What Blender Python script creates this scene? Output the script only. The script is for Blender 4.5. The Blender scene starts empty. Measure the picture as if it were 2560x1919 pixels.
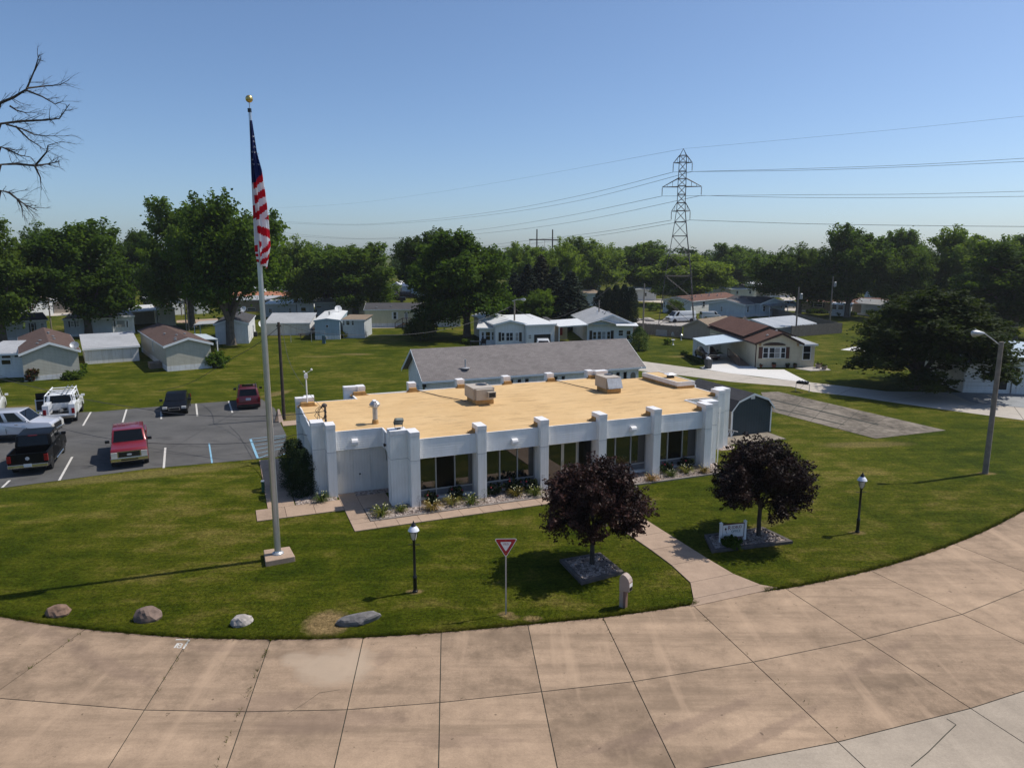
import bpy, bmesh, math, random
import numpy as np
from mathutils import Vector, Matrix

C = bpy.context.scene.collection
SC = bpy.context.scene
R = math.radians
rng = np.random.default_rng(7)
random.seed(7)

# ------------------------------------------------------------------ camera
CAM_H = 11.0
PITCH = R(10.4)
FPX = 1775.0                                    # focal length in pixels of the 2560 px wide photograph
cam_data = bpy.data.cameras.new('camera')
cam = bpy.data.objects.new('camera', cam_data)
C.objects.link(cam)
cam.location = (0, 0, CAM_H)
cam.rotation_euler = (R(90) - PITCH, 0, 0)
cam_data.sensor_width = 36.0
cam_data.lens = FPX / 2560 * 36.0
cam_data.clip_end = 6000
SC.camera = cam

# ------------------------------------------------------------------ sky, sun, exposure
SUN_EL, SUN_AZ = R(54.5), R(19.5)               # azimuth measured from +X towards +Y
world = bpy.data.worlds.new('World')
SC.world = world
world.use_nodes = True
wn = world.node_tree.nodes
bg = wn['Background']
sky = wn.new('ShaderNodeTexSky')
sky.sky_type = 'NISHITA'
sky.sun_disc = False
sky.sun_elevation = SUN_EL
sky.sun_rotation = R(90) - SUN_AZ
sky.air_density = 1.0
sky.dust_density = 5.5
sky.ozone_density = 3.0
sky.altitude = 2000
tint = wn.new('ShaderNodeMix')                    # the camera's cool white balance, the same over the whole sky
tint.data_type = 'RGBA'
tint.blend_type = 'MULTIPLY'
tint.inputs[0].default_value = 1.0
tint.inputs[7].default_value = (0.88, 0.975, 1.05, 1)
world.node_tree.links.new(sky.outputs[0], tint.inputs[6])
world.node_tree.links.new(tint.outputs[2], bg.inputs['Color'])
bg.inputs['Strength'].default_value = 0.122
sun_data = bpy.data.lights.new('sun', 'SUN')
sun_data.energy = 4.4
sun_data.angle = R(0.53)
sun_data.color = (1.0, 0.945, 0.86)
sun = bpy.data.objects.new('sun', sun_data)
C.objects.link(sun)
sdir = Vector((math.cos(SUN_EL) * math.cos(SUN_AZ), math.cos(SUN_EL) * math.sin(SUN_AZ), math.sin(SUN_EL)))
sun.rotation_euler = (-sdir).to_track_quat('-Z', 'Y').to_euler()
sun.location = (60, 30, 80)
SC.view_settings.view_transform = 'Standard'
SC.view_settings.look = 'None'
SC.view_settings.exposure = 0.06
SC.view_settings.gamma = 1.0
SC.view_settings.use_curve_mapping = False
SC.render.engine = 'CYCLES'
SC.cycles.max_bounces = 6
SC.cycles.diffuse_bounces = 3
SC.cycles.glossy_bounces = 3
SC.cycles.transmission_bounces = 4
SC.cycles.transparent_max_bounces = 4

# ------------------------------------------------------------------ measuring the photograph
def ray(x, y):
    u = (x - 1280.0) / FPX
    v = -(y - 959.5) / FPX
    c, s = math.cos(PITCH), math.sin(PITCH)
    return (u, c + v * s, -s + v * c)

def G(x, y, z=0.0):
    """point of the horizontal plane at height z that the photograph shows at pixel x, y"""
    r = ray(x, y)
    t = (z - CAM_H) / r[2]
    return Vector((r[0] * t, r[1] * t, z))

def at(x, y, Y):
    r = ray(x, y)
    t = Y / r[1]
    return Vector((r[0] * t, Y, CAM_H + r[2] * t))

def hgt(base, x, y):
    """height above the ground of the point over base that shows at pixel x, y"""
    r = ray(x, y)
    t = math.hypot(base[0], base[1]) / math.hypot(r[0], r[1])
    return CAM_H + r[2] * t

K = 2560 / 2212
def D(x, y, z=0.0):
    return G(x * K, y * K, z)

# ------------------------------------------------------------------ building meshes
class MB:
    def __init__(s):
        s.v, s.f = [], []
    def add(s, vs, fs):
        n = len(s.v)
        s.v += [tuple(p) for p in vs]
        s.f += [tuple(i + n for i in f) for f in fs]
        return s
    def box(s, x0, x1, y0, y1, z0, z1):
        return s.add([(x0, y0, z0), (x1, y0, z0), (x1, y1, z0), (x0, y1, z0), (x0, y0, z1), (x1, y0, z1), (x1, y1, z1), (x0, y1, z1)],
                     [(0, 3, 2, 1), (4, 5, 6, 7), (0, 1, 5, 4), (1, 2, 6, 5), (2, 3, 7, 6), (3, 0, 4, 7)])
    def obox(s, c, size, rot=None):
        m = MB().box(-size[0] / 2, size[0] / 2, -size[1] / 2, size[1] / 2, -size[2] / 2, size[2] / 2)
        M4 = Matrix.Translation(Vector(c)) @ (rot.to_4x4() if rot is not None else Matrix.Identity(4))
        return s.add([M4 @ Vector(p) for p in m.v], m.f)
    def poly(s, pts):
        return s.add(pts, [tuple(range(len(pts)))])
    def prism(s, pts, z0, z1):
        n = len(pts)
        v = [(p[0], p[1], z0) for p in pts] + [(p[0], p[1], z1) for p in pts]
        f = [tuple(range(n - 1, -1, -1)), tuple(range(n, 2 * n))] + [(i, (i + 1) % n, n + (i + 1) % n, n + i) for i in range(n)]
        return s.add(v, f)
    def slab(s, quad, t):
        """thick sheet: polygon in space given by its top points, thickness t downwards"""
        n = len(quad)
        v = [tuple(p) for p in quad] + [(p[0], p[1], p[2] - t) for p in quad]
        f = [tuple(range(n)), tuple(range(2 * n - 1, n - 1, -1))] + [(i, n + i, n + (i + 1) % n, (i + 1) % n) for i in range(n)]
        return s.add(v, f)
    def ext(s, prof, y0, y1, fy=None):
        """profile in x, z extruded along y; fy(z) scales y"""
        n = len(prof)
        fy = fy or (lambda x, z: 1.0)
        v = [(x, y0 * fy(x, z), z) for x, z in prof] + [(x, y1 * fy(x, z), z) for x, z in prof]
        f = [tuple(range(n)), tuple(range(2 * n - 1, n - 1, -1))] + [(i, n + i, n + (i + 1) % n, (i + 1) % n) for i in range(n)]
        return s.add(v, f)
    def path(s, pts, rad, n=8, cap=True):
        pts = [Vector(p) for p in pts]
        rad = [rad] * len(pts) if not hasattr(rad, '__len__') else rad
        rings, up = [], None
        for i, p in enumerate(pts):
            d = (pts[min(i + 1, len(pts) - 1)] - pts[max(i - 1, 0)])
            d = d.normalized() if d.length > 1e-9 else Vector((0, 0, 1))
            if up is None:
                up = Vector((0, 0, 1)) if abs(d.z) < 0.9 else Vector((1, 0, 0))
            a = d.cross(up)
            if a.length < 1e-4:
                a = d.orthogonal()
            a.normalize()
            b = a.cross(d).normalized()
            up = b
            rings.append([p + (a * math.cos(2 * math.pi * k / n) + b * math.sin(2 * math.pi * k / n)) * rad[i] for k in range(n)])
        v = [q for r in rings for q in r]
        f = []
        for i in range(len(rings) - 1):
            for k in range(n):
                k2 = (k + 1) % n
                f.append((i * n + k, i * n + k2, (i + 1) * n + k2, (i + 1) * n + k))
        if cap:
            f.append(tuple(range(n - 1, -1, -1)))
            f.append(tuple((len(rings) - 1) * n + k for k in range(n)))
        return s.add(v, f)
    def tube(s, a, b, r0, r1=None, n=8):
        return s.path([a, b], [r0, r0 if r1 is None else r1], n)
    def lathe(s, prof, n=16, c=(0, 0, 0), axis='z'):
        v, f = [], []
        for r, z in prof:
            for k in range(n):
                a = 2 * math.pi * k / n
                p = (r * math.cos(a), r * math.sin(a), z)
                if axis == 'y':
                    p = (p[0], p[2], p[1])
                if axis == 'x':
                    p = (p[2], p[0], p[1])
                v.append((p[0] + c[0], p[1] + c[1], p[2] + c[2]))
        m = len(prof)
        for i in range(m - 1):
            for k in range(n):
                f.append((i * n + k, i * n + (k + 1) % n, (i + 1) * n + (k + 1) % n, (i + 1) * n + k))
        f.append(tuple(range(n - 1, -1, -1)))
        f.append(tuple((m - 1) * n + k for k in range(n)))
        return s.add(v, f)
    def rock(s, c, r, seed, sub=2, amp=0.25, sq=(1, 1, 1)):
        bm = bmesh.new()
        bmesh.ops.create_icosphere(bm, subdivisions=sub, radius=1)
        rr = random.Random(seed)
        w = [(Vector((rr.uniform(-1, 1), rr.uniform(-1, 1), rr.uniform(-1, 1))).normalized(), rr.uniform(.45, .95)) for _ in range(9)]
        for v in bm.verts:
            d = v.co.normalized()
            k = 1.0
            for n_, h in w:
                q = d.dot(n_)
                if q > 0:
                    k = min(k, h / q + amp * .5)
            k *= 1 + amp * .25 * math.sin(7 * d.x + seed) * math.sin(6 * d.y + 2 * seed) * math.cos(5 * d.z)
            v.co = d * k
        bm.verts.index_update()
        vs = [(c[0] + v.co.x * r * sq[0], c[1] + v.co.y * r * sq[1], c[2] + v.co.z * r * sq[2]) for v in bm.verts]
        fs = [tuple(v.index for v in f.verts) for f in bm.faces]
        bm.free()
        return s.add(vs, fs)
    def mesh(s, name, mat=None, smooth=False, bevel=0.0):
        me = bpy.data.meshes.new(name)
        me.from_pydata(s.v, [], s.f)
        if bevel > 0:
            bm = bmesh.new()
            bm.from_mesh(me)
            bmesh.ops.recalc_face_normals(bm, faces=bm.faces)
            ed = [e for e in bm.edges if len(e.link_faces) == 2 and e.calc_face_angle(0) > 0.5]
            bmesh.ops.bevel(bm, geom=ed, offset=bevel, segments=2, affect='EDGES', profile=0.5)
            bm.to_mesh(me)
            bm.free()
        if mat:
            me.materials.append(mat)
        if smooth:
            me.polygons.foreach_set('use_smooth', [True] * len(me.polygons))
            try:
                me.set_sharp_from_angle(angle=R(38))
            except Exception:
                pass
        me.update()
        return me
    def build(s, name, mat, parent=None, smooth=False, loc=None, rotz=0.0, kind=None, bevel=0.0):
        return link(name, s.mesh(name, mat, smooth, bevel), parent, loc, rotz, kind)

def link(name, me, parent=None, loc=None, rotz=0.0, kind=None):
    o = bpy.data.objects.new(name, me)
    C.objects.link(o)
    if parent:
        o.parent = parent
    if loc is not None:
        o.location = loc
    if rotz:
        o.rotation_euler = (0, 0, rotz)
    if kind:
        o['kind'] = kind
    return o

def tag(o, label=None, cat=None, group=None, kind=None):
    if label: o['label'] = label
    if cat: o['category'] = cat
    if group: o['group'] = group
    if kind: o['kind'] = kind
    return o

def thing(name, label, cat, loc=(0, 0, 0), rotz=0.0, group=None):
    o = bpy.data.objects.new(name, None)
    C.objects.link(o)
    o.location = loc
    o.rotation_euler = (0, 0, rotz)
    o.empty_display_size = 0.2
    return tag(o, label, cat, group)

def copy_tree(o, parent=None):
    c = o.copy()
    C.objects.link(c)
    if parent is not None:
        c.parent = parent
    for ch in [x for x in KIDS.get(o.name, [])] or list(o.children):
        copy_tree(ch, c)
    return c
KIDS = {}

def qmesh(name, V, F, mat, smooth=False):
    """mesh from numpy arrays; F is (n, 3) or (n, 4)"""
    me = bpy.data.meshes.new(name)
    n, k = F.shape
    me.vertices.add(len(V))
    me.vertices.foreach_set('co', np.ascontiguousarray(V, dtype=np.float32).ravel())
    me.loops.add(n * k)
    me.loops.foreach_set('vertex_index', np.ascontiguousarray(F, dtype=np.int32).ravel())
    me.polygons.add(n)
    me.polygons.foreach_set('loop_start', np.arange(0, n * k, k, dtype=np.int32))
    if smooth:
        me.polygons.foreach_set('use_smooth', np.ones(n, dtype=bool))
    me.update(calc_edges=True)
    if mat:
        me.materials.append(mat)
    return me

# ------------------------------------------------------------------ materials
def lin(r, g, b):
    f = lambda c: (c / 255 / 12.92) if c / 255 <= 0.04045 else ((c / 255 + 0.055) / 1.055) ** 2.4
    return (f(r), f(g), f(b))

class N:
    """small helper round a material's node tree"""
    def __init__(s, name):
        s.m = bpy.data.materials.new(name)
        s.m.use_nodes = True
        s.t = s.m.node_tree
        s.b = s.t.nodes['Principled BSDF']
    def n(s, kind, **kw):
        x = s.t.nodes.new(kind)
        for k, v in kw.items():
            setattr(x, k, v)
        return x
    def l(s, a, b):
        s.t.links.new(a, b)
    def coord(s, which='Object'):
        if which == 'World':
            return s.n('ShaderNodeNewGeometry').outputs['Position']
        return s.n('ShaderNodeTexCoord').outputs[which]
    def mapped(s, co, scale=(1, 1, 1), rot=(0, 0, 0)):
        mp = s.n('ShaderNodeMapping')
        s.l(co, mp.inputs['Vector'])
        mp.inputs['Scale'].default_value = scale
        mp.inputs['Rotation'].default_value = rot
        return mp.outputs[0]
    def noise(s, co, scale, detail=4, rough=0.55, dist=0.0):
        x = s.n('ShaderNodeTexNoise')
        s.l(co, x.inputs['Vector'])
        x.inputs['Scale'].default_value = scale
        x.inputs['Detail'].default_value = detail
        x.inputs['Roughness'].default_value = rough
        x.inputs['Distortion'].default_value = dist
        return x.outputs['Fac']
    def ramp(s, fac, stops):
        x = s.n('ShaderNodeValToRGB')
        s.l(fac, x.inputs['Fac'])
        e = x.color_ramp.elements
        while len(e) < len(stops):
            e.new(0.5)
        for q, (p, c) in zip(e, stops):
            q.position = p
            q.color = (*c, 1) if hasattr(c, '__len__') else (c, c, c, 1)
        return x.outputs['Color']
    def mix(s, fac, a, b, mode='MIX'):
        x = s.n('ShaderNodeMix', data_type='RGBA', blend_type=mode)
        for val, i in ((fac, 0), (a, 6), (b, 7)):
            if hasattr(val, 'is_linked') or isinstance(val, bpy.types.NodeSocket):
                s.l(val, x.inputs[i])
            elif i == 0:
                x.inputs[0].default_value = val
            else:
                x.inputs[i].default_value = (*val, 1)
        return x.outputs[2]
    def math(s, op, a, b=0.0, clamp=False):
        x = s.n('ShaderNodeMath', operation=op, use_clamp=clamp)
        for i, val in enumerate((a, b)):
            if isinstance(val, bpy.types.NodeSocket):
                s.l(val, x.inputs[i])
            else:
                x.inputs[i].default_value = val
        return x.outputs[0]
    def bump(s, h, strength=0.3, dist=0.02):
        x = s.n('ShaderNodeBump')
        s.l(h, x.inputs['Height'])
        x.inputs['Strength'].default_value = strength
        x.inputs['Distance'].default_value = dist
        s.l(x.outputs[0], s.b.inputs['Normal'])
    def done(s, col=None, rough=None, metal=None, spec=None):
        for val, nm in ((col, 'Base Color'), (rough, 'Roughness'), (metal, 'Metallic'), (spec, 'Specular IOR Level')):
            if val is None:
                continue
            if isinstance(val, bpy.types.NodeSocket):
                s.l(val, s.b.inputs[nm])
            elif nm == 'Base Color':
                s.b.inputs[nm].default_value = (*val, 1)
            else:
                s.b.inputs[nm].default_value = val
        return s.m

def paint(name, col, rough=0.55, var=0.12, scale=1.5, metal=0.0, spec=0.4, dirt=0.0, bump=0.0, bscale=30):
    k = N(name)
    co = k.coord('Object')
    f = k.noise(co, scale, 5, 0.6)
    lo = tuple(c * (1 - var) for c in col)
    hi = tuple(min(1, c * (1 + var)) for c in col)
    out = k.ramp(f, [(0.3, lo), (0.7, hi)])
    if dirt:
        st = k.noise(k.mapped(co, (3, 3, 0.35)), 2.2, 6, 0.65)
        out = k.mix(k.math('MULTIPLY', k.ramp(st, [(0.5, 0.0), (0.75, 1.0)]), dirt), out, tuple(c * .45 for c in col))
    if bump:
        k.bump(k.noise(co, bscale, 4), bump)
    return k.done(out, rough, metal, spec)

def siding(name, col, pitch=0.1, axis='z', depth=0.5, rough=0.5, var=0.06, dirt=0.15):
    """painted lap siding or grooved panel: fine relief every pitch metres"""
    k = N(name)
    co = k.coord('Object')
    sp = k.n('ShaderNodeSeparateXYZ')
    k.l(co, sp.inputs[0])
    if axis == 'z':
        c = sp.outputs['Z']
    elif axis == 'xy':
        c = k.math('ADD', sp.outputs['X'], sp.outputs['Y'])
    else:
        c = sp.outputs[axis.upper()]
    fr = k.math('FRACT', k.math('DIVIDE', c, pitch))
    if axis == 'z':
        h = k.math('SUBTRACT', 1.0, fr)
    else:
        h = k.math('MULTIPLY', k.math('SUBTRACT', 1.0, k.math('ABSOLUTE', k.math('SUBTRACT', k.math('MULTIPLY', fr, 2.0), 1.0))), 7.0, True)
    f = k.noise(co, 1.2, 5, 0.6)
    out = k.ramp(f, [(0.3, tuple(c * (1 - var) for c in col)), (0.7, tuple(min(1, c * (1 + var)) for c in col))])
    line = k.ramp(h, [(0.0, 0.50), (0.16, 1.0)])
    out = k.mix(1.0, out, line, 'MULTIPLY')
    if dirt:
        st = k.noise(k.mapped(co, (2.5, 2.5, 0.22)), 2.2, 6, 0.7)
        out = k.mix(k.math('MULTIPLY', k.ramp(st, [(0.46, 0.0), (0.70, 1.0)]), min(1.0, dirt * 1.9)), out, (col[0] * .58, col[1] * .54, col[2] * .47))
    k.bump(h, depth, 0.012)
    return k.done(out, rough, 0, 0.35)

def shingle(name, col, var=0.25, slope='y', course=0.14, tab=0.3):
    k = N(name)
    co = k.coord('Object')
    mp = k.mapped(co, (1, 1, 1))
    br = k.n('ShaderNodeTexBrick')
    k.l(mp, br.inputs['Vector'])
    br.inputs['Scale'].default_value = 1.0
    br.inputs['Brick Width'].default_value = tab
    br.inputs['Row Height'].default_value = course
    br.inputs['Mortar Size'].default_value = 0.008
    br.inputs['Color1'].default_value = (*[c * (1 - var) for c in col], 1)
    br.inputs['Color2'].default_value = (*[c * (1 + var) for c in col], 1)
    br.inputs['Mortar'].default_value = (*[c * .5 for c in col], 1)
    f = k.noise(co, 0.35, 5, 0.65)
    out = k.mix(0.55, br.outputs['Color'], k.ramp(f, [(0.3, tuple(c * .72 for c in col)), (0.7, tuple(c * 1.22 for c in col))]))
    fine = k.noise(co, 14, 3, 0.7)
    out = k.mix(1.0, out, k.ramp(fine, [(0.25, 0.72), (0.75, 1.2)]), 'MULTIPLY')
    k.bump(br.outputs['Fac'], -0.25, 0.01)
    return k.done(out, 0.92, 0, 0.15)

def glass(name, tint=(0.012, 0.014, 0.015), ior=1.75, rough=0.04):
    k = N(name)
    k.b.inputs['IOR'].default_value = ior
    return k.done(tint, rough, 0, 0.5)

def leafmat(name, c1, c2, c3=None, trans=0.3, nscale=0.5, rough=0.7):
    """leaves: two or three greens in patches, lit through from behind"""
    k = N(name)
    co = k.coord('Object')
    f = k.noise(co, nscale, 3, 0.6)
    f2 = k.noise(co, nscale * 9, 2, 0.6)
    oi = k.n('ShaderNodeObjectInfo')
    f = k.math('ADD', k.math('MULTIPLY', f, 0.6), k.math('MULTIPLY', f2, 0.4))
    f = k.math('ADD', f, k.math('MULTIPLY', k.math('SUBTRACT', oi.outputs['Random'], 0.5), 0.26))
    out = k.ramp(f, [(0.33, c1), (0.52, c2), (0.68, c3 or c2)])
    k.done(out, rough, 0, 0.10)
    tr = k.n('ShaderNodeBsdfTranslucent')
    k.l(k.mix(1.0, out, (1.25, 1.2, 0.6), 'MULTIPLY'), tr.inputs['Color'])
    ms = k.n('ShaderNodeMixShader')
    ms.inputs[0].default_value = trans
    k.l(k.b.outputs[0], ms.inputs[1])
    k.l(tr.outputs[0], ms.inputs[2])
    k.l(ms.outputs[0], k.t.nodes['Material Output'].inputs['Surface'])
    return k.m

WHITE = paint('white_paint', (0.74, 0.745, 0.75), 0.5, 0.05, 2, dirt=0.12)
WHITE2 = paint('old_white_paint', (0.66, 0.66, 0.65), 0.55, 0.08, 1.2, dirt=0.3)
CAP = paint('white_metal_cap', (0.78, 0.76, 0.75), 0.4, 0.08, 3, dirt=0.25)
SIDE_H = siding('white_lap_siding', (0.74, 0.755, 0.77), 0.145, 'z', 0.6)
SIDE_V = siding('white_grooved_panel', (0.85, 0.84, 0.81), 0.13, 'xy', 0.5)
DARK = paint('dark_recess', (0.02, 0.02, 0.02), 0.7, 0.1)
BLACK = paint('black_paint', (0.012, 0.012, 0.013), 0.35, 0.1)
GREYMET = paint('grey_metal', (0.33, 0.34, 0.35), 0.42, 0.1, 4, metal=0.6)
ALU = paint('brushed_aluminium', (0.52, 0.53, 0.55), 0.3, 0.06, 6, metal=0.85)
GALV = paint('galvanised_metal', (0.42, 0.43, 0.44), 0.45, 0.18, 5, metal=0.5, dirt=0.2)
WOODPOLE = paint('weathered_pole_wood', (0.20, 0.17, 0.14), 0.85, 0.25, 3, bump=0.4)
DARKPOLE = paint('creosoted_pole_wood', (0.055, 0.04, 0.03), 0.85, 0.25, 3, bump=0.4)
GLASS = glass('dark_window_glass', (0.010, 0.012, 0.012), 2.1, 0.015)
PANE = glass('house_window_glass', (0.03, 0.035, 0.04), 1.6, 0.06)
# ================================================================== the ground
BO = Vector((-4.393, 29.717, 0))                # front left pier of the office building
BA = 0.3815                                     # its long front runs this far off the X axis
def U(u, v, z=0.0):
    return Vector((BO.x + u * math.cos(BA) - v * math.sin(BA), BO.y + u * math.sin(BA) + v * math.cos(BA), z))

def grass_mat(name, blades=False):
    k = N(name)
    co = k.coord('World')
    a = k.noise(co, 0.09, 4, 0.6)
    b = k.noise(co, 0.55, 5, 0.65, 0.4)
    c = k.noise(co, 5.0, 4, 0.7)
    st = k.noise(k.mapped(co, (0.16, 1.3, 1), (0, 0, R(-22))), 1.0, 3, 0.6)     # mower passes run along the building
    f = k.math('ADD', k.math('ADD', k.math('MULTIPLY', a, 0.30), k.math('MULTIPLY', b, 0.34)),
               k.math('ADD', k.math('MULTIPLY', c, 0.14), k.math('MULTIPLY', st, 0.22)))
    sx = k.n('ShaderNodeSeparateXYZ')
    k.l(k.mapped(co, (1, 1, 1), (0, 0, R(-34))), sx.inputs[0])
    band = k.math('SINE', k.math('MULTIPLY', sx.outputs['Y'], 4.4))                 # alternate mower passes
    f = k.math('ADD', f, k.math('MULTIPLY', band, 0.009))
    col = k.ramp(f, [(0.36, (0.020, 0.034, 0.002)), (0.45, (0.040, 0.055, 0.003)), (0.52, (0.070, 0.079, 0.006)), (0.60, (0.145, 0.120, 0.028))])
    # worn and dry places with a shape of their own
    def spot(p, rx, ry, ang, amount, tint):
        nonlocal col
        mp = k.n('ShaderNodeMapping', vector_type='TEXTURE')
        k.l(co, mp.inputs['Vector'])
        mp.inputs['Location'].default_value = (p[0], p[1], 0)
        mp.inputs['Rotation'].default_value = (0, 0, ang)
        mp.inputs['Scale'].default_value = (rx, ry, 50)
        ln = k.n('ShaderNodeVectorMath', operation='LENGTH')
        k.l(mp.outputs[0], ln.inputs[0])
        d = k.math('ADD', ln.outputs['Value'], k.math('MULTIPLY', k.math('SUBTRACT', k.math('ADD', k.math('MULTIPLY', b, .5), k.math('MULTIPLY', c, .5)), 0.5), 1.6))
        m = k.ramp(d, [(0.55, amount), (1.0, 0.0)])
        col = k.mix(m, col, tint)
    dry = (0.235, 0.165, 0.075)
    for px, rx, ry, ang, am in [((708, 1345), .85, .95, 0.2, 1.0), ((1105, 1333), .3, .2, 0, .6), ((1150, 1337), .35, .25, 0, .8), ((897, 1277), .35, .22, 0, .8),
                                ((1852, 1150), .4, .25, 0, .6), ((2128, 1022), .6, .3, 0, .6), ((1093, 1326), .3, .2, 0, .8), ((628, 900), 1.0, 1.6, 0.4, .55),
                                ((598, 850), 2.2, .8, 1.2, .55), ((60, 880), 3.5, 1.2, .2, .45), ((1870, 960), 3.2, .8, .1, .4), ((770, 765), 2.5, .8, .0, .5),
                                ((690, 770), 2.5, .8, .0, .3), ((1480, 770), 2.5, 1.0, .0, .35), ((1660, 1130), 2, .4, .6, .25)]:
        g = D(*px)
        spot(g, rx, ry, ang, am, dry)
    e0, e1 = D(20, 1055), D(560, 1000)                                              # worn strip beside the parking lot
    mid = (e0 + e1) / 2
    spot(mid, (e1 - e0).length * .56, 0.8, math.atan2(e1.y - e0.y, e1.x - e0.x), .5, (0.19, 0.145, 0.055))
    if blades:                                            # thin blades scatter light like the turf they stand in
        nz_ = k.n('ShaderNodeCombineXYZ')
        nz_.inputs[2].default_value = 1.0
        k.l(nz_.outputs[0], k.b.inputs['Normal'])
    else:
        k.bump(k.noise(co, 22, 3, 0.8), 0.9, 0.05)
    col = k.mix(1.0, col, k.ramp(k.noise(co, 9, 5, 0.85), [(0.34, 0.38), (0.66, 1.65)]), 'MULTIPLY')
    col = k.mix(1.0, col, k.ramp(k.noise(k.mapped(co, (1, 2.2, 1), (0, 0, R(-20))), 2.2, 4, 0.7), [(0.3, 0.72), (0.7, 1.25)]), 'MULTIPLY')
    k.done(col, 0.9, 0, 0.04)
    return k.m
GRASS = grass_mat('lawn_grass')
BLADE = grass_mat('grass_blades', True)

gm = MB()
gm.poly([(-2500, -200, 0), (2500, -200, 0), (2500, 4500, 0), (-2500, 4500, 0)])
tag(gm.build('ground', GRASS), kind='structure')

# ---- concrete of the road in front
def concrete(name, col, var=0.1, stains=0.5, scale=1.0, spots=()):
    k = N(name)
    co = k.coord('World')
    a = k.noise(co, 0.22 * scale, 5, 0.6, 0.3)
    b = k.noise(co, 1.4 * scale, 6, 0.7)
    c = k.noise(co, 26, 3, 0.75)
    oi = k.n('ShaderNodeObjectInfo')
    f = k.math('ADD', k.math('MULTIPLY', a, 0.45), k.math('MULTIPLY', b, 0.45))
    f = k.math('ADD', f, k.math('MULTIPLY', oi.outputs['Random'], 0.10))
    out = k.ramp(f, [(0.34, tuple(x * (1 - var * 2.2) for x in col)), (0.5, col), (0.66, tuple(x * (1 + var * 1.6) for x in col))])
    out = k.mix(0.8, out, k.ramp(c, [(0.25, 0.78), (0.7, 1.14)]), 'MULTIPLY')
    sp = k.noise(co, 3.4, 2, 0.9)
    out = k.mix(k.math('MULTIPLY', k.ramp(sp, [(0.70, 0.0), (0.75, 1.0)]), stains), out, tuple(x * .42 for x in col))
    tr = k.noise(k.mapped(co, (0.10, 1.1, 1), (0, 0, R(12))), 1.1, 5, 0.7)            # faint tyre bands
    out = k.mix(k.math('MULTIPLY', k.ramp(tr, [(0.46, 0.0), (0.68, 1.0)]), stains * .7), out, tuple(x * .60 for x in col))
    lt = k.noise(k.mapped(co, (1.3, 0.12, 1), (0, 0, R(-14))), 0.9, 4, 0.6)
    out = k.mix(k.math('MULTIPLY', k.ramp(lt, [(0.56, 0.0), (0.7, 1.0)]), stains * .6), out, tuple(min(.8, x * 1.4) for x in col))
    for (p, rx, ry, ang, am, tint) in spots:
        mp = k.n('ShaderNodeMapping', vector_type='TEXTURE')
        k.l(co, mp.inputs['Vector'])
        mp.inputs['Location'].default_value = (p[0], p[1], 0)
        mp.inputs['Rotation'].default_value = (0, 0, ang)
        mp.inputs['Scale'].default_value = (rx, ry, 50)
        ln = k.n('ShaderNodeVectorMath', operation='LENGTH')
        k.l(mp.outputs[0], ln.inputs[0])
        d = k.math('ADD', ln.outputs['Value'], k.math('MULTIPLY', k.math('SUBTRACT', b, 0.5), 1.3))
        out = k.mix(k.ramp(d, [(0.55, am), (1.0, 0.0)]), out, tint)
    k.bump(c, 0.25, 0.01)
    return k.done(out, 0.88, 0, 0.15)
PALE, DIRTY = (0.40, 0.31, 0.225), (0.175, 0.12, 0.09)
SP = [(D(725, 1440), 1.25, 1.0, .2, .75, PALE), (D(640, 1425), .5, .5, 0, .6, PALE)]
for (x, y, rx, ry, an, am) in ((560, 1520, 1.6, .5, .2, .35), (700, 1560, 2.2, .5, .1, .4), (240, 1440, 2.2, .35, -.5, .35), (830, 1420, .7, .25, 1.3, .3), (1500, 1560, 2.6, .25, .5, .4), (1650, 1590, 2.6, .2, .55, .4), (1350, 1600, 2.0, .2, .4, .35), (1900, 1420, 2.2, .3, .6, .3), (100, 1370, 2.5, .3, -.45, .3), (480, 1400, 1.5, .25, -.1, .3), (1000, 1600, 1.6, .3, 0, .25)):
    SP.append((D(x, y), rx, ry, an, am, DIRTY))
ROADC = concrete('road_concrete', (0.312, 0.222, 0.150), 0.24, 1.0, 1.0, SP)
ROADW = concrete('pale_road_concrete', (0.36, 0.30, 0.235), 0.09, 0.35)
JOINT = paint('joint_filler', (0.035, 0.035, 0.025), 0.9, 0.4, 3)
WALKC = concrete('walk_concrete', (0.355, 0.258, 0.188), 0.10, 0.25, 2.0)
DRIVEC = concrete('drive_concrete', (0.44, 0.395, 0.34), 0.08, 0.2)
DRIVEN = concrete('new_drive_concrete', (0.60, 0.585, 0.56), 0.04, 0.08)
PADC = concrete('stained_pad_concrete', (0.205, 0.175, 0.14), 0.36, 0.9, 1.6)

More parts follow.
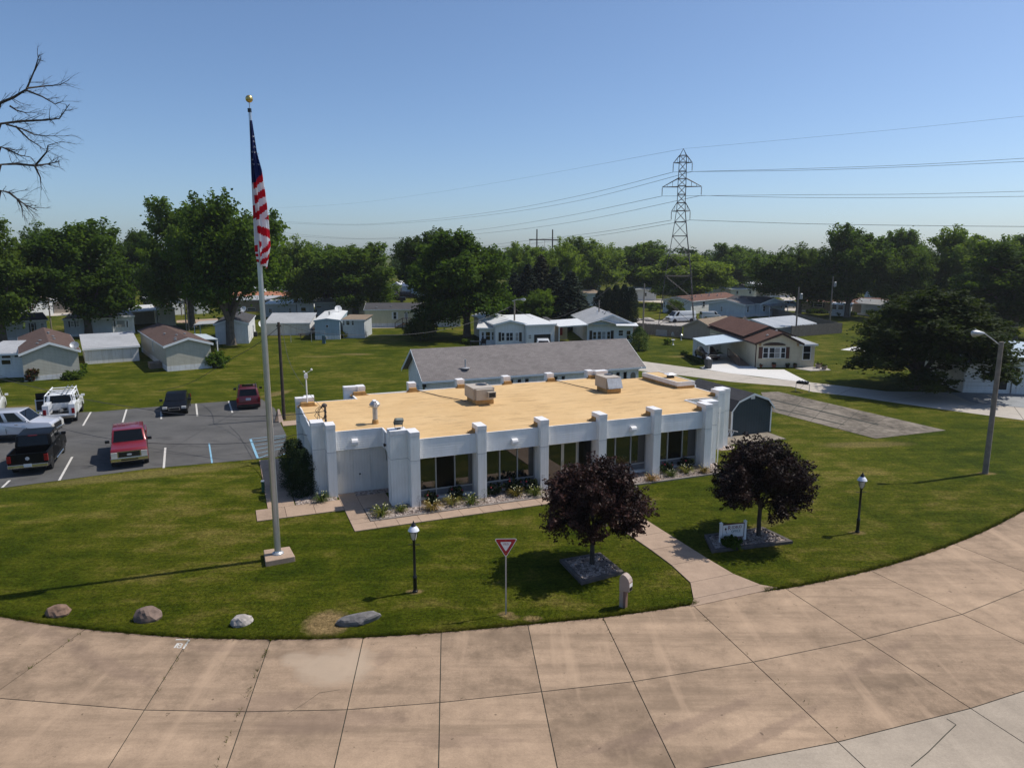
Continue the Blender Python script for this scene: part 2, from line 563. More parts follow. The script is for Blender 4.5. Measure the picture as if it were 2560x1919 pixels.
EDGE = [(-460, 1235), (-200, 1295), (0, 1332), (90, 1347), (185, 1359), (300, 1370), (410, 1378), (500, 1380), (585, 1381), (680, 1380), (785, 1377), (870, 1372), (953, 1366), (1050, 1358),
        (1140, 1349), (1302, 1334), (1420, 1318), (1513, 1303), (1650, 1277), (1697, 1272), (1780, 1256), (1880, 1233), (1970, 1207), (2060, 1176), (2140, 1142), (2212, 1104),
        (2330, 1035), (2450, 955)]
ex = np.array([e[0] for e in EDGE], float)
ey = np.array([e[1] for e in EDGE], float)
def edge_y(x):
    x = np.asarray(x, float)
    return np.mean([np.interp(x + d, ex, ey) for d in (-24, -12, 0, 12, 24)], axis=0)
COLS = [((-330, None), (-520, 1420)), ((-60, None), (-240, 1470)), ((185, None), (0, 1490)), ((410, None), (310, 1537)), ((585, None), (530, 1541)), ((785, None), (750, 1533)), ((953, None), (950, 1520)), ((1140, None), (1170, 1495)),
        ((1302, None), (1370, 1475)), ((1495, None), (1635, 1438)), ((1697, None), (1880, 1390)), ((1880, None), (2080, 1328)), ((2060, None), (2280, 1262)), ((2212, None), (2450, 1190)), ((2400, None), (2640, 1090))]
cols = []
for (x0, _), p1 in COLS:
    a = D(x0, float(edge_y(x0)))
    b = D(*p1)
    d = (b - a).normalized()
    cols.append((x0, a, d))
wid = [3.35] * len(cols)
root = MB()
outer = [D(x, float(edge_y(x)), 0.004) for x in range(-330, 2401, 30)]
far_in = [c[1] + c[2] * 22 for c in cols]
for i in range(len(cols) - 1):
    xs = np.linspace(cols[i][0], cols[i + 1][0], 7)
    e = [D(x, float(edge_y(x)), 0.004) for x in xs]
    w = [Vector((p.x, p.y, 0.004)) for p in (far_in[i + 1], far_in[i])]
    root.poly(e[::1] + w)
road = root.build('road', JOINT)
tag(road, kind='structure')
def shrink(pts, g):
    """polygon moved inwards by g on every side"""
    c = sum(pts, Vector()) / len(pts)
    out = []
    n = len(pts)
    for i in range(n):
        a, b, d = pts[i - 1], pts[i], pts[(i + 1) % n]
        e1 = (b - a).normalized(); e2 = (d - b).normalized()
        n1 = Vector((-e1.y, e1.x, 0)); n2 = Vector((-e2.y, e2.x, 0))
        if n1.dot(c - b) < 0: n1 = -n1
        if n2.dot(c - b) < 0: n2 = -n2
        m = (n1 + n2)
        m = m / max(0.35, m.length_squared / 2) if m.length > .1 else n1
        out.append(b + m * g)
    return out
def slab_obj(name, pts, z0, z1, mat, parent, gap=0.012):
    m = MB()
    q = shrink([Vector((p[0], p[1], 0)) for p in pts], gap) if gap else pts
    cen = sum((Vector((p[0], p[1], 0)) for p in q), Vector()) / len(q)
    m.prism([(p[0] - cen.x, p[1] - cen.y) for p in q], z0, z1)
    return m.build(name, mat, parent, loc=cen)
for i in range(len(cols) - 1):
    xs = np.linspace(cols[i][0], cols[i + 1][0], 7)
    e = [D(x, float(edge_y(x))) for x in xs]
    a, b = cols[i], cols[i + 1]
    row = 0.0
    for j in range(5):
        o0, o1 = j * 3.35, (j + 1) * 3.35
        if j == 0:
            pts = e + [b[1] + b[2] * o1, a[1] + a[2] * o1]
        else:
            pts = [a[1] + a[2] * o0, b[1] + b[2] * o0, b[1] + b[2] * o1, a[1] + a[2] * o1]
        if max(p.y for p in pts) < 11.5:
            continue
        slab_obj('slab', pts, 0.006, 0.018, ROADW if j >= 2 else ROADC, road, 0.013)
# painted number and corner mark on the slab near the stones
WPAINT = paint('worn_white_paint', (0.52, 0.50, 0.46), 0.7, 0.3, 12)
def strip(mb, a, b, w, z):
    d = (b - a).normalized()
    s = Vector((-d.y, d.x, 0)) * w / 2
    mb.poly([(p.x, p.y, z) for p in (a - s, b - s, b + s, a + s)])
pm = MB()
qr = lambda x, y: G(60 + x * 940 / 2212, 1480 + y * 940 / 2212)
for a, b, w in [((972, 283), (938, 336), .06), ((893, 281), (975, 281), .05), ((905, 302), (885, 330), .05),
                ((912, 303), (932, 306), .035), ((900, 328), (920, 330), .035), ((912, 303), (900, 328), .035), ((932, 306), (920, 330), .035), ((906, 316), (927, 318), .035)]:
    strip(pm, qr(*a), qr(*b), w, 0.0225)
pm.build('painted_number', WPAINT, road)
for pts in ([(620, 1543), (655, 1522), (690, 1497), (735, 1490)], [(2045, 1553), (2065, 1566), (2040, 1590), (2005, 1625), (1968, 1656)]):
    m = MB()
    for a, b in zip(pts[:-1], pts[1:]):
        strip(m, D(*a), D(*b), .02 if pts[0][0] > 2000 else .009, 0.0222)
    m.build('crack', JOINT, road)

# ---- walks: every slab a piece of the walk
def walk(name, quads, mat, z0=0.002, z1=0.035):
    w = MB()
    allp = [p for qd in quads for p in qd]
    base = MB()
    for qd in quads:
        base.poly([(p[0], p[1], 0.006) for p in qd])
    o = base.build(name, JOINT)
    tag(o, kind='structure')
    for qd in quads:
        slab_obj('slab', qd, z0, z1, mat, o, 0.008)
    return o
qs = []
us = np.arange(-2.8, 7.31, 0.918)
for i, u in enumerate(us[:-1]):
    qs.append([U(u, -1.8), U(us[i + 1], -1.8), U(us[i + 1], -1.0), U(u, -1.0)])
vs_ = [-12.02, -11.6, -10.6, -9.2, -7.8, -6.5, -5.2, -3.9, -2.6, -1.3, -0.4, 0.7]
for i in range(len(vs_) - 1):
    f = [0.25, 0, 0, 0, 0, 0, 0, 0, 0, 0, 0, 0]
    l0, l1 = [7.25 - [1.25, .85, .25, 0.05, 0, 0, 0, 0, 0, 0, 0, 0][j] for j in (i, i + 1)]
    r0, r1 = [8.75 + [.75, .35, .05, 0, 0, 0, 0, 0, 0, 0, 0, 0][j] for j in (i, i + 1)]
    qs.append([U(l0, vs_[i]), U(r0, vs_[i]), U(r1, vs_[i + 1]), U(l1, vs_[i + 1])])
for v0, v1 in ((-1.0, -.5), (-.5, 0.6), (0.6, 1.65), (1.65, 2.9)):
    qs.append([U(-2.8, v0), U(-2.02, v0), U(-2.02, v1), U(-2.8, v1)])
qs.append([U(-2.02, .66), U(-.68, .66), U(-.68, 2.4), U(-2.02, 2.4)])
for u in np.arange(-6.4, -2.9, 1.2):
    qs.append([U(u, .82), U(u + 1.2, .82), U(u + 1.2, 2.2), U(u, 2.2)])
for v in np.arange(2.2, 10.2, 1.6):
    qs.append([U(-5.9, v), U(-4.75, v), U(-4.75, v + 1.6), U(-5.9, v + 1.6)])
walk('front_walk', qs, WALKC)
walk('back_walk', [[U(-4.1, 17.8), U(-2.5, 17.8), U(-2.5, 19.2), U(-4.1, 19.2)], [U(-2.5, 17.8), U(-.9, 17.8), U(-.9, 19.2), U(-2.5, 19.2)]], WALKC)
walk('shed_pad', [[U(18.6, 3.4), U(21.2, 3.28), U(21.6, 9), U(18.8, 9.2)], [U(21.2, 3.28), U(23.8, 3.15), U(24.1, 8.8), U(21.6, 9)]], PADC)

# ---- parking lot
k = N('worn_asphalt')
co = k.coord('World')
a = k.noise(co, 0.35, 5, 0.65); b = k.noise(co, 30, 3, 0.8)
out = k.ramp(a, [(0.3, (0.070, 0.069, 0.067)), (0.7, (0.115, 0.111, 0.107))])
out = k.mix(0.8, out, k.ramp(b, [(0.25, 0.7), (0.75, 1.25)]), 'MULTIPLY')
dr = k.noise(k.mapped(co, (0.5, 1.2, 1), (0, 0, R(-20))), 0.8, 4, 0.6)
out = k.mix(k.math('MULTIPLY', k.ramp(dr, [(0.56, 0.0), (0.68, 1.0)]), .55), out, (0.044, 0.043, 0.043))
k.bump(b, 0.3, 0.01)
ASPHALT = k.done(out, 0.9, 0, 0.2)
Q1 = lambda x, y, z=0.0: G(x * 360 / 2212, 960 + y * 360 / 2212, z)
Q2 = lambda x, y, z=0.0: G(240 + x * 460 / 2212, 960 + y * 460 / 2212, z)
C8 = lambda x, y, z=0.0: G(600 + x * 400 / 2212, 880 + y * 400 / 2212, z)
lot_pts = [Q1(0, 1600) + Vector((-3.6, -1.6, 0)), Q1(0, 1600), Q2(640, 1015), Q2(1900, 905), Q2(2010, 890), C8(520, 1450), C8(640, 1400), C8(640, 1150), C8(560, 985), C8(480, 780), C8(300, 650), Q2(1700, 200), Q2(1100, 240), Q2(0, 335), Q1(1300, 430), Q1(600, 490), Q1(0, 515), Q1(0, 515) + Vector((-16, -6, 0)), Q1(0, 1600) + Vector((-16, -8, 0))]
lm = MB()
lm.prism([(p.x, p.y) for p in lot_pts], -0.03, 0.014)
lot = lm.build('parking_lot', ASPHALT)
tag(lot, kind='structure')
BLUEP = paint('worn_blue_paint', (0.20, 0.38, 0.50), 0.7, 0.2, 8)
def marks(name, segs, mat, parent, z=0.0185):
    for a, b, w in segs:
        m = MB()
        strip(m, a, b, w, z)
        m.build(name, mat, parent)
marks('bay_line', [(Q1(1395, 432), Q1(1275, 640), .11), (Q1(1945, 388), Q1(1885, 588), .11), (Q2(1203, 238), Q2(1219, 385), .11), (Q2(1595, 205), Q2(1640, 345), .11),
                   (Q1(1110, 1120), Q1(910, 1482), .11), (Q2(834, 765), Q2(815, 1010), .11), (Q1(150, 1480), Q1(35, 1590), .11), (Q2(783, 330), Q2(785, 420), .11)], WPAINT, lot)
marks('blue_line', [(Q2(1360, 715), Q2(1396, 950), .085)], BLUEP, lot)
hat = [(C8(145, 1205), C8(245, 1470), .13), (C8(150, 1200), C8(630, 1152), .06), (C8(245, 1472), C8(430, 1405), .06), (C8(540, 1442), C8(630, 1405), .06)]
for t in (0.12, .32, .52, .72):
    a0, b0 = C8(145, 1205), C8(245, 1470)
    p = a0.lerp(b0, t + .05)
    p2 = C8(635, 1152).lerp(C8(640, 1400), t - .02)
    hat.append((p, p2, .05))
marks('blue_hatch_line', hat, BLUEP, lot)
SEAL = paint('crack_sealer', (0.02, 0.02, 0.02), 0.6, 0.2)
marks('crack', [(Q2(1330, 525), Q2(980, 735), .03), (Q2(980, 735), Q2(690, 840), .03), (Q2(1600, 500), Q2(1720, 620), .03), (Q2(1720, 620), Q2(1880, 900), .03)], SEAL, lot, 0.0165)

# ---- drives on the right
A8 = lambda x, y, z=0.0: G(1600 + x * 440 / 2212, 640 + y * 440 / 2212, z)
B2 = lambda x, y, z=0.0: G(1980 + x * 580 / 2212, 640 + y * 580 / 2212, z)
E5 = lambda x, y, z=0.0: G(1660 + x * 900 / 2212, 560 + y * 900 / 2212, z)
m = MB()
up = [A8(-350, 1290), A8(50, 1325), A8(760, 1420), A8(1130, 1470), A8(1500, 1525), A8(1960, 1570), B2(180, 1205), B2(480, 1240), B2(900, 1290), B2(1500, 1300), B2(1700, 1390), B2(1900, 1420), B2(2212, 1445), B2(2600, 1490)]
lo = [B2(2600, 1640), B2(2212, 1565), B2(1500, 1470), B2(1000, 1400), B2(600, 1340), B2(200, 1295), A8(1900, 1640), A8(1150, 1580), A8(650, 1515), A8(50, 1445), A8(-350, 1400)]
m.prism([(p.x, p.y) for p in up + lo], -0.02, 0.012)
drive = m.build('lane', DRIVEC)
tag(drive, kind='structure')
cr = MB()
for t in (0.16, 0.3, .44, .56, .68, .8, .9):
    a = up[0].lerp(up[1], 0)
    i = t * (len(up) - 1)
    pa = up[int(i)].lerp(up[int(i) + 1], i - int(i))
    i2 = (1 - t) * (len(lo) - 1)
    pb = lo[int(i2)].lerp(lo[min(len(lo) - 1, int(i2) + 1)], i2 - int(i2))
    strip(cr, pa, pb, .03, 0.0165)
cr.build('joint', JOINT, drive)
m = MB()
pts = [A8(860, 1335), A8(1450, 1385), A8(1480, 1425), A8(1810, 1427), A8(2150, 1600), A8(1960, 1572), A8(1130, 1472), A8(770, 1415)]
m.prism([(p.x, p.y) for p in pts], -0.02, 0.017)
tag(m.build('driveway', DRIVEN), kind='structure')
m = MB()
pts = [A8(860, 1345), A8(870, 1230), A8(1300, 1230), A8(1420, 1385)]
m.prism([(p.x, p.y) for p in pts], -0.02, 0.021)
tag(m.build('carport_floor', DRIVEC), kind='structure')
# large stained pad with long dark ruts and a slab grid
pad_c = [E5(595, 1035), E5(700, 1030), E5(1730, 1268), E5(1300, 1318), E5(655, 1150)]
m = MB()
m.prism([(p.x, p.y) for p in pad_c], -0.02, 0.02)
pad = m.build('concrete_pad', PADC)
tag(pad, kind='structure')
cr = MB()
strip(cr, E5(655, 1078), E5(1320, 1235), .30, 0.0245)
strip(cr, E5(655, 1128), E5(1110, 1235), .24, 0.0245)
cr.build('rut', JOINT, pad)
cr = MB()
for a, b in [((760, 1180), (860, 1070)), ((900, 1215), (1010, 1105)), ((1060, 1258), (1200, 1148)), ((1180, 1288), (1370, 1186)), ((640, 1112), (1480, 1300))]:
    strip(cr, E5(*a), E5(*b), .035, 0.0245)
cr.build('joint', JOINT, pad)
# other paved places among the homes
def paved(name, pts, mat):
    m = MB()
    m.prism([(p.x, p.y) for p in pts], -0.02, 0.012)
    tag(m.build(name, mat), kind='structure')
paved('garage_drive', [B2(1500, 1300), B2(2070, 1300), B2(2300, 1330), B2(2600, 1480), B2(2212, 1447), B2(1900, 1421), B2(1700, 1391)], concrete('grey_drive_concrete', (0.27, 0.28, 0.29), .1, .4))
paved('patio', [B2(465, 893), B2(650, 850), B2(900, 850), B2(900, 905), B2(630, 908)], DRIVEN)
GRAVELM = paint('pale_gravel', (0.36, 0.33, 0.30), 0.95, 0.35, 6, bump=0.8, bscale=14)
paved('gravel_yard', [A8(-60, 800), A8(400, 810), A8(760, 830), A8(760, 875), A8(370, 880), A8(-60, 855)], GRAVELM)
paved('side_street', [G(1590, 744), G(1690, 749), G(1660, 757), G(1590, 753)], DRIVEC)
A3 = lambda x, y, z=0.0: G(x * 300 / 1913, 700 + y * 300 / 1913, z)
A4 = lambda x, y, z=0.0: G(280 + x * 380 / 2212, 720 + y * 380 / 2212, z)
A5 = lambda x, y, z=0.0: G(640 + x * 380 / 2212, 700 + y * 380 / 2212, z)
A6 = lambda x, y, z=0.0: G(960 + x * 360 / 2212, 690 + y * 360 / 2212, z)
A7 = lambda x, y, z=0.0: G(1280 + x * 360 / 2212, 740 + y * 360 / 2212, z)
paved('back_street', [A3(840, 490), A3(1420, 500), A3(1450, 545), A3(780, 575)], DRIVEC)
paved('middle_street', [A4(940, 470), A4(1560, 440), A4(1500, 505), A4(1340, 520), A4(940, 505)], WALKC)
paved('home_walk', [A5(1470, 540), A5(1570, 540), A5(1590, 690), A5(2050, 685), A5(2050, 696), A5(1500, 705)], DRIVEC)
paved('far_street', [E5(700, 445), E5(830, 440), E5(900, 465), E5(740, 470)], DRIVEC)
paved('parking_spot', [E5(745, 512), E5(830, 508), E5(830, 535), E5(740, 532)], DRIVEC)
# ================================================================== the office building
office = thing('office_building', 'long white flat-roofed office with tan foam roof and white piers', 'building', BO, BA)
k = N('tan_foam_roofing')
co = k.coord('Object')
a = k.noise(co, 0.35, 5, 0.6); b = k.noise(k.mapped(co, (0.55, 2.6, 1)), 1.0, 6, 0.68, .3); c = k.noise(co, 16, 3, 0.7)
out = k.ramp(a, [(0.3, (0.53, 0.345, 0.16)), (0.7, (0.62, 0.425, 0.215))])
out = k.mix(k.math('MULTIPLY', k.ramp(b, [(0.52, 0.0), (0.66, 1.0)]), .65), out, (0.36, 0.235, 0.11))
b2 = k.noise(k.mapped(co, (0.9, 6.0, 1), (0, 0, .2)), 1.1, 4, 0.6)
out = k.mix(k.math('MULTIPLY', k.ramp(b2, [(0.66, 0.0), (0.70, 1.0)]), .75), out, (0.24, 0.165, 0.09))
out = k.mix(.6, out, k.ramp(c, [(0.25, .88), (0.75, 1.1)]), 'MULTIPLY')
k.bump(k.math('ADD', c, k.math('MULTIPLY', k.noise(co, 2.5, 3), 2.0)), 0.35, 0.03)
FOAM = k.done(out, 0.85, 0, 0.2)
FLASH = paint('tan_flashing', (0.42, 0.245, 0.085), 0.8, 0.25, 3, dirt=0.4)

ZR, ZF0, ZF1, ZP = 2.975, 2.13, 3.0, 3.408
# roof sheet: a cross with its four corners cut out
m = bmesh.new()
def inside(u, v):
    if (u < -3.2 and v < 3.5) or (u < 0 and v < .8) or (u > 15.85 and v < .8) or (u > 18.9 and v < 3.5):
        return False
    return (-.62 < u < 16.35 and .3 < v < 11.3) or (-3.72 < u < 19.1 and 2.98 < v < 10.12)
us_ = sorted(set(list(np.round(np.arange(-3.7, 19.2, 0.35), 3)) + [-3.72, -3.2, -.62, 0, 15.85, 16.35, 18.9, 19.1]))
vs_ = sorted(set(list(np.round(np.arange(.3, 11.3, 0.35), 3)) + [.3, .8, 2.98, 3.5, 10.12, 11.3]))
vid = {}
def rv(i, j):
    if (i, j) not in vid:
        u, v = us_[i], vs_[j]
        z = ZR + .02 * math.sin(u * 1.3 + v * .7) + .015 * math.sin(u * .4 - v * 1.9) + 0.008 * math.sin(5 * u) * math.sin(4.1 * v)
        if not inside(u - .05, v - .05) or not inside(u + .05, v + .05) or not inside(u - .05, v + .05) or not inside(u + .05, v - .05):
            z = ZF1 + .012
        vid[(i, j)] = m.verts.new((u, v, z))
    return vid[(i, j)]
for i in range(len(us_) - 1):
    for j in range(len(vs_) - 1):
        if inside((us_[i] + us_[i + 1]) / 2, (vs_[j] + vs_[j + 1]) / 2):
            m.faces.new((rv(i, j), rv(i + 1, j), rv(i + 1, j + 1), rv(i, j + 1)))
me = bpy.data.meshes.new('roof')
m.to_mesh(me); m.free()
me.materials.append(FOAM)
me.polygons.foreach_set('use_smooth', [True] * len(me.polygons))
link('roof', me, office)
# walls
SIDE_W = siding('shade_toned_wall_panel', (0.63, 0.61, 0.575), 0.13, 'xy', 0.5)  # recessed walls: shade under the overhang is put into this darker panel colour
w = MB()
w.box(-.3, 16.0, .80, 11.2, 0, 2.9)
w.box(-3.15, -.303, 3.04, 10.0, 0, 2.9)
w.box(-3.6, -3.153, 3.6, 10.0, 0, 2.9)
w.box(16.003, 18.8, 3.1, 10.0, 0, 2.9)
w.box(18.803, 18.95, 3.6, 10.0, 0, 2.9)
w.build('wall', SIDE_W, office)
# fascia boards
def fascia(u0, v0, u1, v1, z0=ZF0, z1=ZF1, t=.10):
    m = MB()
    d = Vector((u1 - u0, v1 - v0, 0)); L = d.length; d.normalize()
    n = Vector((-d.y, d.x, 0))
    nb = 8
    h = (z1 - z0) / nb
    for i in range(nb):                                   # lapped boards
        a, b = z0 + i * h, z0 + (i + 1) * h - .004
        p = [Vector((u0, v0, 0)) - n * .012, Vector((u1, v1, 0)) - n * .012, Vector((u1, v1, 0)) + n * t, Vector((u0, v0, 0)) + n * t]
        q = [Vector((u0, v0, 0)) - n * .001, Vector((u1, v1, 0)) - n * .001, p[2], p[3]]
        v = [(x.x, x.y, a) for x in p] + [(x.x, x.y, b) for x in q]
        m.add(v, [(0, 3, 2, 1), (4, 5, 6, 7), (0, 1, 5, 4), (1, 2, 6, 5), (2, 3, 7, 6), (3, 0, 4, 7)])
    o = m.build('fascia', SIDE_F, office)
    c = MB()
    p = [Vector((u0, v0, 0)) - n * .02, Vector((u1, v1, 0)) - n * .02, Vector((u1, v1, 0)) + n * .05, Vector((u0, v0, 0)) + n * .05]
    c.prism([(x.x, x.y) for x in p], z1 + .001, z1 + .02)
    c.build('drip_edge', CAP, o)
SIDE_F = siding('white_fascia_siding', (0.86, 0.855, 0.835), (ZF1 - ZF0) / 16, 'z', .4, .36, .05, .1)
UP = [0, 3.087, 6.174, 9.261, 12.348, 15.435]
PW = .414
for i in range(5):
    fascia(UP[i] + PW + .003, .26, UP[i + 1] - .003, .26)
fascia(-2.78, 2.94, -.62, 2.94)
fascia(-.62, 2.93, -.62, 1.21)
fascia(16.36, 3.08, 18.455, 3.08)
fascia(16.36, 1.21, 16.36, 3.07)
fascia(-3.72, 9.44, -3.72, 4.11)
fascia(19.1, 3.91, 19.1, 5.95)
fascia(-.62, 11.29, -.62, 10.13)
fascia(-.74, 10.12, -2.9, 10.12)
fascia(16.36, 10.13, 16.36, 10.94)
BP = [2.70, 5.70, 8.72, 11.70]
edges = [.14] + [x for b in BP for x in (b - .003, b + .443)] + [14.6]
for i in range(0, len(edges), 2):
    fascia(edges[i + 1], 11.3, edges[i], 11.3)
# piers with metal caps and flashing behind
def pier(boxes, zp=ZP):
    m = MB(); c = MB(); f = MB(); j = MB()
    for (u0, u1, v0, v1) in boxes:
        m.box(u0, u1, v0, v1, 0, zp - .205)
        c.box(u0 - .012, u1 + .012, v0 - .004, v1 + .012, zp - .2, zp)
        j.box(u0 - .003, u1 + .003, v0 - .003, v1 - .02, ZF0 - .008, ZF0 + .008)
    o = m.build('pier', SIDE_V, office)
    c.build('cap', CAP, o, bevel=.008)
    j.build('seam', GREYMET, o)
    return o
def flash(u0, u1, v0, v1, sides='lrb'):
    f = MB()
    e = .016
    f.box(u0 - e, u1 + e, v0, v1 + e, ZR - .03, ZP - .206)
    s = .16                                                # cove where foam runs up the pier
    for k_ in range(4):
        t0 = k_ / 4
        w_, h_ = s * (1 - t0) ** 1.8, .2 * (t0 + .25)
        f.box(u0 - e - w_, u1 + e + w_, v0 + .004 * (k_ + 1), v1 + e + w_, ZR - .03, ZR + h_ * .6)
    f.build('flashing', FLASH, office)
for u in UP[:-1]:
    if u == 0:
        pier([(0, PW, 0, .8), (-.76, -.003, .55, 1.2)])
    else:
        pier([(u, u + PW, 0, .8)])
    if u: flash(u, u + PW, .37, .78)
pier([(15.435, 15.85, 0, .8), (15.853, 16.65, .6, 1.2)])
flash(15.435, 15.85, .37, .78)
pier([(-3.2, -2.79, 2.68, 3.4), (-3.77, -3.203, 3.403, 4.1)])
pier([(18.46, 18.9, 2.86, 3.6), (18.903, 19.5, 3.2, 3.9)])
flash(18.46, 18.9, 3.2, 3.62)
pier([(-3.89, -2.95, 9.45, 9.9), (-3.4, -2.9, 9.903, 10.2)])
flash(-3.66, -2.97, 9.1, 9.4)
pier([(-1.05, -.3, 11.4, 11.85), (-.297, .13, 11.303, 11.95)], ZP + .07)
flash(-.55, .11, 11.12, 11.29)
for b in BP:
    pier([(b, b + .44, 11.303, 11.85)], ZP + .07)
    flash(b + .01, b + .43, 11.15, 11.295)
pier([(14.61, 15.05, 11.303, 11.85), (15.053, 15.9, 11.0, 11.5)], ZP + .07)
flash(14.63, 15.04, 11.15, 11.295)
flash(15.07, 15.88, 10.85, 10.99)
# raised corner over the plant room
m = MB().box(17.86, 19.08, 6.0, 9.9, 2.9, ZP - .255)
pr = m.build('raised_roof', FLASH, office)
m = MB()
m.box(17.84, 17.92, 5.98, 9.92, ZP - .25, ZP); m.box(19.02, 19.1, 5.98, 9.92, ZP - .25, ZP)
m.box(17.923, 19.017, 5.98, 6.06, ZP - .25, ZP); m.box(17.923, 19.017, 9.84, 9.92, ZP - .25, ZP)
m.build('rim', CAP, pr)
MB().box(17.925, 19.015, 6.065, 9.835, ZP - .25, ZP - .03).build('roof_deck', FOAM, pr)
MB().box(19.085, 19.2, 6.0, 9.9, 0, ZP - .26).build('wall', SIDE_V, office)
# windows
FRAME = paint('bronze_white_frame', (0.36, 0.36, 0.35), 0.4, 0.06, 3)
BLINDS = glass('screened_glass', (0.004, 0.004, 0.004), 1.3, 0.25)
LOUV = siding('grey_lower_panel', (0.16, 0.175, 0.20), 0.07, 'xy', 0.6)
VG = .72
def bay_window(u0, u1, black=()):
    fr = MB()
    n = 3
    wd = (u1 - u0) / n
    fr.box(u0 + .004, u1 - .004, VG - .05, .797, .49, .54)
    fr.box(u0 + .004, u1 - .004, VG - .05, .797, .17, .21)
    fr.box(u0 + .004, u1 - .004, VG - .05, .797, 2.10, 2.16)
    for i in range(n + 1):
        x = u0 + i * wd
        a, b = (x - .024, x + .024) if 0 < i < n else ((x + .006, x + .05) if i == 0 else (x - .05, x - .006))
        for za, zb in ((.211, .489), (.541, 2.099)):
            fr.box(a, b, VG - .052, .797, za, zb)
    o = fr.build('window', FRAME, office)
    for i in range(n):
        a, b = u0 + i * wd + .032, u0 + (i + 1) * wd - .032
        MB().box(a, b, VG, VG + .02, .542, 2.098).build('pane', BLINDS if i in black else GLASS, o)
        lo = MB()
        lo.box(a, b, VG + .005, VG + .02, .212, .488)
        t = a + .03
        while t < b - .02:
            lo.box(t, t + .018, VG - .012, VG + .003, .215, .485)
            t += .075
        lo.build('lower_panel', LOUV, o)
    MB().box(u0 + .004, u1 - .004, VG - .03, .796, 0, .168).build('base_panel', WHITE, office)
for i, bl in ((0, (1,)), (1, ()), (3, ()), (4, (1,))):
    bay_window(UP[i] + PW, UP[i + 1], bl)
# glass entrance doors
u0, u1 = UP[2] + PW, UP[3]
fr = MB()
fr.box(u0 + .004, u0 + .22, VG - .04, .797, 0, 2.16)
fr.box(u0 + .223, u1 - .004, VG - .04, .797, 2.06, 2.16)
for x in (u0 + .223, u0 + 1.87, u1 - .05):
    fr.box(x, x + .045, VG - .05, .797, 0, 2.058)
ent = fr.build('door_frame', FRAME, office)
DOORM = paint('almond_door_frame', (0.47, 0.44, 0.37), 0.4, 0.05)
for s, (a, b) in enumerate(((u0 + .27, u0 + 1.065), (u0 + 1.07, u0 + 1.865))):
    d = MB()
    d.box(a, a + .07, VG - .02, .78, .02, 2.05); d.box(b - .07, b, VG - .02, .78, .02, 2.05)
    d.box(a + .071, b - .071, VG - .02, .78, 1.96, 2.05); d.box(a + .071, b - .071, VG - .02, .78, .02, .17)
    do = d.build('door', DOORM, office)
    MB().box(a + .072, b - .072, VG, VG + .02, .172, 1.958).build('pane', GLASS, do)
    x = (b - .035) if s == 0 else (a + .035)
    MB().box(x - .018, x + .018, VG - .07, VG - .022, .85, 1.1).build('handle', ALU, do)
MB().box(u0 + 1.918, u1 - .052, VG, VG + .02, .3, 2.058).build('side_light', BLINDS, office)
MB().box(u0 + 1.918, u1 - .052, VG - .02, VG + .02, 0, .298).build('base_panel', WHITE, office)
# plain door in the white left wall and its knob
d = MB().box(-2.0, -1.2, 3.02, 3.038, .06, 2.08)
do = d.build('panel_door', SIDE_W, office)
MB().lathe([(.028, 0), (.04, .03), (.034, .06), (.012, .07)], 12, (-1.72, 2.93, .9), 'y').build('knob', BLACK, do)
# wall lights on the fascia
for (u, v) in ((4.93, .246), (11.25, .246), (-1.92, 2.926)):
    m = MB()
    prof = [(0, 2.36), (.0, 2.62), (-.10, 2.62), (-.17, 2.58), (-.20, 2.50), (-.20, 2.40)]
    n = len(prof)
    vv = [(u - .14, v + y, z) for y, z in prof] + [(u + .14, v + y, z) for y, z in prof]
    ff = [tuple(range(n)), tuple(range(2 * n - 1, n - 1, -1))] + [(i, n + i, n + (i + 1) % n, (i + 1) % n) for i in range(n)]
    m.add(vv, ff)
    m.build('wall_light', CAP, office)
# hook and cable on the notch wall, conduit on the end wall
m = MB().path([(-.645, 2.2, 2.95), (-.66, 2.15, 2.55), (-.70, 2.1, 2.35), (-.66, 2.0, 2.0), (-.65, 1.95, 1.7)], .012, 6)
m.box(-.74, -.645, 2.05, 2.2, 2.35, 2.45)
m.build('cable', BLACK, office)
MB().path([(16.9, .75, 0), (16.9, .75, 3.0)], .03, 8).build('downpipe', WHITE2, office)

def on_office(u, v, z=ZR):
    p = U(u, v, z)
    return p
# ---- things on the roof
BEIGE = paint('beige_sheet_metal', (0.44, 0.38, 0.31), 0.5, 0.1, 2, dirt=0.2)
def fan(parent, x, y, z, r):
    MB().lathe([(r, 0), (r, .012), (r * .9, .02), (r * .2, .02)], 20, (x, y, z)).build('fan_grille', BLACK, parent)
ac = thing('air_conditioner', 'beige rooftop air conditioner with boxy side hood and tan curb', 'air conditioner', on_office(5.02, 6.2, ZR - .01), BA, 'air conditioners on the flat roof')
MB().box(.1, 1.15, .02, 1.5, 0, .26).build('curb', FLASH, ac, bevel=.02)
MB().box(0, 1.22, .12, 1.62, .262, .90).build('body', BEIGE, ac, bevel=.012)
MB().box(.12, 1.08, -.1, .117, .27, .86).build('front_cover', BEIGE, ac, bevel=.012)
m = MB(); m.ext([(0.72, .40), (1.16, .40), (1.16, .72), (.72, .72)], -.30, -.103)
h = m.build('hood', BEIGE, ac)
MB().box(.76, 1.12, -.312, -.301, .44, .68).build('louvre', DARK, h)
MB().box(1.222, 1.23, .3, 1.5, .35, .85).build('coil', DARK, ac)
fan(ac, .82, 1.15, .901, .33)
ac = thing('air_conditioner', 'rooftop air conditioner with sloping shiny metal front at right end', 'air conditioner', on_office(13.22, 6.35, ZR - .01), BA, 'air conditioners on the flat roof')
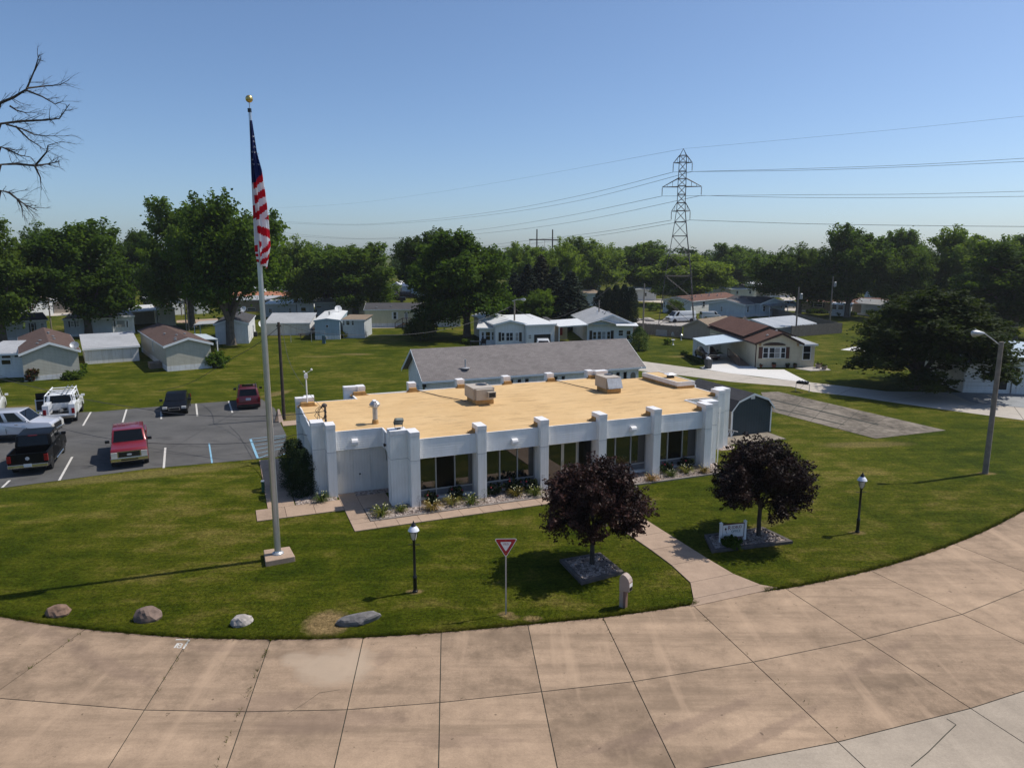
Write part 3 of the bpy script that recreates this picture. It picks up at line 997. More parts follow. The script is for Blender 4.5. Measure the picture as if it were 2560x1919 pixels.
MB().box(.05, .95, .0, 1.3, 0, .26).build('curb', FLASH, ac, bevel=.02)
MB().box(0, 1.02, .14, 1.45, .262, .93).build('body', BEIGE, ac, bevel=.012)
m = MB()
m.add([(.06, -.12, .30), (1.0, -.12, .30), (1.0, .136, .30), (.06, .136, .30), (.06, -.10, .36), (1.0, -.10, .36), (1.0, .136, .88), (.06, .136, .88)],
      [(0, 3, 2, 1), (4, 5, 6, 7), (0, 1, 5, 4), (1, 2, 6, 5), (2, 3, 7, 6), (3, 0, 4, 7)])
m.build('sloped_hood', GALV, ac)
MB().box(1.022, 1.03, .3, 1.35, .35, .88).build('coil', DARK, ac)
fan(ac, .7, 1.1, .931, .27)

fl = thing('flue_vent', 'galvanised round flue with bulky angular cap on the tan roof', 'vent', on_office(-.72, 4.02, ZR - .02), BA)
MB().lathe([(.165, 0), (.15, .2), (.13, .22), (.12, .235)], 18).build('boot', FLASH, fl)
MB().lathe([(.118, .2), (.118, .82)], 18).build('pipe', GALV, fl, smooth=True)
cp = MB()
cp.lathe([(.14, .80), (.26, .93), (.26, 1.0), (.15, 1.13), (.0, 1.14)], 8)
c_ = cp.build('cowl', GALV, fl)
MB().obox((0, -.2, .98), (.17, .1, .22)).obox((0, .2, .98), (.17, .1, .22)).build('end_box', CAP, c_)
MB().obox((0, 0, 1.15), (.16, .44, .02)).build('top_plate', CAP, c_)

fd = thing('floodlight', 'boxy dark floodlight on a bracket above the white front pier', 'floodlight', on_office(-.30, .85, ZP), BA)
MB().path([(-.17, 0, .24), (-.17, 0, .05), (.17, 0, .05), (.17, 0, .24)], .016, 6).lathe([(.09, 0), (.09, .03), (.03, .05)], 10).build('bracket', BLACK, fd)
rot = Matrix.Rotation(R(38), 3, 'X') @ Matrix.Rotation(R(6), 3, 'Y')
MB().obox((0, 0, .34), (.40, .17, .32), rot).build('housing', paint('olive_grey_housing', (0.075, 0.085, 0.075), .5, .1), fd, bevel=.03)
n_ = rot @ Vector((0, -1, 0))
n2 = rot @ Vector((0, 0, 1))
MB().obox(Vector((0, 0, .34)) + n2 * .163, (.24, .13, .008), rot).build('lens', glass('floodlight_lens', (.16, .19, .18), 1.5, .15), fd)

ms = thing('weather_mast', 'thin white pole with small weather sensors at roof corner', 'weather station', on_office(-3.32, 9.25, 2.95), BA)
MB().tube((0, 0, 0), (0, 0, 1.85), .035).build('pole', WHITE, ms)
MB().box(-.09, .09, -.06, .06, 1.55, 1.78).build('sensor_box', WHITE, ms)
MB().path([(0, 0, 1.8), (.3, 0, 1.98)], .012, 6).lathe([(.05, 1.96), (.05, 2.04), (.02, 2.06)], 8, (.3, 0, 0)).lathe([(.05, 1.88), (.05, 1.95)], 8, (-.08, 0, 0)).build('wind_gauge', WHITE, ms)
em = thing('service_mast', 'short dark electrical mast with looping cables at left roof corner', 'electrical mast', on_office(-3.0, 4.3, 2.95), BA)
MB().tube((0, 0, 0), (0, 0, 1.0), .05).lathe([(.05, .95), (.13, 1.0), (.12, 1.1), (.03, 1.16)], 12, (-.03, 0, 0)).build('pipe', paint('rusty_pipe', (.09, .07, .06), .7, .3), em)
for z in (.35, .55, .75):
    MB().lathe([(.03, 0), (.05, .03), (.03, .06), (.05, .09), (.03, .12)], 10, (0, -.17, z), 'y').build('insulator', BLACK, em)
m = MB()
for s, (x, z) in enumerate(((-.45, .85), (-.5, .6), (-.4, .35), (-.3, .2))):
    m.path([(-.05, 0, 1.05), (-.28, -.02, 1.0 - s * .06), (x, -.05 * s, z), (-.3, -.1, z - .25), (-.03, -.15, .4 + .1 * s)], .013, 5)
m.build('cable_loop', BLACK, em)
vt = thing('roof_vent', 'square vent with white tilted cap on the raised roof corner', 'vent', on_office(18.5, 7.7, ZP - .03), BA)
MB().box(-.17, .17, -.17, .17, 0, .13).build('base', BLACK, vt)
MB().box(-.11, .11, -.11, .11, .131, .2).build('neck', GALV, vt)
m = MB(); m.add([(-.34, -.26, .2), (.34, -.26, .2), (.34, .26, .2), (-.34, .26, .2), (-.12, -.09, .3), (.12, -.09, .3), (.12, .09, .3), (-.12, .09, .3)], [(0, 3, 2, 1), (4, 5, 6, 7), (0, 1, 5, 4), (1, 2, 6, 5), (2, 3, 7, 6), (3, 0, 4, 7)])
m.build('cap', CAP, vt)
sp = thing('vent_pipe', 'stub of tan vent pipe near the flue on the roof', 'vent pipe', on_office(-.15, 8.0, ZR), BA)
MB().lathe([(.05, 0), (.045, .16)], 10).build('pipe', FLASH, sp)
tag(MB().path([on_office(4.95, 7.4, ZR + .03), on_office(4.0, 9.2, ZR + .03), on_office(3.2, 11.2, ZR + .06)], .022, 6).build('roof_cable', BLACK), 'dark cable running from the boxy roof unit to the back edge', 'cable')
tag(MB().path([on_office(13.2, 7.3, ZR + .03), on_office(12.7, 9.2, ZR + .03), on_office(12.2, 11.2, ZR + .06)], .022, 6).build('roof_cable', BLACK), 'dark cable running from the sloped-front roof unit to the back edge', 'cable')
# ================================================================== homes and other buildings
def W(o, p):
    """world point to the local frame of a thing that only turns about z"""
    d = Vector(p) - o.location
    a = o.rotation_euler.z
    return Vector((d.x * math.cos(a) + d.y * math.sin(a), -d.x * math.sin(a) + d.y * math.cos(a), d.z))

def hit(o, px, axis, val):
    """where the line of sight through pixel px meets the local plane axis = val"""
    r = Vector(ray(*px))
    c = W(o, (0, 0, CAM_H))
    a = o.rotation_euler.z
    d = Vector((r.x * math.cos(a) + r.y * math.sin(a), -r.x * math.sin(a) + r.y * math.cos(a), r.z))
    i = 0 if axis == 'x' else 1
    t = (val - c[i]) / d[i]
    return c + d * t

HS_CREAM = siding('cream_lap_siding', (0.60, 0.55, 0.42), 0.13, 'z', .5)
HS_BEIGE = siding('beige_lap_siding', (0.46, 0.44, 0.37), 0.13, 'z', .5)
HS_GREY = siding('grey_lap_siding', (0.50, 0.53, 0.54), 0.13, 'z', .5)
HS_WHITE = siding('white_house_siding', (0.70, 0.71, 0.71), 0.13, 'z', .5)
HS_BLUE = siding('pale_blue_siding', (0.33, 0.43, 0.50), 0.16, 'z', .4)
HS_LBLUE = siding('light_blue_grey_siding', (0.55, 0.62, 0.67), 0.13, 'z', .5)
HS_YEL = siding('pale_yellow_siding', (0.60, 0.57, 0.40), 0.12, 'z', .5)
HS_TAN = siding('tan_grey_siding', (0.32, 0.28, 0.235), 0.14, 'z', .4)
HS_BROWN = siding('brown_siding', (0.26, 0.215, 0.17), 0.14, 'z', .4)
HS_VERT = siding('white_vertical_skirting', (0.68, 0.68, 0.68), 0.12, 'xy', .5, dirt=.3)
RF_BROWN = shingle('brown_shingles', (0.105, 0.070, 0.060))
RF_DBROWN = shingle('dark_brown_shingles', (0.105, 0.055, 0.042))
RF_RED = shingle('reddish_shingles', (0.15, 0.080, 0.062))
RF_GREY = shingle('grey_brown_shingles', (0.195, 0.175, 0.168), .25)
RF_DGREY = shingle('dark_grey_shingles', (0.070, 0.068, 0.072))
RF_TAN = shingle('tan_shingles', (0.24, 0.185, 0.135))
RF_LGREY = shingle('light_grey_shingles', (0.36, 0.37, 0.385), .15)
RF_ORANGE = paint('orange_brown_roofing', (0.33, 0.13, 0.065), .85, .2, 2)
RF_WMET = siding('white_metal_roof', (0.66, 0.655, 0.64), 0.4, 'x', .3, .4)
RF_BMET = siding('pale_blue_metal_roof', (0.52, 0.60, 0.65), 0.35, 'y', .3, .35)
RF_GMET = siding('grey_metal_roof', (0.40, 0.42, 0.44), 0.5, 'x', .3, .4, dirt=.4)
RF_WHITE = siding('white_coated_roof', (0.70, 0.71, 0.71), 0.5, 'x', .3, .4, dirt=.2)
TRIMW = paint('trim_white', (0.72, 0.74, 0.75), .45, .05)
TRIMD = paint('trim_dark_brown', (0.05, 0.028, 0.022), .5, .1)
SHUT = {'black': BLACK, 'brown': paint('brown_shutters', (.075, .03, .022), .5, .1), 'white': WHITE, 'grey': GREYMET, 'green': paint('dark_green_shutters', (.02, .045, .035), .5, .1), 'maroon': paint('maroon_shutters', (.12, .035, .035), .5, .1)}
CURT = glass('curtained_pane', (0.30, 0.31, 0.31), 1.5, .1)

def window(parent, face, s0, s1, z0, z1, w, mat=PANE, sh=None, rail=True, frame=TRIMW, cols=1, name='window'):
    """window proud of the wall: frame, pane(s) and shutters"""
    s0, s1 = min(s0, s1), max(s0, s1)
    z0, z1 = min(z0, z1), max(z0, z1)
    t = min(.06, (s1 - s0) * .12)
    def bx(m, a, b, y0, y1, c, d):
        if face == 'f': m.box(a, b, -y1, -y0, c, d)
        elif face == 'l': m.box(-y1, -y0, a, b, c, d)
        elif face == 'r': m.box(w + y0, w + y1, a, b, c, d)
    fr = MB()
    bx(fr, s0, s0 + t, .004, .05, z0, z1); bx(fr, s1 - t, s1, .004, .05, z0, z1)
    bx(fr, s0 + t, s1 - t, .004, .05, z0, z0 + t); bx(fr, s0 + t, s1 - t, .004, .05, z1 - t, z1)
    if rail:
        bx(fr, s0 + t, s1 - t, .004, .04, (z0 + z1) / 2 - .02, (z0 + z1) / 2 + .02)
    for c in range(1, cols):
        x = s0 + (s1 - s0) * c / cols
        bx(fr, x - .03, x + .03, .004, .045, z0 + t, z1 - t)
    o = fr.build(name, frame, parent)
    for c in range(cols):
        m = MB()
        x0 = s0 + (s1 - s0) * c / cols + (t if c == 0 else .031)
        x1 = s0 + (s1 - s0) * (c + 1) / cols - (t if c == cols - 1 else .031)
        bx(m, x0, x1, .006, .02, z0 + t, z1 - t)
        m.build('pane', mat, o)
    if sh:
        sw = min(.3, (s1 - s0) * .38)
        for a, b in ((s0 - sw - .02, s0 - .02), (s1 + .02, s1 + sw + .02)):
            m = MB()
            bx(m, a, b, .004, .03, z0 + .0, z1)
            m.build('shutter', SHUT[sh], parent)
    return o

def roof_panel(pts, t, mat, parent, name='roof'):
    """sloping sheet whose own frame lies in the roof plane: x along the eave, y up the slope"""
    pts = [Vector(p) for p in pts]
    o0 = pts[0]
    ex_ = (pts[1] - pts[0]).normalized()
    nz = ex_.cross(pts[-1] - pts[0]).normalized()
    ey_ = nz.cross(ex_)
    M3 = Matrix((ex_, ey_, nz)).transposed()
    loc = [M3.transposed() @ (p - o0) for p in pts]
    m = MB()
    n = len(loc)
    v = [(p.x, p.y, 0) for p in loc] + [(p.x, p.y, -t) for p in loc]
    m.add(v, [tuple(range(n)), tuple(range(2 * n - 1, n - 1, -1))] + [(i, n + i, n + (i + 1) % n, (i + 1) % n) for i in range(n)])
    o = m.build(name, mat, parent)
    o.location = o0
    o.rotation_euler = M3.to_euler()
    return o

def home(name, label, A, B, depth, eave, rise, wall, roof, ridge='y', skirt=.5, over=.25, wins=(), cat='house', group=None, trim=TRIMW, skirtm=HS_VERT, back=0.0, apex=.5, vents=()):
    A, B = Vector((A[0], A[1], 0)), Vector((B[0], B[1], 0))
    w = (B - A).length
    o = thing(name, label, cat, A, math.atan2(B.y - A.y, B.x - A.x), group)
    t = .09
    m = MB()
    if ridge == 'y':
        xm = w * apex
        m.add([(0, 0, 0), (w, 0, 0), (w, 0, eave), (xm, 0, eave + rise), (0, 0, eave), (0, depth, 0), (w, depth, 0), (w, depth, eave), (xm, depth, eave + rise), (0, depth, eave)],
              [(0, 1, 2, 3, 4), (9, 8, 7, 6, 5), (0, 5, 6, 1), (1, 6, 7, 2), (2, 7, 8, 3), (3, 8, 9, 4), (4, 9, 5, 0)])
        m.build('wall', wall, o)
        sl0, sl1 = rise / xm, rise / (w - xm)
        g = .03 + t
        e = over
        zr = eave + rise + g
        roof_panel([(-e, depth + e, eave - e * sl0 + g), (-e, -e, eave - e * sl0 + g), (xm - .001, -e, zr), (xm - .001, depth + e, zr)], t, roof, o)
        roof_panel([(w + e, -e, eave - e * sl1 + g), (w + e, depth + e, eave - e * sl1 + g), (xm + .001, depth + e, zr), (xm + .001, -e, zr)], t, roof, o)
        b = MB()
        for (x0, sl) in ((-e, sl0), (w + e, sl1)):
            z0 = eave - e * sl + g - t - .005
            b.add([(x0, -e - .012, z0 - .13), (xm, -e - .012, zr - t - .14), (xm, -e - .012, zr - .01), (x0, -e - .012, z0 + t), (x0, -e + .02, z0 - .13), (xm, -e + .02, zr - t - .14), (xm, -e + .02, zr - t - .012), (x0, -e + .02, z0)],
                  [(0, 1, 2, 3), (7, 6, 5, 4), (0, 4, 5, 1), (1, 5, 6, 2), (2, 6, 7, 3), (3, 7, 4, 0)])
        b.build('barge_board', trim, o)
        c = MB()
        c.box(-e - .02, -e + .0, -e, depth + e, eave - e * sl0 + g - t - .06, eave - e * sl0 + g - .02)
        c.box(w + e, w + e + .02, -e, depth + e, eave - e * sl1 + g - t - .06, eave - e * sl1 + g - .02)
        c.build('gutter', trim, o)
    elif ridge == 'x':
        ym = depth * apex
        m.add([(0, 0, 0), (0, depth, 0), (0, depth, eave), (0, ym, eave + rise), (0, 0, eave), (w, 0, 0), (w, depth, 0), (w, depth, eave), (w, ym, eave + rise), (w, 0, eave)],
              [(4, 3, 2, 1, 0), (5, 6, 7, 8, 9), (0, 5, 9, 4), (1, 2, 7, 6), (4, 9, 8, 3), (3, 8, 7, 2), (0, 1, 6, 5)])
        m.build('wall', wall, o)
        sl = rise / ym
        sl2 = rise / (depth - ym)
        g = .03 + t
        e = over
        zr = eave + rise + g
        roof_panel([(-e, -e, eave - e * sl + g), (w + e, -e, eave - e * sl + g), (w + e, ym - .001, zr), (-e, ym - .001, zr)], t, roof, o)
        roof_panel([(w + e, depth + e, eave - e * sl2 + g), (-e, depth + e, eave - e * sl2 + g), (-e, ym + .001, zr), (w + e, ym + .001, zr)], t, roof, o)
        c = MB()
        z0 = eave - e * sl + g - t
        c.box(-e, w + e, -e - .035, -e - .002, z0 - .06, z0 + t - .02)
        c.build('gutter', trim, o)
        b = MB()
        for x in (-e - .02, w + e + .001):
            b.add([(x, -e, z0 - .1), (x, ym, zr - t - .1), (x, depth + e, eave - e * sl2 + g - t - .1), (x, depth + e, eave - e * sl2 + g), (x, ym, zr), (x, -e, z0 + t)] + [(x + .018, -e, z0 - .1), (x + .018, ym, zr - t - .1), (x + .018, depth + e, eave - e * sl2 + g - t - .1), (x + .018, depth + e, eave - e * sl2 + g), (x + .018, ym, zr), (x + .018, -e, z0 + t)],
                  [(0, 1, 2, 3, 4, 5), (11, 10, 9, 8, 7, 6), (0, 6, 7, 1), (1, 7, 8, 2), (2, 8, 9, 3), (3, 9, 10, 4), (4, 10, 11, 5), (5, 11, 6, 0)])
        b.build('barge_board', trim, o)
    else:                                                   # one plane: rise counts from the front to the back edge
        m.add([(0, 0, 0), (w, 0, 0), (w, depth, 0), (0, depth, 0), (0, 0, eave), (w, 0, eave), (w, depth, eave + rise), (0, depth, eave + rise)],
              [(0, 3, 2, 1), (4, 5, 6, 7), (0, 1, 5, 4), (1, 2, 6, 5), (2, 3, 7, 6), (3, 0, 4, 7)])
        m.build('wall', wall, o)
        e, g, sl = over, .03 + t, rise / depth
        roof_panel([(-e, -e, eave - e * sl + g), (w + e, -e, eave - e * sl + g), (w + e, depth + e, eave + rise + e * sl + g), (-e, depth + e, eave + rise + e * sl + g)], t, roof, o)
        z0 = eave - e * sl + g - t
        MB().box(-e - .01, w + e + .01, -e - .03, -e - .002, z0 - .08, z0 + t - .01).build('fascia', trim, o)
    if skirt:
        s = MB()
        e = .018
        s.box(-e, w + e, -e, -.001, 0, skirt); s.box(-e, -.001, -.0005, depth, 0, skirt); s.box(w + .001, w + e, -.0005, depth, 0, skirt)
        s.build('skirting', skirtm, o)
    for face, p0, p1, kw in wins:
        if face in 'flr' and len(face) == 1:
            ax, val = ('y', 0) if face == 'f' else ('x', 0 if face == 'l' else w)
            a, b = hit(o, p0, ax, val), hit(o, p1, ax, val)
            i = 0 if face == 'f' else 1
            lim = w if face == 'f' else depth
            s0, s1 = sorted((a[i], b[i]))
            s0, s1 = max(.05, s0), min(lim - .05, s1)
            if s1 - s0 < .12: continue
            z0, z1 = sorted((a[2], b[2]))
            window(o, face, s0, s1, max(.25, z0), min(eave + rise * .6, z1), w, **kw)
    for (fx, fy, h) in vents:
        if ridge == 'y':
            xm = w * apex
            x = fx * w
            z = eave + rise * (1 - abs(x - xm) / (xm if x < xm else w - xm)) + .1
        elif ridge == 'x':
            ym = depth * apex
            x = fx * w
            z = eave + rise * (1 - abs(fy * depth - ym) / (ym if fy * depth < ym else depth - ym)) + .1
        else:
            x = fx * w
            z = eave + rise * fy + .1
        MB().lathe([(.09, -.05), (.09, h), (.14, h + .01), (.14, h + .06), (.02, h + .1)], 8, (x, fy * depth, z)).build('roof_vent', GREYMET, o)
    o['w'] = w
    return o
def canopy(parent, quad, t, mat, posts=(), name='canopy', post=WHITE, pr=.05):
    """carport or porch roof in the frame of its home, on posts"""
    c = roof_panel(quad, t, mat, parent, name)
    for (x, y, z) in posts:
        MB().box(x - pr, x + pr, y - pr, y + pr, 0, z).build('post', post, parent)
    return c

p3 = lambda x, y: (x * 300 / 1913, 700 + y * 300 / 1913)
p4 = lambda x, y: (280 + x * 380 / 2212, 720 + y * 380 / 2212)
p5 = lambda x, y: (640 + x * 380 / 2212, 700 + y * 380 / 2212)
p6 = lambda x, y: (960 + x * 360 / 2212, 690 + y * 360 / 2212)
p7 = lambda x, y: (1280 + x * 360 / 2212, 740 + y * 360 / 2212)
p8 = lambda x, y: (1600 + x * 440 / 2212, 640 + y * 440 / 2212)
pb = lambda x, y: (1980 + x * 580 / 2212, 640 + y * 580 / 2212)
pe = lambda x, y: (1660 + x * 900 / 2212, 560 + y * 900 / 2212)
c6 = lambda x, y: (960 + x * 400 / 2212, 820 + y * 400 / 2212)
c7 = lambda x, y: (1360 + x * 400 / 2212, 820 + y * 400 / 2212)
DK = glass('dark_house_pane', (.008, .009, .01), 1.6, .05)

# ---- long grey-roofed hall behind the office
A_, B_ = U(5.0, 15.85), U(21.2, 15.85)
wl = []
for x0, x1, y0, y1, cc in ((1725, 1790, 705, 775, c6), (1835, 1900, 700, 775, c6), (1940, 2005, 692, 775, c6), (60, 92, 665, 735, c7), (128, 190, 662, 735, c7), (232, 292, 655, 735, c7), (988, 1048, 603, 735, c7), (1087, 1145, 598, 735, c7)):
    wl.append(('f', cc(x0, y0), cc(x1, y1), dict(mat=DK, rail=False)))
hall = home('hall', 'long white hall with grey shingled gable roof right behind the office', A_, B_, 5.0, 2.90, 1.52, SIDE_V, RF_GREY, 'x', 0, .42, wl, 'hall', vents=())
aw = hit(hall, c7(1195, 610), 'y', 0); aw2 = hit(hall, c7(1262, 690), 'y', 0)
m = MB()
xc, r_ = (aw.x + aw2.x) / 2, abs(aw2.x - aw.x) / 2
arch = [(xc + r_ * math.cos(t), aw.z - r_ + r_ * math.sin(t)) for t in np.linspace(0, math.pi, 11)] + [(xc - r_, .8), (xc + r_, .8)]
m.ext(arch, -.03, -.004)
m.build('arched_window', paint('tan_arch_pane', (.22, .2, .16), .3, .1), hall)
m = MB()
arch2 = [(xc + (r_ + .08) * math.cos(t), aw.z - r_ + (r_ + .08) * math.sin(t)) for t in np.linspace(0, math.pi, 11)] + [(xc - r_ - .08, .7), (xc + r_ + .08, .7)]
m.ext(arch2, -.018, -.003)
m.build('arch_frame', TRIMW, hall)
h_ = hit(hall, c7(905, 640), 'y', 0)
MB().box(h_.x - .2, h_.x + .2, -.22, -.004, h_.z - .06, h_.z + .1).build('wall_lamp', BLACK, hall)
h_ = hit(hall, c6(552, 788), 'y', 0)
MB().box(h_.x - .12, h_.x + .08, -.3, -.004, h_.z - .1, h_.z + .1).build('wall_lamp', BLACK, hall)
MB().lathe([(.09, 0), (.30, .02), (.32, .05), (.1, .1)], 12, (2.85, .45, 2.90 + .45 * .608 + .12)).lathe([(.055, .1), (.055, .65)], 10, (2.85, .45, 2.90 + .45 * .608 + .12)).build('vent_pipe', GALV, hall)
m = MB()
for y in (-.2,):
    m.path([(hall['w'] + .05, -.46, 2.72), (hall['w'] - .05, -.1, 2.5), (hall['w'] - .05, -.06, 0)], .05, 6)
m.build('downpipe', TRIMW, hall)
m = MB()
lx = -.42 - .015
m.add([(lx, -.4, 2.45), (lx, 2.5, 4.44), (lx, 5.4, 2.45), (lx, 5.4, 2.2), (lx, 2.5, 4.2), (lx, -.4, 2.2)], [(0, 1, 4, 5), (1, 2, 3, 4)])
MB().box(-.03, -.001, 2.0, 2.9, 0, 2.05).build('side_door', HS_LBLUE, hall)
for y in (.5, .8):
    MB().box(-.03, -.001, y, y + .16, .6, 2.2).build('side_window', DK, hall)

# ---- dark barn-shaped shed
SHEDM = siding('slate_teal_panel', (0.030, 0.046, 0.056), 0.2, 'xy', .8, .6, .1, dirt=.05)
SHEDS = siding('shed_side_panel', (0.16, 0.155, 0.15), 0.2, 'xy', .8, .6, .1)
sa, sb = Vector((13.40, 42.12, 0)), Vector((16.15, 43.2, 0))
shed = thing('barn_shed', 'dark teal barn shed with gambrel roof and white trim', 'shed', sa, BA)
w = (sb - sa).length
Ls = 5.3
prof = [(-.02, 0), (w + .02, 0), (w + .02, 1.70), (w * .86, 2.18), (w * .5, 2.56), (w * .14, 2.18), (-.02, 1.70)]
MB().ext([(x, z) for x, z in prof], 0, Ls).build('wall', SHEDM, shed)
RSH = shingle('charcoal_shingles', (0.045, 0.045, 0.05))
e = .14
gp = [(-.16, 1.62), (w * .12, 2.22), (w * .5, 2.62), (w * .88, 2.22), (w + .16, 1.62)]
for i in range(4):
    (x0, z0), (x1, z1) = gp[i], gp[i + 1]
    if i < 2:
        roof_panel([(x0, Ls + e, z0), (x0, -e, z0), (x1, -e, z1), (x1, Ls + e, z1)], .05, RSH, shed)
    else:
        roof_panel([(x1, -e, z1), (x1, Ls + e, z1), (x0, Ls + e, z0), (x0, -e, z0)], .05, RSH, shed)
b = MB()
for i in range(4):
    (x0, z0), (x1, z1) = gp[i], gp[i + 1]
    b.add([(x0, -e - .015, z0 - .13), (x1, -e - .015, z1 - .13), (x1, -e - .015, z1 + .0), (x0, -e - .015, z0 + .0), (x0, -e + .015, z0 - .13), (x1, -e + .015, z1 - .13), (x1, -e + .015, z1 - .055), (x0, -e + .015, z0 - .055)],
          [(0, 1, 2, 3), (7, 6, 5, 4), (0, 4, 5, 1), (3, 2, 6, 7)])
b.build('barge_board', TRIMW, shed)
m = MB()
for x in (-.045, w - .03):
    m.box(x, x + .075, -.03, .04, 0, 1.68)
m.build('corner_board', TRIMW, shed)
MB().box(w * .5 - .14, w * .5 + .14, -.035, -.002, 2.24, 2.46).build('gable_vent', TRIMW, shed)
MB().box(-.04, -.021, .06, Ls, 0, 1.6).build('side_panel', SHEDS, shed)
MB().box(-.1, w + .1, -.06, .0, -.02, .045).build('skid', paint('dark_timber', (.02, .02, .022), .8), shed)
# ---- ladder lying against the shed
ld = thing('ladder', 'aluminium ladder lying on its side on the shed pad', 'ladder', G(1560 + 1395 * .18083, 930 + 890 * .18083), 0)
e2 = W(ld, G(1560 + 1530 * .18083, 930 + 925 * .18083))
d = e2.normalized(); L = e2.length
top = Vector((0, 0, .42))
sh = Vector((-d.y, d.x, 0)) * .25
a0 = -d * 1.6
m = MB()
m.tube(a0 + Vector((0, 0, .04)), d * L + Vector((0, 0, .04)), .03, n=6); m.tube(a0 + sh + top, d * L + sh + top, .03, n=6)
m.build('rail', ALU, ld)
for t in np.arange(-1.5, L, .28):
    MB().tube(d * t + Vector((0, 0, .05)), d * t + sh + top, .02, n=6).build('rung', ALU, ld)

# ---- homes on the left, nearest first
home('mobile_home', 'beige gabled home with brown roof, satellite dish on its right eave', (-42.6, 61.1), (-39.14, 63.48), 15, 2.42, .82, HS_BEIGE, RF_BROWN, 'y', .42, .22, group='gabled ends of the homes along the lawn',
     vents=((.3, .12, .05), (.36, .22, .05), (.62, .25, .05), (.62, .42, .05), (.55, .55, .15)))
home('patio_room', 'grey-roofed screened porch beside the brown-roofed home at left edge', (-47.6, 62.6), (-43.2, 63.6), 5.5, 2.1, .5, HS_WHITE, RF_LGREY, 'shed', 0, .2,
     [('f', p3(10, 1160), p3(190, 1250), dict(mat=DK, rail=False)), ('f', p3(10, 1265), p3(190, 1350), dict(mat=DK, rail=False)), ('f', p3(215, 1150), p3(375, 1235), dict(mat=DK, rail=False))], 'porch')
home('garage_shed', 'low white shed with pale grey shingle roof between two brown-roofed homes', (-43.01, 70.79), (-38.9, 73.4), 7.0, 1.5, .75, HS_VERT, RF_LGREY, 'shed', 0, .15, (), 'shed')
o = home('mobile_home', 'beige gabled home with brown roof and white skirting beside round bush', (-32.64, 66.40), (-29.35, 68.66), 16.9, 2.42, .62, HS_BEIGE, RF_BROWN, 'y', .5, .22,
     [('l', p4(528, 720), p4(545, 880), dict(mat=DK)), ('l', p4(585, 760), p4(605, 920), dict(mat=DK))], group='gabled ends of the homes along the lawn', vents=((.3, .1, .05), (.25, .03, .08), (.4, .2, .04), (.62, .25, .05), (.25, .4, .1)))
MB().box(-1.1, -.05, 2.6, 4.1, 0, .55).build('steps', paint('step_wood', (.2, .15, .11), .8, .2), o)
canopy(o, [(3.8, 6, 2.25), (6.0, 6, 2.1), (6.0, 12, 2.1), (3.8, 12, 2.25)], .08, RF_BMET, [(5.9, 6.1, 2.05), (5.9, 11.9, 2.05)])
o = home('mobile_home', 'white home end with dark grey roof behind the thick forked trunk', (-36.42, 86.84), (-32.75, 87.88), 12, 2.46, .55, HS_WHITE, RF_DGREY, 'y', .42, .15,
     [('r', p4(2045, 535), p4(2062, 650), dict(mat=CURT)), ('r', p4(2165, 500), p4(2180, 600), dict(mat=DK))], vents=((.6, .5, .3), (.4, .6, .2)))
MB().box(3.83, 4.3, 7.5, 8.3, .0, .6).build('cooling_unit', DARK, o)
canopy(o, [(-3.0, 4, 2.1), (0, 4, 2.25), (0, 9, 2.25), (-3.0, 9, 2.1)], .08, RF_LGREY, [(-2.9, 4.1, 2.05), (-2.9, 8.9, 2.05)])
a5, b5 = G(163, 842), G(282, 838)
home('mobile_home', 'grey-white trailer with dark-shuttered twin window and flat tan roof', a5, b5, 7, 2.3, .25, HS_GREY, RF_TAN, 'shed', .3, .12,
     [('f', p3(1115, 655), p3(1190, 745), dict(mat=CURT, sh='black')), ('f', p3(1205, 655), p3(1270, 745), dict(mat=CURT, sh=None))])
a5, b5 = G(282, 836), G(338, 833)
o = home('mobile_home', 'white trailer front with big bay window and flat pale roof', a5, b5, 12, 2.35, .3, HS_WHITE, RF_LGREY, 'shed', .3, .15,
     [('f', p4(60, 470), p4(200, 570), dict(mat=CURT, cols=1, rail=False)), ('f', p4(20, 470), p4(55, 570), dict(mat=DK, rail=False)), ('f', p4(205, 470), p4(238, 570), dict(mat=DK, rail=False))])
b5 = G(440, 813); a5 = G(397, 815)
o = home('carport_home', 'long low cream home with pale metal carport roof left of thin poles', a5, b5, 10, 2.6, .5, HS_CREAM, RF_TAN, 'y', 0, .1)
canopy(o, [(-8.5, -.5, 2.3), (.2, -.5, 2.5), (.2, 9, 2.8), (-8.5, 9, 2.6)], .15, RF_WMET, [(-4.2, -.4, 2.3), (-.3, -.4, 2.3)])
MB().box(-3.9, -.1, 5, 5.1, 0, 2.3).build('carport_back_wall', HS_CREAM, o)
a5, b5 = G(-40, 857), G(121, 846)
home('mobile_home', 'grey home with black roof shaded by the trees at left edge', a5, b5, 6, 2.45, .7, HS_GREY, RF_DGREY, 'x', .4, .2,
     [('f', p3(480, 685), p3(560, 830), dict(mat=DK, sh='black')), ('f', p3(635, 680), p3(715, 790), dict(mat=CURT))])
a5, b5 = G(40, 795), G(134, 788)
home('mobile_home', 'white home with grey shutters standing behind the black-roofed home', a5, b5, 6, 2.7, .5, HS_WHITE, RF_TAN, 'x', .4, .15,
     [('f', p3(705, 380), p3(748, 440), dict(mat=DK, sh='grey')), ('f', p3(460, 400), p3(510, 470), dict(mat=DK, sh='maroon'))])
a5, b5 = G(136, 783), G(160, 781)
o = home('carport_home', 'pale flat carport beyond the white home with grey shutters', a5, G(226, 779), 8, 2.1, .2, HS_TAN, RF_WHITE, 'shed', 0, .3)
a5, b5 = G(232, 776), G(264, 774)
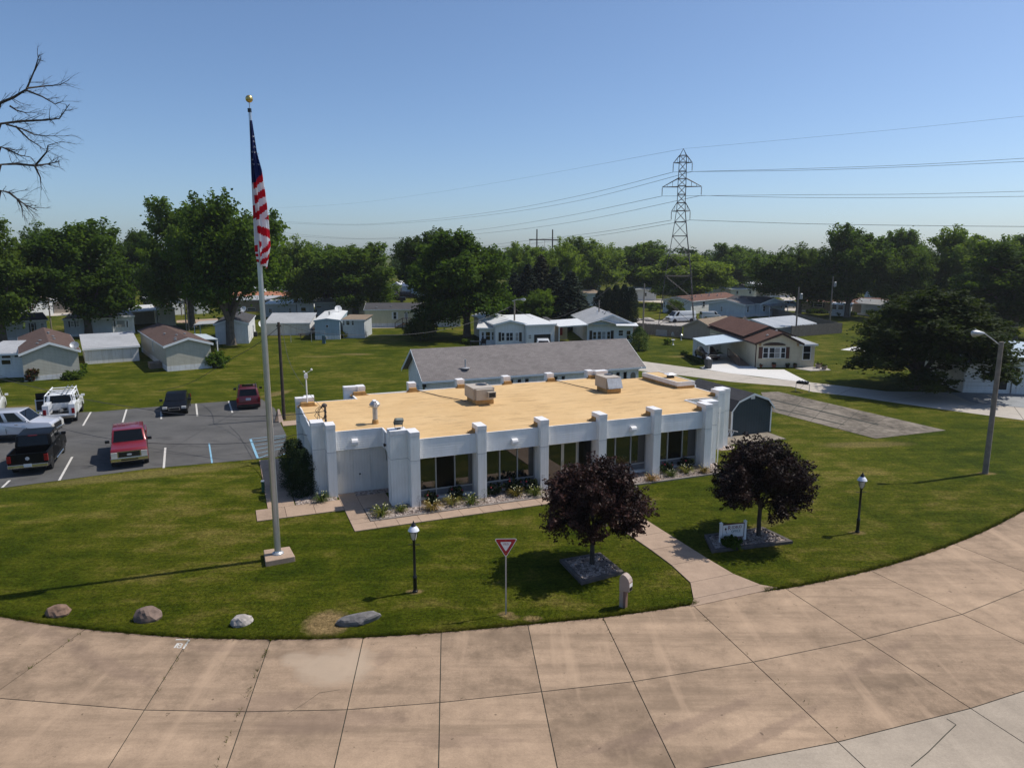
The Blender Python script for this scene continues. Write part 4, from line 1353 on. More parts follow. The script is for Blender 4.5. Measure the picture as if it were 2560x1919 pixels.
home('garage_shed', 'small white garage with overhanging flat roof in the far left row', a5, b5, 6, 2.6, .1, HS_WHITE, RF_WHITE, 'shed', 0, .4, [('f', p3(1565, 360), p3(1630, 455), dict(mat=CURT, rail=False))], 'garage')
a5, b5 = G(262, 768), G(330, 766)
home('mobile_home', 'dark grey home far behind the dark parked cars', a5, b5, 6, 2.5, .6, paint('dark_grey_siding', (.10, .10, .10), .7), RF_DGREY, 'x', .3, .2, [('f', p3(1785, 265), p3(1825, 335), dict(mat=CURT))])
a5, b5 = G(424, 788), G(462, 786)
home('mobile_home', 'white home end seen between two thin poles at left', a5, b5, 6, 2.6, .4, HS_WHITE, RF_WHITE, 'y', .3, .15)
a5, b5 = G(360, 776), G(398, 775)
home('carport_home', 'dark carport with white post under the left trees', a5, b5, 6, 2.3, .2, HS_BROWN, RF_WHITE, 'shed', 0, .3)
a5, b5 = G(492, 785), G(524, 783)
home('garage_shed', 'small pale shed in the shade left of the forked tree', a5, b5, 4, 2.5, .3, HS_GREY, RF_GREY, 'y', 0, .15, (), 'shed')
a5, b5 = G(590, 779), G(668, 779)
o = home('carport_home', 'dark open porch with grey roof behind the white home end', a5, b5, 8, 2.2, .3, HS_BROWN, RF_LGREY, 'shed', 0, .3, [('f', p4(1970, 290), p4(2090, 330), dict(mat=DK, rail=False))])
a5, b5 = G(548, 768), G(782, 768)
home('mobile_home', 'long home with flat orange-brown roof behind the flagpole', a5, b5, 7, 2.2, .55, HS_WHITE, RF_ORANGE, 'shed', .3, .2)
a5, b5 = G(615, 754), G(650, 754)
home('mobile_home', 'white upper home with glazed end above the orange-brown roof', a5, b5, 5, 3.0, .2, HS_WHITE, RF_WHITE, 'shed', .3, .3, [('f', p4(1990, 100), p4(2110, 150), dict(mat=PANE, rail=False, cols=3))])
# ---- centre left
o = home('mobile_home', 'pale blue trailer end with rounded white metal roof', (-25.53, 91.7), (-22.43, 92.2), 15, 2.42, .22, HS_BLUE, RF_WHITE, 'y', .5, .1,
         [('f', p5(1015, 650), p5(1055, 690), dict(mat=DK, rail=False))], trim=HS_BLUE)
MB().lathe([(.1, 0), (.1, .5), (.14, .52), (.14, .58)], 8, (1.4, 5.5, 2.62)).build('roof_vent', GREYMET, o)
o2 = home('sunroom', 'glazed sunroom with flat cream roof beside the pale blue trailer', (-22.36, 93.6), (-19.5, 93.6), 5, 2.35, .2, HS_GREY, RF_TAN, 'shed', 0, .2,
          [('f', p5(1245, 565), p5(1290, 660), dict(mat=PANE)), ('f', p5(1305, 565), p5(1370, 660), dict(mat=PANE)), ('f', p5(1388, 565), p5(1430, 660), dict(mat=PANE))], 'sunroom')
home('garage_shed', 'long white shed with grey shingle roof left of the pale blue trailer', (-33.6, 96.6), (-27.7, 97.06), 4.5, 1.6, .95, HS_VERT, RF_LGREY, 'shed', 0, .15, (), 'shed')
home('mobile_home', 'white flat-roofed trailer row behind the grey shingle shed', G(664, 792), G(742, 791), 7, 2.2, .25, HS_GREY, RF_WMET, 'shed', .3, .2,
     [('f', p5(185, 410), p5(235, 480), dict(mat=DK, cols=2, rail=False)), ('f', p5(480, 410), p5(510, 480), dict(mat=DK))])
home('mobile_home', 'white flat-roofed trailer with dark window behind the forked trunk', G(744, 791), G(786, 790), 7, 2.25, .25, HS_WHITE, RF_WMET, 'shed', .3, .2,
     [('f', p5(650, 395), p5(730, 455), dict(mat=DK, rail=False))])
home('mobile_home', 'white trailer with awning behind the pale blue trailer roof', G(788, 789), G(842, 788), 7, 2.3, .2, HS_GREY, RF_WHITE, 'shed', .3, .35,
     [('f', p5(870, 380), p5(960, 405), dict(mat=DK, rail=False)), ('f', p5(830, 430), p5(890, 470), dict(mat=DK, rail=False))])
home('garage_shed', 'tall cream shed with slanting shadow left of the central dark trunk', G(852, 789), G(880, 788), 6, 3.1, .2, HS_CREAM, RF_TAN, 'shed', 0, .3, (), 'shed')
home('mobile_home', 'cream flat-roofed home right of the central dark trunk', G(876, 786), G(912, 785), 14, 2.7, .6, HS_CREAM, RF_WMET, 'shed', .2, .25)
home('mobile_home', 'low white-roofed home above the pale yellow home', G(914, 773), G(974, 772), 7, 2.3, .4, HS_CREAM, RF_WMET, 'shed', .2, .3)
o = home('mobile_home', 'long pale yellow home with dark roof and wooden front steps', (-22.2, 107.19), (-7.9, 108.4), 6.5, 2.62, .75, HS_YEL, RF_DGREY, 'x', .62, .15,
         [('f', p5(1995, 462), p5(2048, 570), dict(mat=PANE, sh='white')), ('f', p6(315, 555), p6(370, 665), dict(mat=CURT, rail=False, name='door')), ('f', p6(455, 548), p6(505, 650), dict(mat=CURT)), ('f', p6(650, 545), p6(708, 605), dict(mat=DK))],
         vents=((.12, .1, .12), (.27, .18, .12)))
st = MB()
hx = hit(o, p6(300, 780), 'y', -.6)
st.box(hx.x - .1, hx.x + 1.2, -1.2, -.05, .55, .62)
for i in range(4):
    st.box(hx.x - .3 - .28 * i, hx.x - .1 - .28 * i, -1.2, -.05, .45 - .13 * i, .5 - .13 * i)
for (x0, z0, x1, z1) in ((hx.x - 1.2, .8, hx.x - .1, 1.45), (hx.x - .1, 1.45, hx.x + 1.2, 1.45), (hx.x - 1.2, .1, hx.x - .1, .6)):
    st.tube((x0, -1.2, z0), (x1, -1.2, z1), .05, n=6)
for x, z in ((hx.x - 1.2, .85), (hx.x - .1, 1.5), (hx.x + 1.2, 1.5), (hx.x + .5, 1.5)):
    st.box(x - .05, x + .05, -1.25, -1.15, 0, z)
st.build('steps', paint('brown_step_timber', (.10, .06, .045), .8, .2), o)
home('mobile_home', 'small pinkish gabled home front far behind the yellow home', G(982, 742), G(1002, 742), 9, 3.0, .7, paint('pinkish_siding', (.56, .48, .43), .6), RF_WHITE, 'y', .3, .2,
     [('f', p5(2045, 150), p5(2080, 205), dict(mat=DK, sh='maroon'))])
home('mobile_home', 'dim blue home far beyond beside the dark parked van', G(1005, 744), G(1052, 744), 7, 2.9, .5, HS_BLUE, paint('blue_roof', (.05, .08, .14), .7), 'x', .3, .2, [('f', p5(2120, 150), p5(2180, 190), dict(mat=CURT, rail=False))])
home('mobile_home', 'low dark-roofed home far behind the white flat roofs', G(920, 748), G(980, 747), 7, 2.2, .7, HS_TAN, RF_DGREY, 'x', .3, .2)
# ---- centre: white homes behind the hall
o = home('white_home', 'white home with wide low roof and triple front window behind the hall', at(*p6(1712, 1040), 85.3), at(*p6(2150, 1040), 86.2), 13, 2.6, .42, HS_WHITE, RF_WHITE, 'y', 0, .3,
         [('f', p6(1800, 865), p6(1855, 995), dict(mat=PANE, rail=True)), ('f', p6(1870, 865), p6(1985, 995), dict(mat=PANE, cols=2)), ('f', p6(2012, 865), p6(2070, 995), dict(mat=CURT))])
for x0, x1 in ((1760, 1798), (2075, 2115)):
    a, b = hit(o, p6(x0, 865), 'y', 0), hit(o, p6(x1, 1000), 'y', 0)
    MB().box(min(a.x, b.x), max(a.x, b.x), -.03, -.004, b.z, a.z).build('shutter', BLACK, o)
home('sunroom', 'white sunroom with sloping pale roof left of the wide white home', at(*p6(1465, 1040), 86.3), at(*p6(1705, 1040), 86.3), 5, 2.05, .5, HS_WHITE, RF_WMET, 'shed', 0, .3,
     [('f', p6(1497, 858), p6(1540, 985), dict(mat=PANE)), ('f', p6(1555, 850), p6(1638, 990), dict(mat=DK)), ('f', p6(1652, 855), p6(1695, 985), dict(mat=PANE))], 'sunroom')
o = home('garage', 'white garage with dark open doorway right of the wide white home', at(*p7(222, 712), 85.6), at(*p7(652, 690), 87.0), 8, 2.45, .5, HS_WHITE, RF_WHITE, 'shed', 0, .2,
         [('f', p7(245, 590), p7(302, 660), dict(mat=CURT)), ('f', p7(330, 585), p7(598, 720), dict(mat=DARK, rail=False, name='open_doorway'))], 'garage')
o = home('carport', 'open white-roofed carport with brown panels between garage and gabled home', at(*p7(660, 680), 88.5), at(*p7(715, 680), 88.6), 6, 2.3, .3, HS_TAN, RF_DGREY, 'shed', 0, .1, (), 'carport')
oo = W(o, at(*p7(720, 690), 86.5)); ob = W(o, at(*p7(1145, 660), 88.0))
canopy(o, [(oo.x, oo.y, 2.25), (ob.x, ob.y - .6, 2.4), (ob.x, ob.y + 4, 2.75), (oo.x, oo.y + 4.5, 2.6)], .14, RF_WHITE, [(oo.x + .05, oo.y + .1, 2.2)])
MB().box(oo.x + .8, ob.x - 1.2, oo.y + 5, oo.y + 5.1, 0, 2.2).build('back_wall', HS_CREAM, o)
MB().box(oo.x + 1.3, oo.x + 1.9, oo.y + 4.9, oo.y + 4.99, .6, 1.9).build('red_banner', paint('red_cloth', (.35, .05, .05), .8), o)
o = home('gabled_home', 'white home with double gable, pale grey roof and black shutters', at(*p7(1150, 720), 88.6), at(*p7(1850, 712), 88.9), 13, 2.35, 1.1, HS_WHITE, RF_LGREY, 'y', 0, .3,
         [('f', p7(1240, 545), p7(1296, 665), dict(mat=DK)), ('f', p7(1310, 540), p7(1372, 665), dict(mat=PANE)), ('f', p7(1378, 540), p7(1440, 665), dict(mat=CURT)), ('f', p7(1455, 540), p7(1510, 665), dict(mat=DK)),
          ('f', p7(1632, 520), p7(1710, 615), dict(mat=PANE)), ('f', p7(1752, 525), p7(1825, 670), dict(mat=DK))], apex=.54,
         vents=((.5, .25, .06), (.47, .32, .06), (.58, .25, .06), (.58, .32, .06), (.45, .18, .06)))
for x0, x1 in ((1190, 1230), (1518, 1558)):
    a, b = hit(o, p7(x0, 530), 'y', 0), hit(o, p7(x1, 668), 'y', 0)
    MB().box(min(a.x, b.x), max(a.x, b.x), -.03, -.004, b.z, a.z).build('shutter', BLACK, o)
ww = o['w']
x0, x1 = -.25, ww * .60
roof_panel([(x0, 1.6, 2.42), (x0, -1.0, 2.42), ((x0 + x1) / 2, -1.0, 2.95), ((x0 + x1) / 2, 2.6, 2.95)], .08, RF_LGREY, o, 'porch_roof')
roof_panel([(x1, -1.0, 2.42), (x1, 1.6, 2.42), ((x0 + x1) / 2, 2.6, 2.95), ((x0 + x1) / 2, -1.0, 2.95)], .08, RF_LGREY, o, 'porch_roof')
m = MB(); m.add([(x0 + .2, -.6, 2.3), (x1 - .2, -.6, 2.3), ((x0 + x1) / 2, -.6, 2.84), (x0 + .2, -.5, 2.3), (x1 - .2, -.5, 2.3), ((x0 + x1) / 2, -.5, 2.84)], [(0, 1, 2), (5, 4, 3), (0, 3, 4, 1), (1, 4, 5, 2), (2, 5, 3, 0)])
m.build('porch_gable', HS_WHITE, o)
m = MB(); m.add([((x0 + x1) / 2 - 1.1, -.62, 2.36), ((x0 + x1) / 2 + 1.1, -.62, 2.36), ((x0 + x1) / 2 + .6, -.62, 2.6), ((x0 + x1) / 2 - .6, -.62, 2.6)], [(0, 1, 2, 3)])
m.build('gable_panel', HS_BLUE, o)
canopy(o, [(ww * .60, -1.2, 2.25), (ww + .45, -1.2, 2.2), (ww + .45, .2, 2.45), (ww * .60, .2, 2.5)], .08, RF_WHITE, [])
MB().lathe([(.06, 0), (.06, .5), (.12, .5), (.12, .62)], 8, (ww * .35, 4.5, 3.1)).build('chimney', WHITE, o)

# ---- right: cream home, carport, fences, garages
fa, fb = Vector((23.90, 68.9, 0)), Vector((28.2, 68.98, 0))
o = home('cream_home', 'cream home with brown roof, arched front window and brown shutters', fa, fb, 15.5, 2.42, .92, HS_CREAM, RF_DBROWN, 'y', 0, .28,
         [('f', p8(1545, 1145), p8(1610, 1285), dict(mat=PANE)), ('f', p8(1622, 1145), p8(1690, 1285), dict(mat=PANE)), ('f', p8(1693, 1145), p8(1758, 1285), dict(mat=CURT)), ('f', p8(1770, 1145), p8(1825, 1285), dict(mat=PANE))],
         trim=TRIMD, apex=.55, vents=((.38, .3, .08), (.6, .12, .06), (.62, .22, .06), (.3, .05, .06)))
for x0, x1 in ((1495, 1538), (1828, 1872)):
    a, b = hit(o, p8(x0, 1142), 'y', 0), hit(o, p8(x1, 1285), 'y', 0)
    MB().box(min(a.x, b.x), max(a.x, b.x), -.035, -.004, b.z, a.z).build('shutter', SHUT['brown'], o)
a, b = hit(o, p8(1545, 1085), 'y', 0), hit(o, p8(1832, 1122), 'y', 0)
xc = (a.x + b.x) / 2; hw = abs(b.x - a.x) / 2
m = MB(); m.ext([(xc - hw, b.z)] + [(xc + hw * math.cos(t), b.z + (a.z - b.z) * math.sin(t)) for t in np.linspace(math.pi, 0, 9)][1:-1] + [(xc + hw, b.z)], -.06, -.004)
m.build('fan_panel', TRIMD, o)
for x in (.25, 3.95):
    MB().box(x, x + .12, -.26, -.004, 2.15, 2.4).build('bracket', paint('tan_wood', (.3, .2, .1), .7), o)
MB().box(-.07, -.005, -.07, .03, 0, 2.35).build('downpipe', TRIMD, o)
# raised second gable
m = MB()
xm = .55 * o['w']
m.add([(xm - 2.3, 3.5, 2.75), (xm + 2.5, 3.5, 2.75), (xm, 3.5, 3.62), (xm - 2.3, 9, 2.75), (xm + 2.5, 9, 2.75), (xm, 9, 3.62)], [(0, 1, 2), (5, 4, 3), (0, 3, 4, 1)])
m.build('upper_gable', HS_TAN, o)
roof_panel([(xm - 2.6, 15.5, 2.72), (xm - 2.6, 3.2, 2.72), (xm, 3.2, 3.74), (xm, 15.5, 3.74)], .09, RF_DBROWN, o)
roof_panel([(xm + 2.8, 3.2, 2.72), (xm + 2.8, 15.5, 2.72), (xm, 15.5, 3.74), (xm, 3.2, 3.74)], .09, RF_DBROWN, o)
b_ = MB()
for sx in (-2.6, 2.8):
    b_.add([(xm + sx, 3.17, 2.6), (xm, 3.17, 3.62), (xm, 3.17, 3.76), (xm + sx, 3.17, 2.74), (xm + sx, 3.2, 2.6), (xm, 3.2, 3.62), (xm, 3.2, 3.65), (xm + sx, 3.2, 2.63)], [(0, 1, 2, 3), (7, 6, 5, 4), (0, 4, 5, 1), (3, 2, 6, 7)])
b_.build('barge_board', TRIMD, o)
ramp = MB()
ramp.add([(-1.35, .8, .06), (-.25, .8, .06), (-.25, 4.5, .55), (-1.35, 4.5, .55), (-1.35, .8, 0), (-.25, .8, 0), (-.25, 4.5, .45), (-1.35, 4.5, .45)], [(0, 1, 2, 3), (7, 6, 5, 4), (0, 4, 5, 1), (1, 5, 6, 2), (2, 6, 7, 3), (3, 7, 4, 0)])
for t in np.linspace(0, 1, 9):
    y, z = .8 + 3.7 * t, .06 + .49 * t
    ramp.box(-1.37, -1.31, y - .03, y + .03, z, z + .75)
ramp.path([(-1.34, .8, .8), (-1.34, 4.5, 1.3)], .04, 6)
ramp.build('ramp', paint('ramp_timber', (.13, .09, .065), .8, .2), o)
home('glazed_porch', 'cream enclosed porch with grey sloping roof right of the arched window', fb + Vector((.02, .0, 0)), Vector((29.68, 69.03, 0)), 5, 2.2, .12, HS_CREAM, RF_LGREY, 'shed', 0, .2,
     [('f', p8(1925, 1122), p8(2010, 1270), dict(mat=PANE, cols=1)), ('f', p8(2050, 1118), p8(2140, 1305), dict(mat=DK))], 'porch')
# carport
cpo = thing('carport', 'pale blue metal carport with white side wall left of the cream home', 'carport', (20.50, 73.61, 0), 0)
fl_, fr_, br_, bl_ = [W(cpo, q) for q in (G(*p8(828, 1118), 2.02), G(*p8(1398, 1050), 2.35), G(*p8(1180, 968), 2.35), G(*p8(660, 1030), 2.02))]
canopy(cpo, [fl_, fr_, br_, bl_], .1, RF_BMET, [], 'roof')
w0, w1 = W(cpo, G(*p8(660, 1245))), W(cpo, G(*p8(852, 1310)))
n_ = Vector((w1.y - w0.y, -(w1.x - w0.x), 0)).normalized() * .06
MB().prism([(p.x, p.y) for p in (w0, w1, w1 - n_, w0 - n_)], 0, 1.9).build('side_wall', HS_VERT, cpo)
MB().box(w1.x - .02, w1.x + .12, w1.y - .06, w1.y + .06, 0, 1.98).build('post', WHITE, cpo)
b0, b1 = W(cpo, G(*p8(875, 1210))), W(cpo, G(*p8(1130, 1200)))
MB().prism([(b0.x, b0.y), (b1.x, b1.y), (b1.x, b1.y + .08), (b0.x, b0.y + .08)], 0, 2.1).build('back_wall', HS_CREAM, cpo)
home('tan_garage', 'tan-grey garage with low tan gable roof behind the cream home', (22.75, 93.95), (25.8, 90.9), 7, 1.55, .95, HS_TAN, RF_TAN, 'y', 0, .25, (), 'garage', trim=HS_TAN)
home('metal_shed', 'long shed with grey metal gable roof behind the wooden fence', (34.9, 94.3), (42.6, 99.9), 7.0, 1.3, .8, paint('shed_grey_wall', (.30, .31, .32), .6), RF_GMET, 'x', 0, .2, (), 'shed')
FENCEW = paint('weathered_fence_wood', (0.165, 0.145, 0.125), .9, .3, 5, dirt=.5)
def picket_fence(label, A, B, h, n=None, jag=.03):
    A, B = Vector((A[0], A[1], 0)), Vector((B[0], B[1], 0))
    L = (B - A).length
    f = thing('wooden_fence', label, 'fence', A, math.atan2(B.y - A.y, B.x - A.x), 'wooden fences of the back yards')
    m = MB()
    x = 0
    while x < L - .05:
        hh = h + random.uniform(-jag, jag)
        m.box(x, x + .135, -.012 + random.uniform(-.008, .008), .02, .02, hh)
        x += .15
    m.build('pickets', FENCEW, f, kind='stuff')
    r = MB()
    for z in (.35, h - .3):
        r.box(0, L, .022, .07, z, z + .08)
    r.build('rail', FENCEW, f)
    for x in np.arange(.05, L, 2.2):
        MB().box(x, x + .09, .072, .16, 0, h + .05).build('post', FENCEW, f)
    return f
picket_fence('weathered wooden fence ending on open lawn right of the cream home', G(*p8(1900, 1020)), (46.3, 99.4), 1.5)
picket_fence('shaded back run of wooden fence behind the metal-roofed shed', G(1905, 783), (46.4, 99.6), 1.35)
f2 = picket_fence('grey wooden fence left of the tan garage with a leaning panel', G(1572, 832), (22.6, 94.0), 1.5)
tag(MB().box(-.9, .9, -.03, .03, 0, .85).build('leaning_panel', paint('grey_board', (.27, .27, .27), .8, .15), None, loc=G(*p8(275, 1003)) + Vector((0, -.12, 0)), rotz=-.55), 'pale grey board panel leaning on the fence by the tan garage', 'board')
# right edge garage and house
ga, gb = Vector((36.3, 56.15, 0)), Vector((39.75, 55.65, 0))
o = home('garage', 'white garage with closed door under the big dark tree at right', ga, gb, 8, 2.15, .35, HS_WHITE, RF_BMET, 'y', 0, .2,
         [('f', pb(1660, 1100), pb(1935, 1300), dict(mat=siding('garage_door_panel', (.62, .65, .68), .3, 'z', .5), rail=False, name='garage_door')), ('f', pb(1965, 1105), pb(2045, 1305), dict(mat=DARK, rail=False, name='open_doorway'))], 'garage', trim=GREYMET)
home('white_home', 'white house with pale metal roof at the right edge beside the garage', gb + Vector((.05, -.1, 0)), gb + Vector((8, -1.6, 0)), 9, 2.45, .7, HS_WHITE, RF_BMET, 'y', .55, .25, [('f', pb(2120, 1060), pb(2170, 1180), dict(mat=DK))])
# far right homes
ha = Vector((28.56, 134.81, 0)); hb = Vector((32.87, 130.8, 0))
home('mobile_home', 'white home with long reddish roof and dark shutters behind the pylon', ha, hb, 19, 2.35, .75, HS_WHITE, RF_RED, 'y', .5, .25,
     [('f', p8(300, 575), p8(312, 645), dict(mat=DK)), ('f', p8(345, 572), p8(358, 645), dict(mat=DK)), ('f', p8(490, 575), p8(505, 622), dict(mat=DK)), ('f', p8(540, 580), p8(552, 628), dict(mat=DK)), ('r', p8(785, 570), p8(812, 640), dict(mat=DK))],
     vents=((.7, .25, .2), (.75, .5, .5), (.8, .65, .3), (.65, .4, .1), (.7, .8, .1)))
ha, hb = G(*p8(858, 742)), G(*p8(1312, 772))
home('mobile_home', 'pale blue-white home end with grey roof behind the tan garage', ha, hb, 15, 2.15, .7, HS_LBLUE, RF_GREY, 'y', .4, .25,
     [('f', p8(1012, 630), p8(1040, 702), dict(mat=CURT)), ('r', p8(1345, 632), p8(1363, 705), dict(mat=DK)), ('r', p8(1490, 620), p8(1505, 695), dict(mat=DK))], vents=((.62, .15, .4),))
o = home('mobile_home', 'pale blue-white home with black-roofed gable porch beyond the metal shed', G(*p8(1500, 760)), G(*p8(1815, 742)), 9, 2.25, .85, HS_LBLUE, RF_DGREY, 'y', .4, .25,
         [('f', p8(1545, 625), p8(1570, 695), dict(mat=DK)), ('f', p8(1620, 620), p8(1650, 695), dict(mat=DK)), ('f', p8(1765, 605), p8(1785, 655), dict(mat=DK))])
canopy(o, [(.6, -1.6, 1.95), (o['w'] - .8, -1.6, 1.95), (o['w'] - .8, 0, 2.15), (.6, 0, 2.15)], .08, RF_LGREY, [(.8, -1.5, 1.9), (o['w'] - 1, -1.5, 1.9)])
o = home('ranch_house', 'long brown ranch home with red-brown roof under the right trees', (55.72, 136.94), (68.5, 124.9), 8, 2.0, .85, HS_BROWN, RF_RED, 'x', .35, .25,
         [('f', pb(205, 440), pb(292, 488), dict(mat=DK, sh='black')), ('f', pb(715, 458), pb(782, 510), dict(mat=CURT, cols=2, sh='black'))])
oo = o['w']
home('sunroom', 'white porch with flat roof on the front of the brown ranch home', G(*pb(375, 568)), G(*pb(550, 575)), 3, 1.95, .15, HS_WHITE, RF_WHITE, 'shed', 0, .25,
     [('f', pb(380, 460), pb(425, 510), dict(mat=PANE)), ('f', pb(440, 462), pb(488, 512), dict(mat=PANE))], 'porch')
home('sunroom', 'gabled glazed end with dark shutters at right end of the brown ranch home', G(*pb(838, 580)), G(*pb(975, 575)), 6, 2.1, .7, HS_LBLUE, RF_LGREY, 'y', .4, .25,
     [('f', pb(850, 455), pb(868, 505), dict(mat=DK)), ('f', pb(880, 450), pb(895, 500), dict(mat=DK)), ('f', pb(910, 450), pb(930, 500), dict(mat=DK))], 'sunroom')
far = [
    ('white home with red-brown roof far behind the pylon trees', (1812, 724), (1885, 722), 8, 2.5, 1.0, HS_WHITE, RF_RED, 'x'),
    ('far grey-roofed home above the reddish-roofed home', (1808, 742), (1868, 740), 7, 2.4, .9, HS_GREY, RF_GREY, 'x'),
    ('small cream trailer front with dark window under the far trees', (1826, 746), (1890, 744), 6, 2.2, .3, HS_CREAM, RF_LGREY, 'shed'),
    ('white flat-roofed trailer left of the forked tree on the right', (1892, 734), (1960, 733), 7, 2.4, .4, HS_LBLUE, RF_WHITE, 'shed'),
    ('white gable end with bright awnings far behind the right trees', (1855, 716), (1880, 715), 8, 3.2, 1.1, HS_WHITE, RF_LGREY, 'y'),
    ('cream home with dark pickup before it under the right trees', (1925, 743), (1990, 742), 7, 2.6, .5, HS_CREAM, RF_WMET, 'x'),
    ('grey home behind the brown ranch roof', (2035, 744), (2120, 746), 7, 3.0, .5, HS_GREY, RF_GREY, 'x'),
    ('pale gabled home between the tall right trees', (2160, 750), (2225, 752), 8, 2.8, .9, HS_LBLUE, RF_LGREY, 'y'),
    ('white home glimpsed behind the layered dark tree', (2225, 768), (2290, 770), 7, 2.6, .6, HS_WHITE, RF_WHITE, 'x'),
    ('grey shed seen right of the dark spruces', (1462, 765), (1508, 764), 6, 2.6, .4, HS_GREY, RF_TAN, 'shed'),
    ('white trailer glimpsed above the grey shed by the spruces', (1458, 748), (1500, 747), 8, 3.0, .4, HS_WHITE, RF_WHITE, 'shed'),
    ('white trailer behind the arborvitae row', (1585, 752), (1640, 751), 7, 2.6, .4, HS_WHITE, RF_LGREY, 'x'),
    ('pale home half hidden by the pylon legs', (1690, 738), (1750, 737), 7, 2.8, .6, HS_LBLUE, RF_LGREY, 'x'),
    ('white trailer far left beyond the trees', (0, 776), (60, 775), 7, 2.7, .4, HS_WHITE, RF_LGREY, 'x'),
    ('white home far behind the flag trees', (690, 748), (760, 747), 7, 2.6, .4, HS_WHITE, RF_WHITE, 'x'),
    ('grey home far behind the central trunk', (770, 746), (840, 745), 7, 2.6, .6, HS_GREY, RF_GREY, 'x'),
]
for lab, a, b, dp, ev, rs, wl_, rf, rg in far:
    A_, B_ = G(*a), G(*b)
    w_ = (B_ - A_).length
    zs = A_.y / 130
    o = home('mobile_home', lab, A_, B_, dp, ev * (1 if zs < 1.6 else 1.15), rs, wl_, rf, rg, .4, .25)
    n = max(1, int(w_ / 3.5))
    for i in range(n):
        x = w_ * (i + .5) / n
        window(o, 'f', x - .4, x + .4, 1.0, 1.9, w_, DK)
# ================================================================== trees and plants
def unit(a):
    return a / np.maximum(np.linalg.norm(a, axis=-1, keepdims=True), 1e-9)

def leaves(P, Nrm, size, asp, g, fold=0.0):
    """kite-shaped leaves at points P facing about Nrm"""
    n = len(P)
    t = unit(np.cross(Nrm, g.normal(size=(n, 3))))
    b = np.cross(Nrm, t)
    s = (size * g.uniform(.65, 1.35, n))[:, None]
    V = np.empty((n, 4, 3))
    V[:, 0] = P - t * s * .5
    V[:, 1] = P - b * s * asp * .5 + Nrm * s * fold
    V[:, 2] = P + t * s * .5
    V[:, 3] = P + b * s * asp * .5 + Nrm * s * fold
    return V.reshape(-1, 3), np.arange(n * 4).reshape(-1, 4)

def crown_mesh(name, lobes, nspray, per, leaf, mat, seed, L=1.1, wd=.42, up=.55, asp=.75, shell=.62, zmin=-.55):
    g = np.random.default_rng(seed)
    lob = np.array(lobes, float)                          # cx cy cz rx ry rz
    wt = (lob[:, 3] * lob[:, 4] * lob[:, 5]) ** (2 / 3)
    P, O = [], []
    while len(P) < nspray:
        i = g.choice(len(lob), p=wt / wt.sum())
        d = unit(g.normal(size=3))
        if d[2] < zmin:
            continue
        p = lob[i, :3] + d * lob[i, 3:] * (g.uniform(shell, 1.0) if g.random() < .82 else g.uniform(.2, shell))
        q = np.linalg.norm((p - lob[:, :3]) / lob[:, 3:], axis=1)
        q[i] = 9
        if q.min() < .62 and g.random() < .85:
            continue
        P.append(p)
        O.append(unit(d / lob[i, 3:] * lob[i, 3:].mean()))
    P, O = np.array(P), np.array(O)
    D_ = unit(O + np.array([0, 0, up]) + g.normal(size=P.shape) * .25)
    k = np.repeat(np.arange(nspray), per)
    t = g.uniform(0, 1, len(k))
    sl = (L * g.uniform(.6, 1.3, nspray))[k]
    sw = (wd * g.uniform(.7, 1.3, nspray))[k]
    X = P[k] + D_[k] * ((t - .65) * sl)[:, None] + g.normal(size=(len(k), 3)) * (sw * (1.02 - .75 * t))[:, None] * np.array([1, 1, .75])
    nn = unit(g.normal(size=X.shape) * .75 + O[k] * .55 + np.array([0, 0, .65]))
    V, F = leaves(X, nn, leaf, asp, g)
    return qmesh(name, V, F, mat)

def trunk_mesh(name, h0, targets, r0, mat, seed, twigs=2, lean=0.0, r_top=.55):
    rr = random.Random(seed)
    m = MB()
    top = Vector((lean, 0, h0))
    m.path([(0, 0, -.1), (0, 0, .15), (lean * .4, .03, h0 * .5), top], [r0 * 1.45, r0 * 1.1, r0 * .95, r0 * .9], 9)
    for tg in targets:
        tg = Vector(tg)
        mid = top.lerp(tg, .45) + Vector((rr.uniform(-.3, .3), rr.uniform(-.3, .3), .35))
        mid.x = top.x + (mid.x - top.x) * .8
        m.path([top - Vector((0, 0, .25)), top.lerp(mid, .5) + Vector((0, 0, .1)), mid, tg], [r0 * r_top, r0 * r_top * .8, r0 * r_top * .55, r0 * .12], 6)
        for _ in range(twigs):
            e = mid.lerp(tg, rr.uniform(.2, .6))
            f = e + Vector((rr.uniform(-1, 1), rr.uniform(-1, 1), rr.uniform(.2, 1))) * (tg - top).length * .32
            m.path([e, e.lerp(f, .5) + Vector((0, 0, .1)), f], [r0 * .22, r0 * .14, r0 * .05], 5)
    return m.mesh(name, mat, True)

BARK = paint('grey_brown_bark', (0.115, 0.095, 0.075), .9, .3, 3, bump=.6, bscale=9)
BARKD = paint('dark_bark', (0.045, 0.038, 0.032), .9, .3, 3, bump=.6, bscale=9)
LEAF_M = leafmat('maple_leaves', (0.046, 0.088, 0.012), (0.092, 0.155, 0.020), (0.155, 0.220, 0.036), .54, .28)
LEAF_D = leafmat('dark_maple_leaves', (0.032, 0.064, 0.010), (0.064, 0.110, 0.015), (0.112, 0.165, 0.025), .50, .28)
LEAF_B = leafmat('bright_leaves', (0.066, 0.118, 0.015), (0.118, 0.188, 0.024), (0.175, 0.240, 0.040), .54, .28)
LEAF_O = leafmat('olive_dark_leaves', (0.024, 0.040, 0.008), (0.048, 0.068, 0.011), (0.105, 0.125, 0.020), .42, .5)
LEAF_P = leafmat('purple_leaves', (0.010, 0.006, 0.005), (0.026, 0.013, 0.011), (0.120, 0.056, 0.046), .18, 1.2, .45)
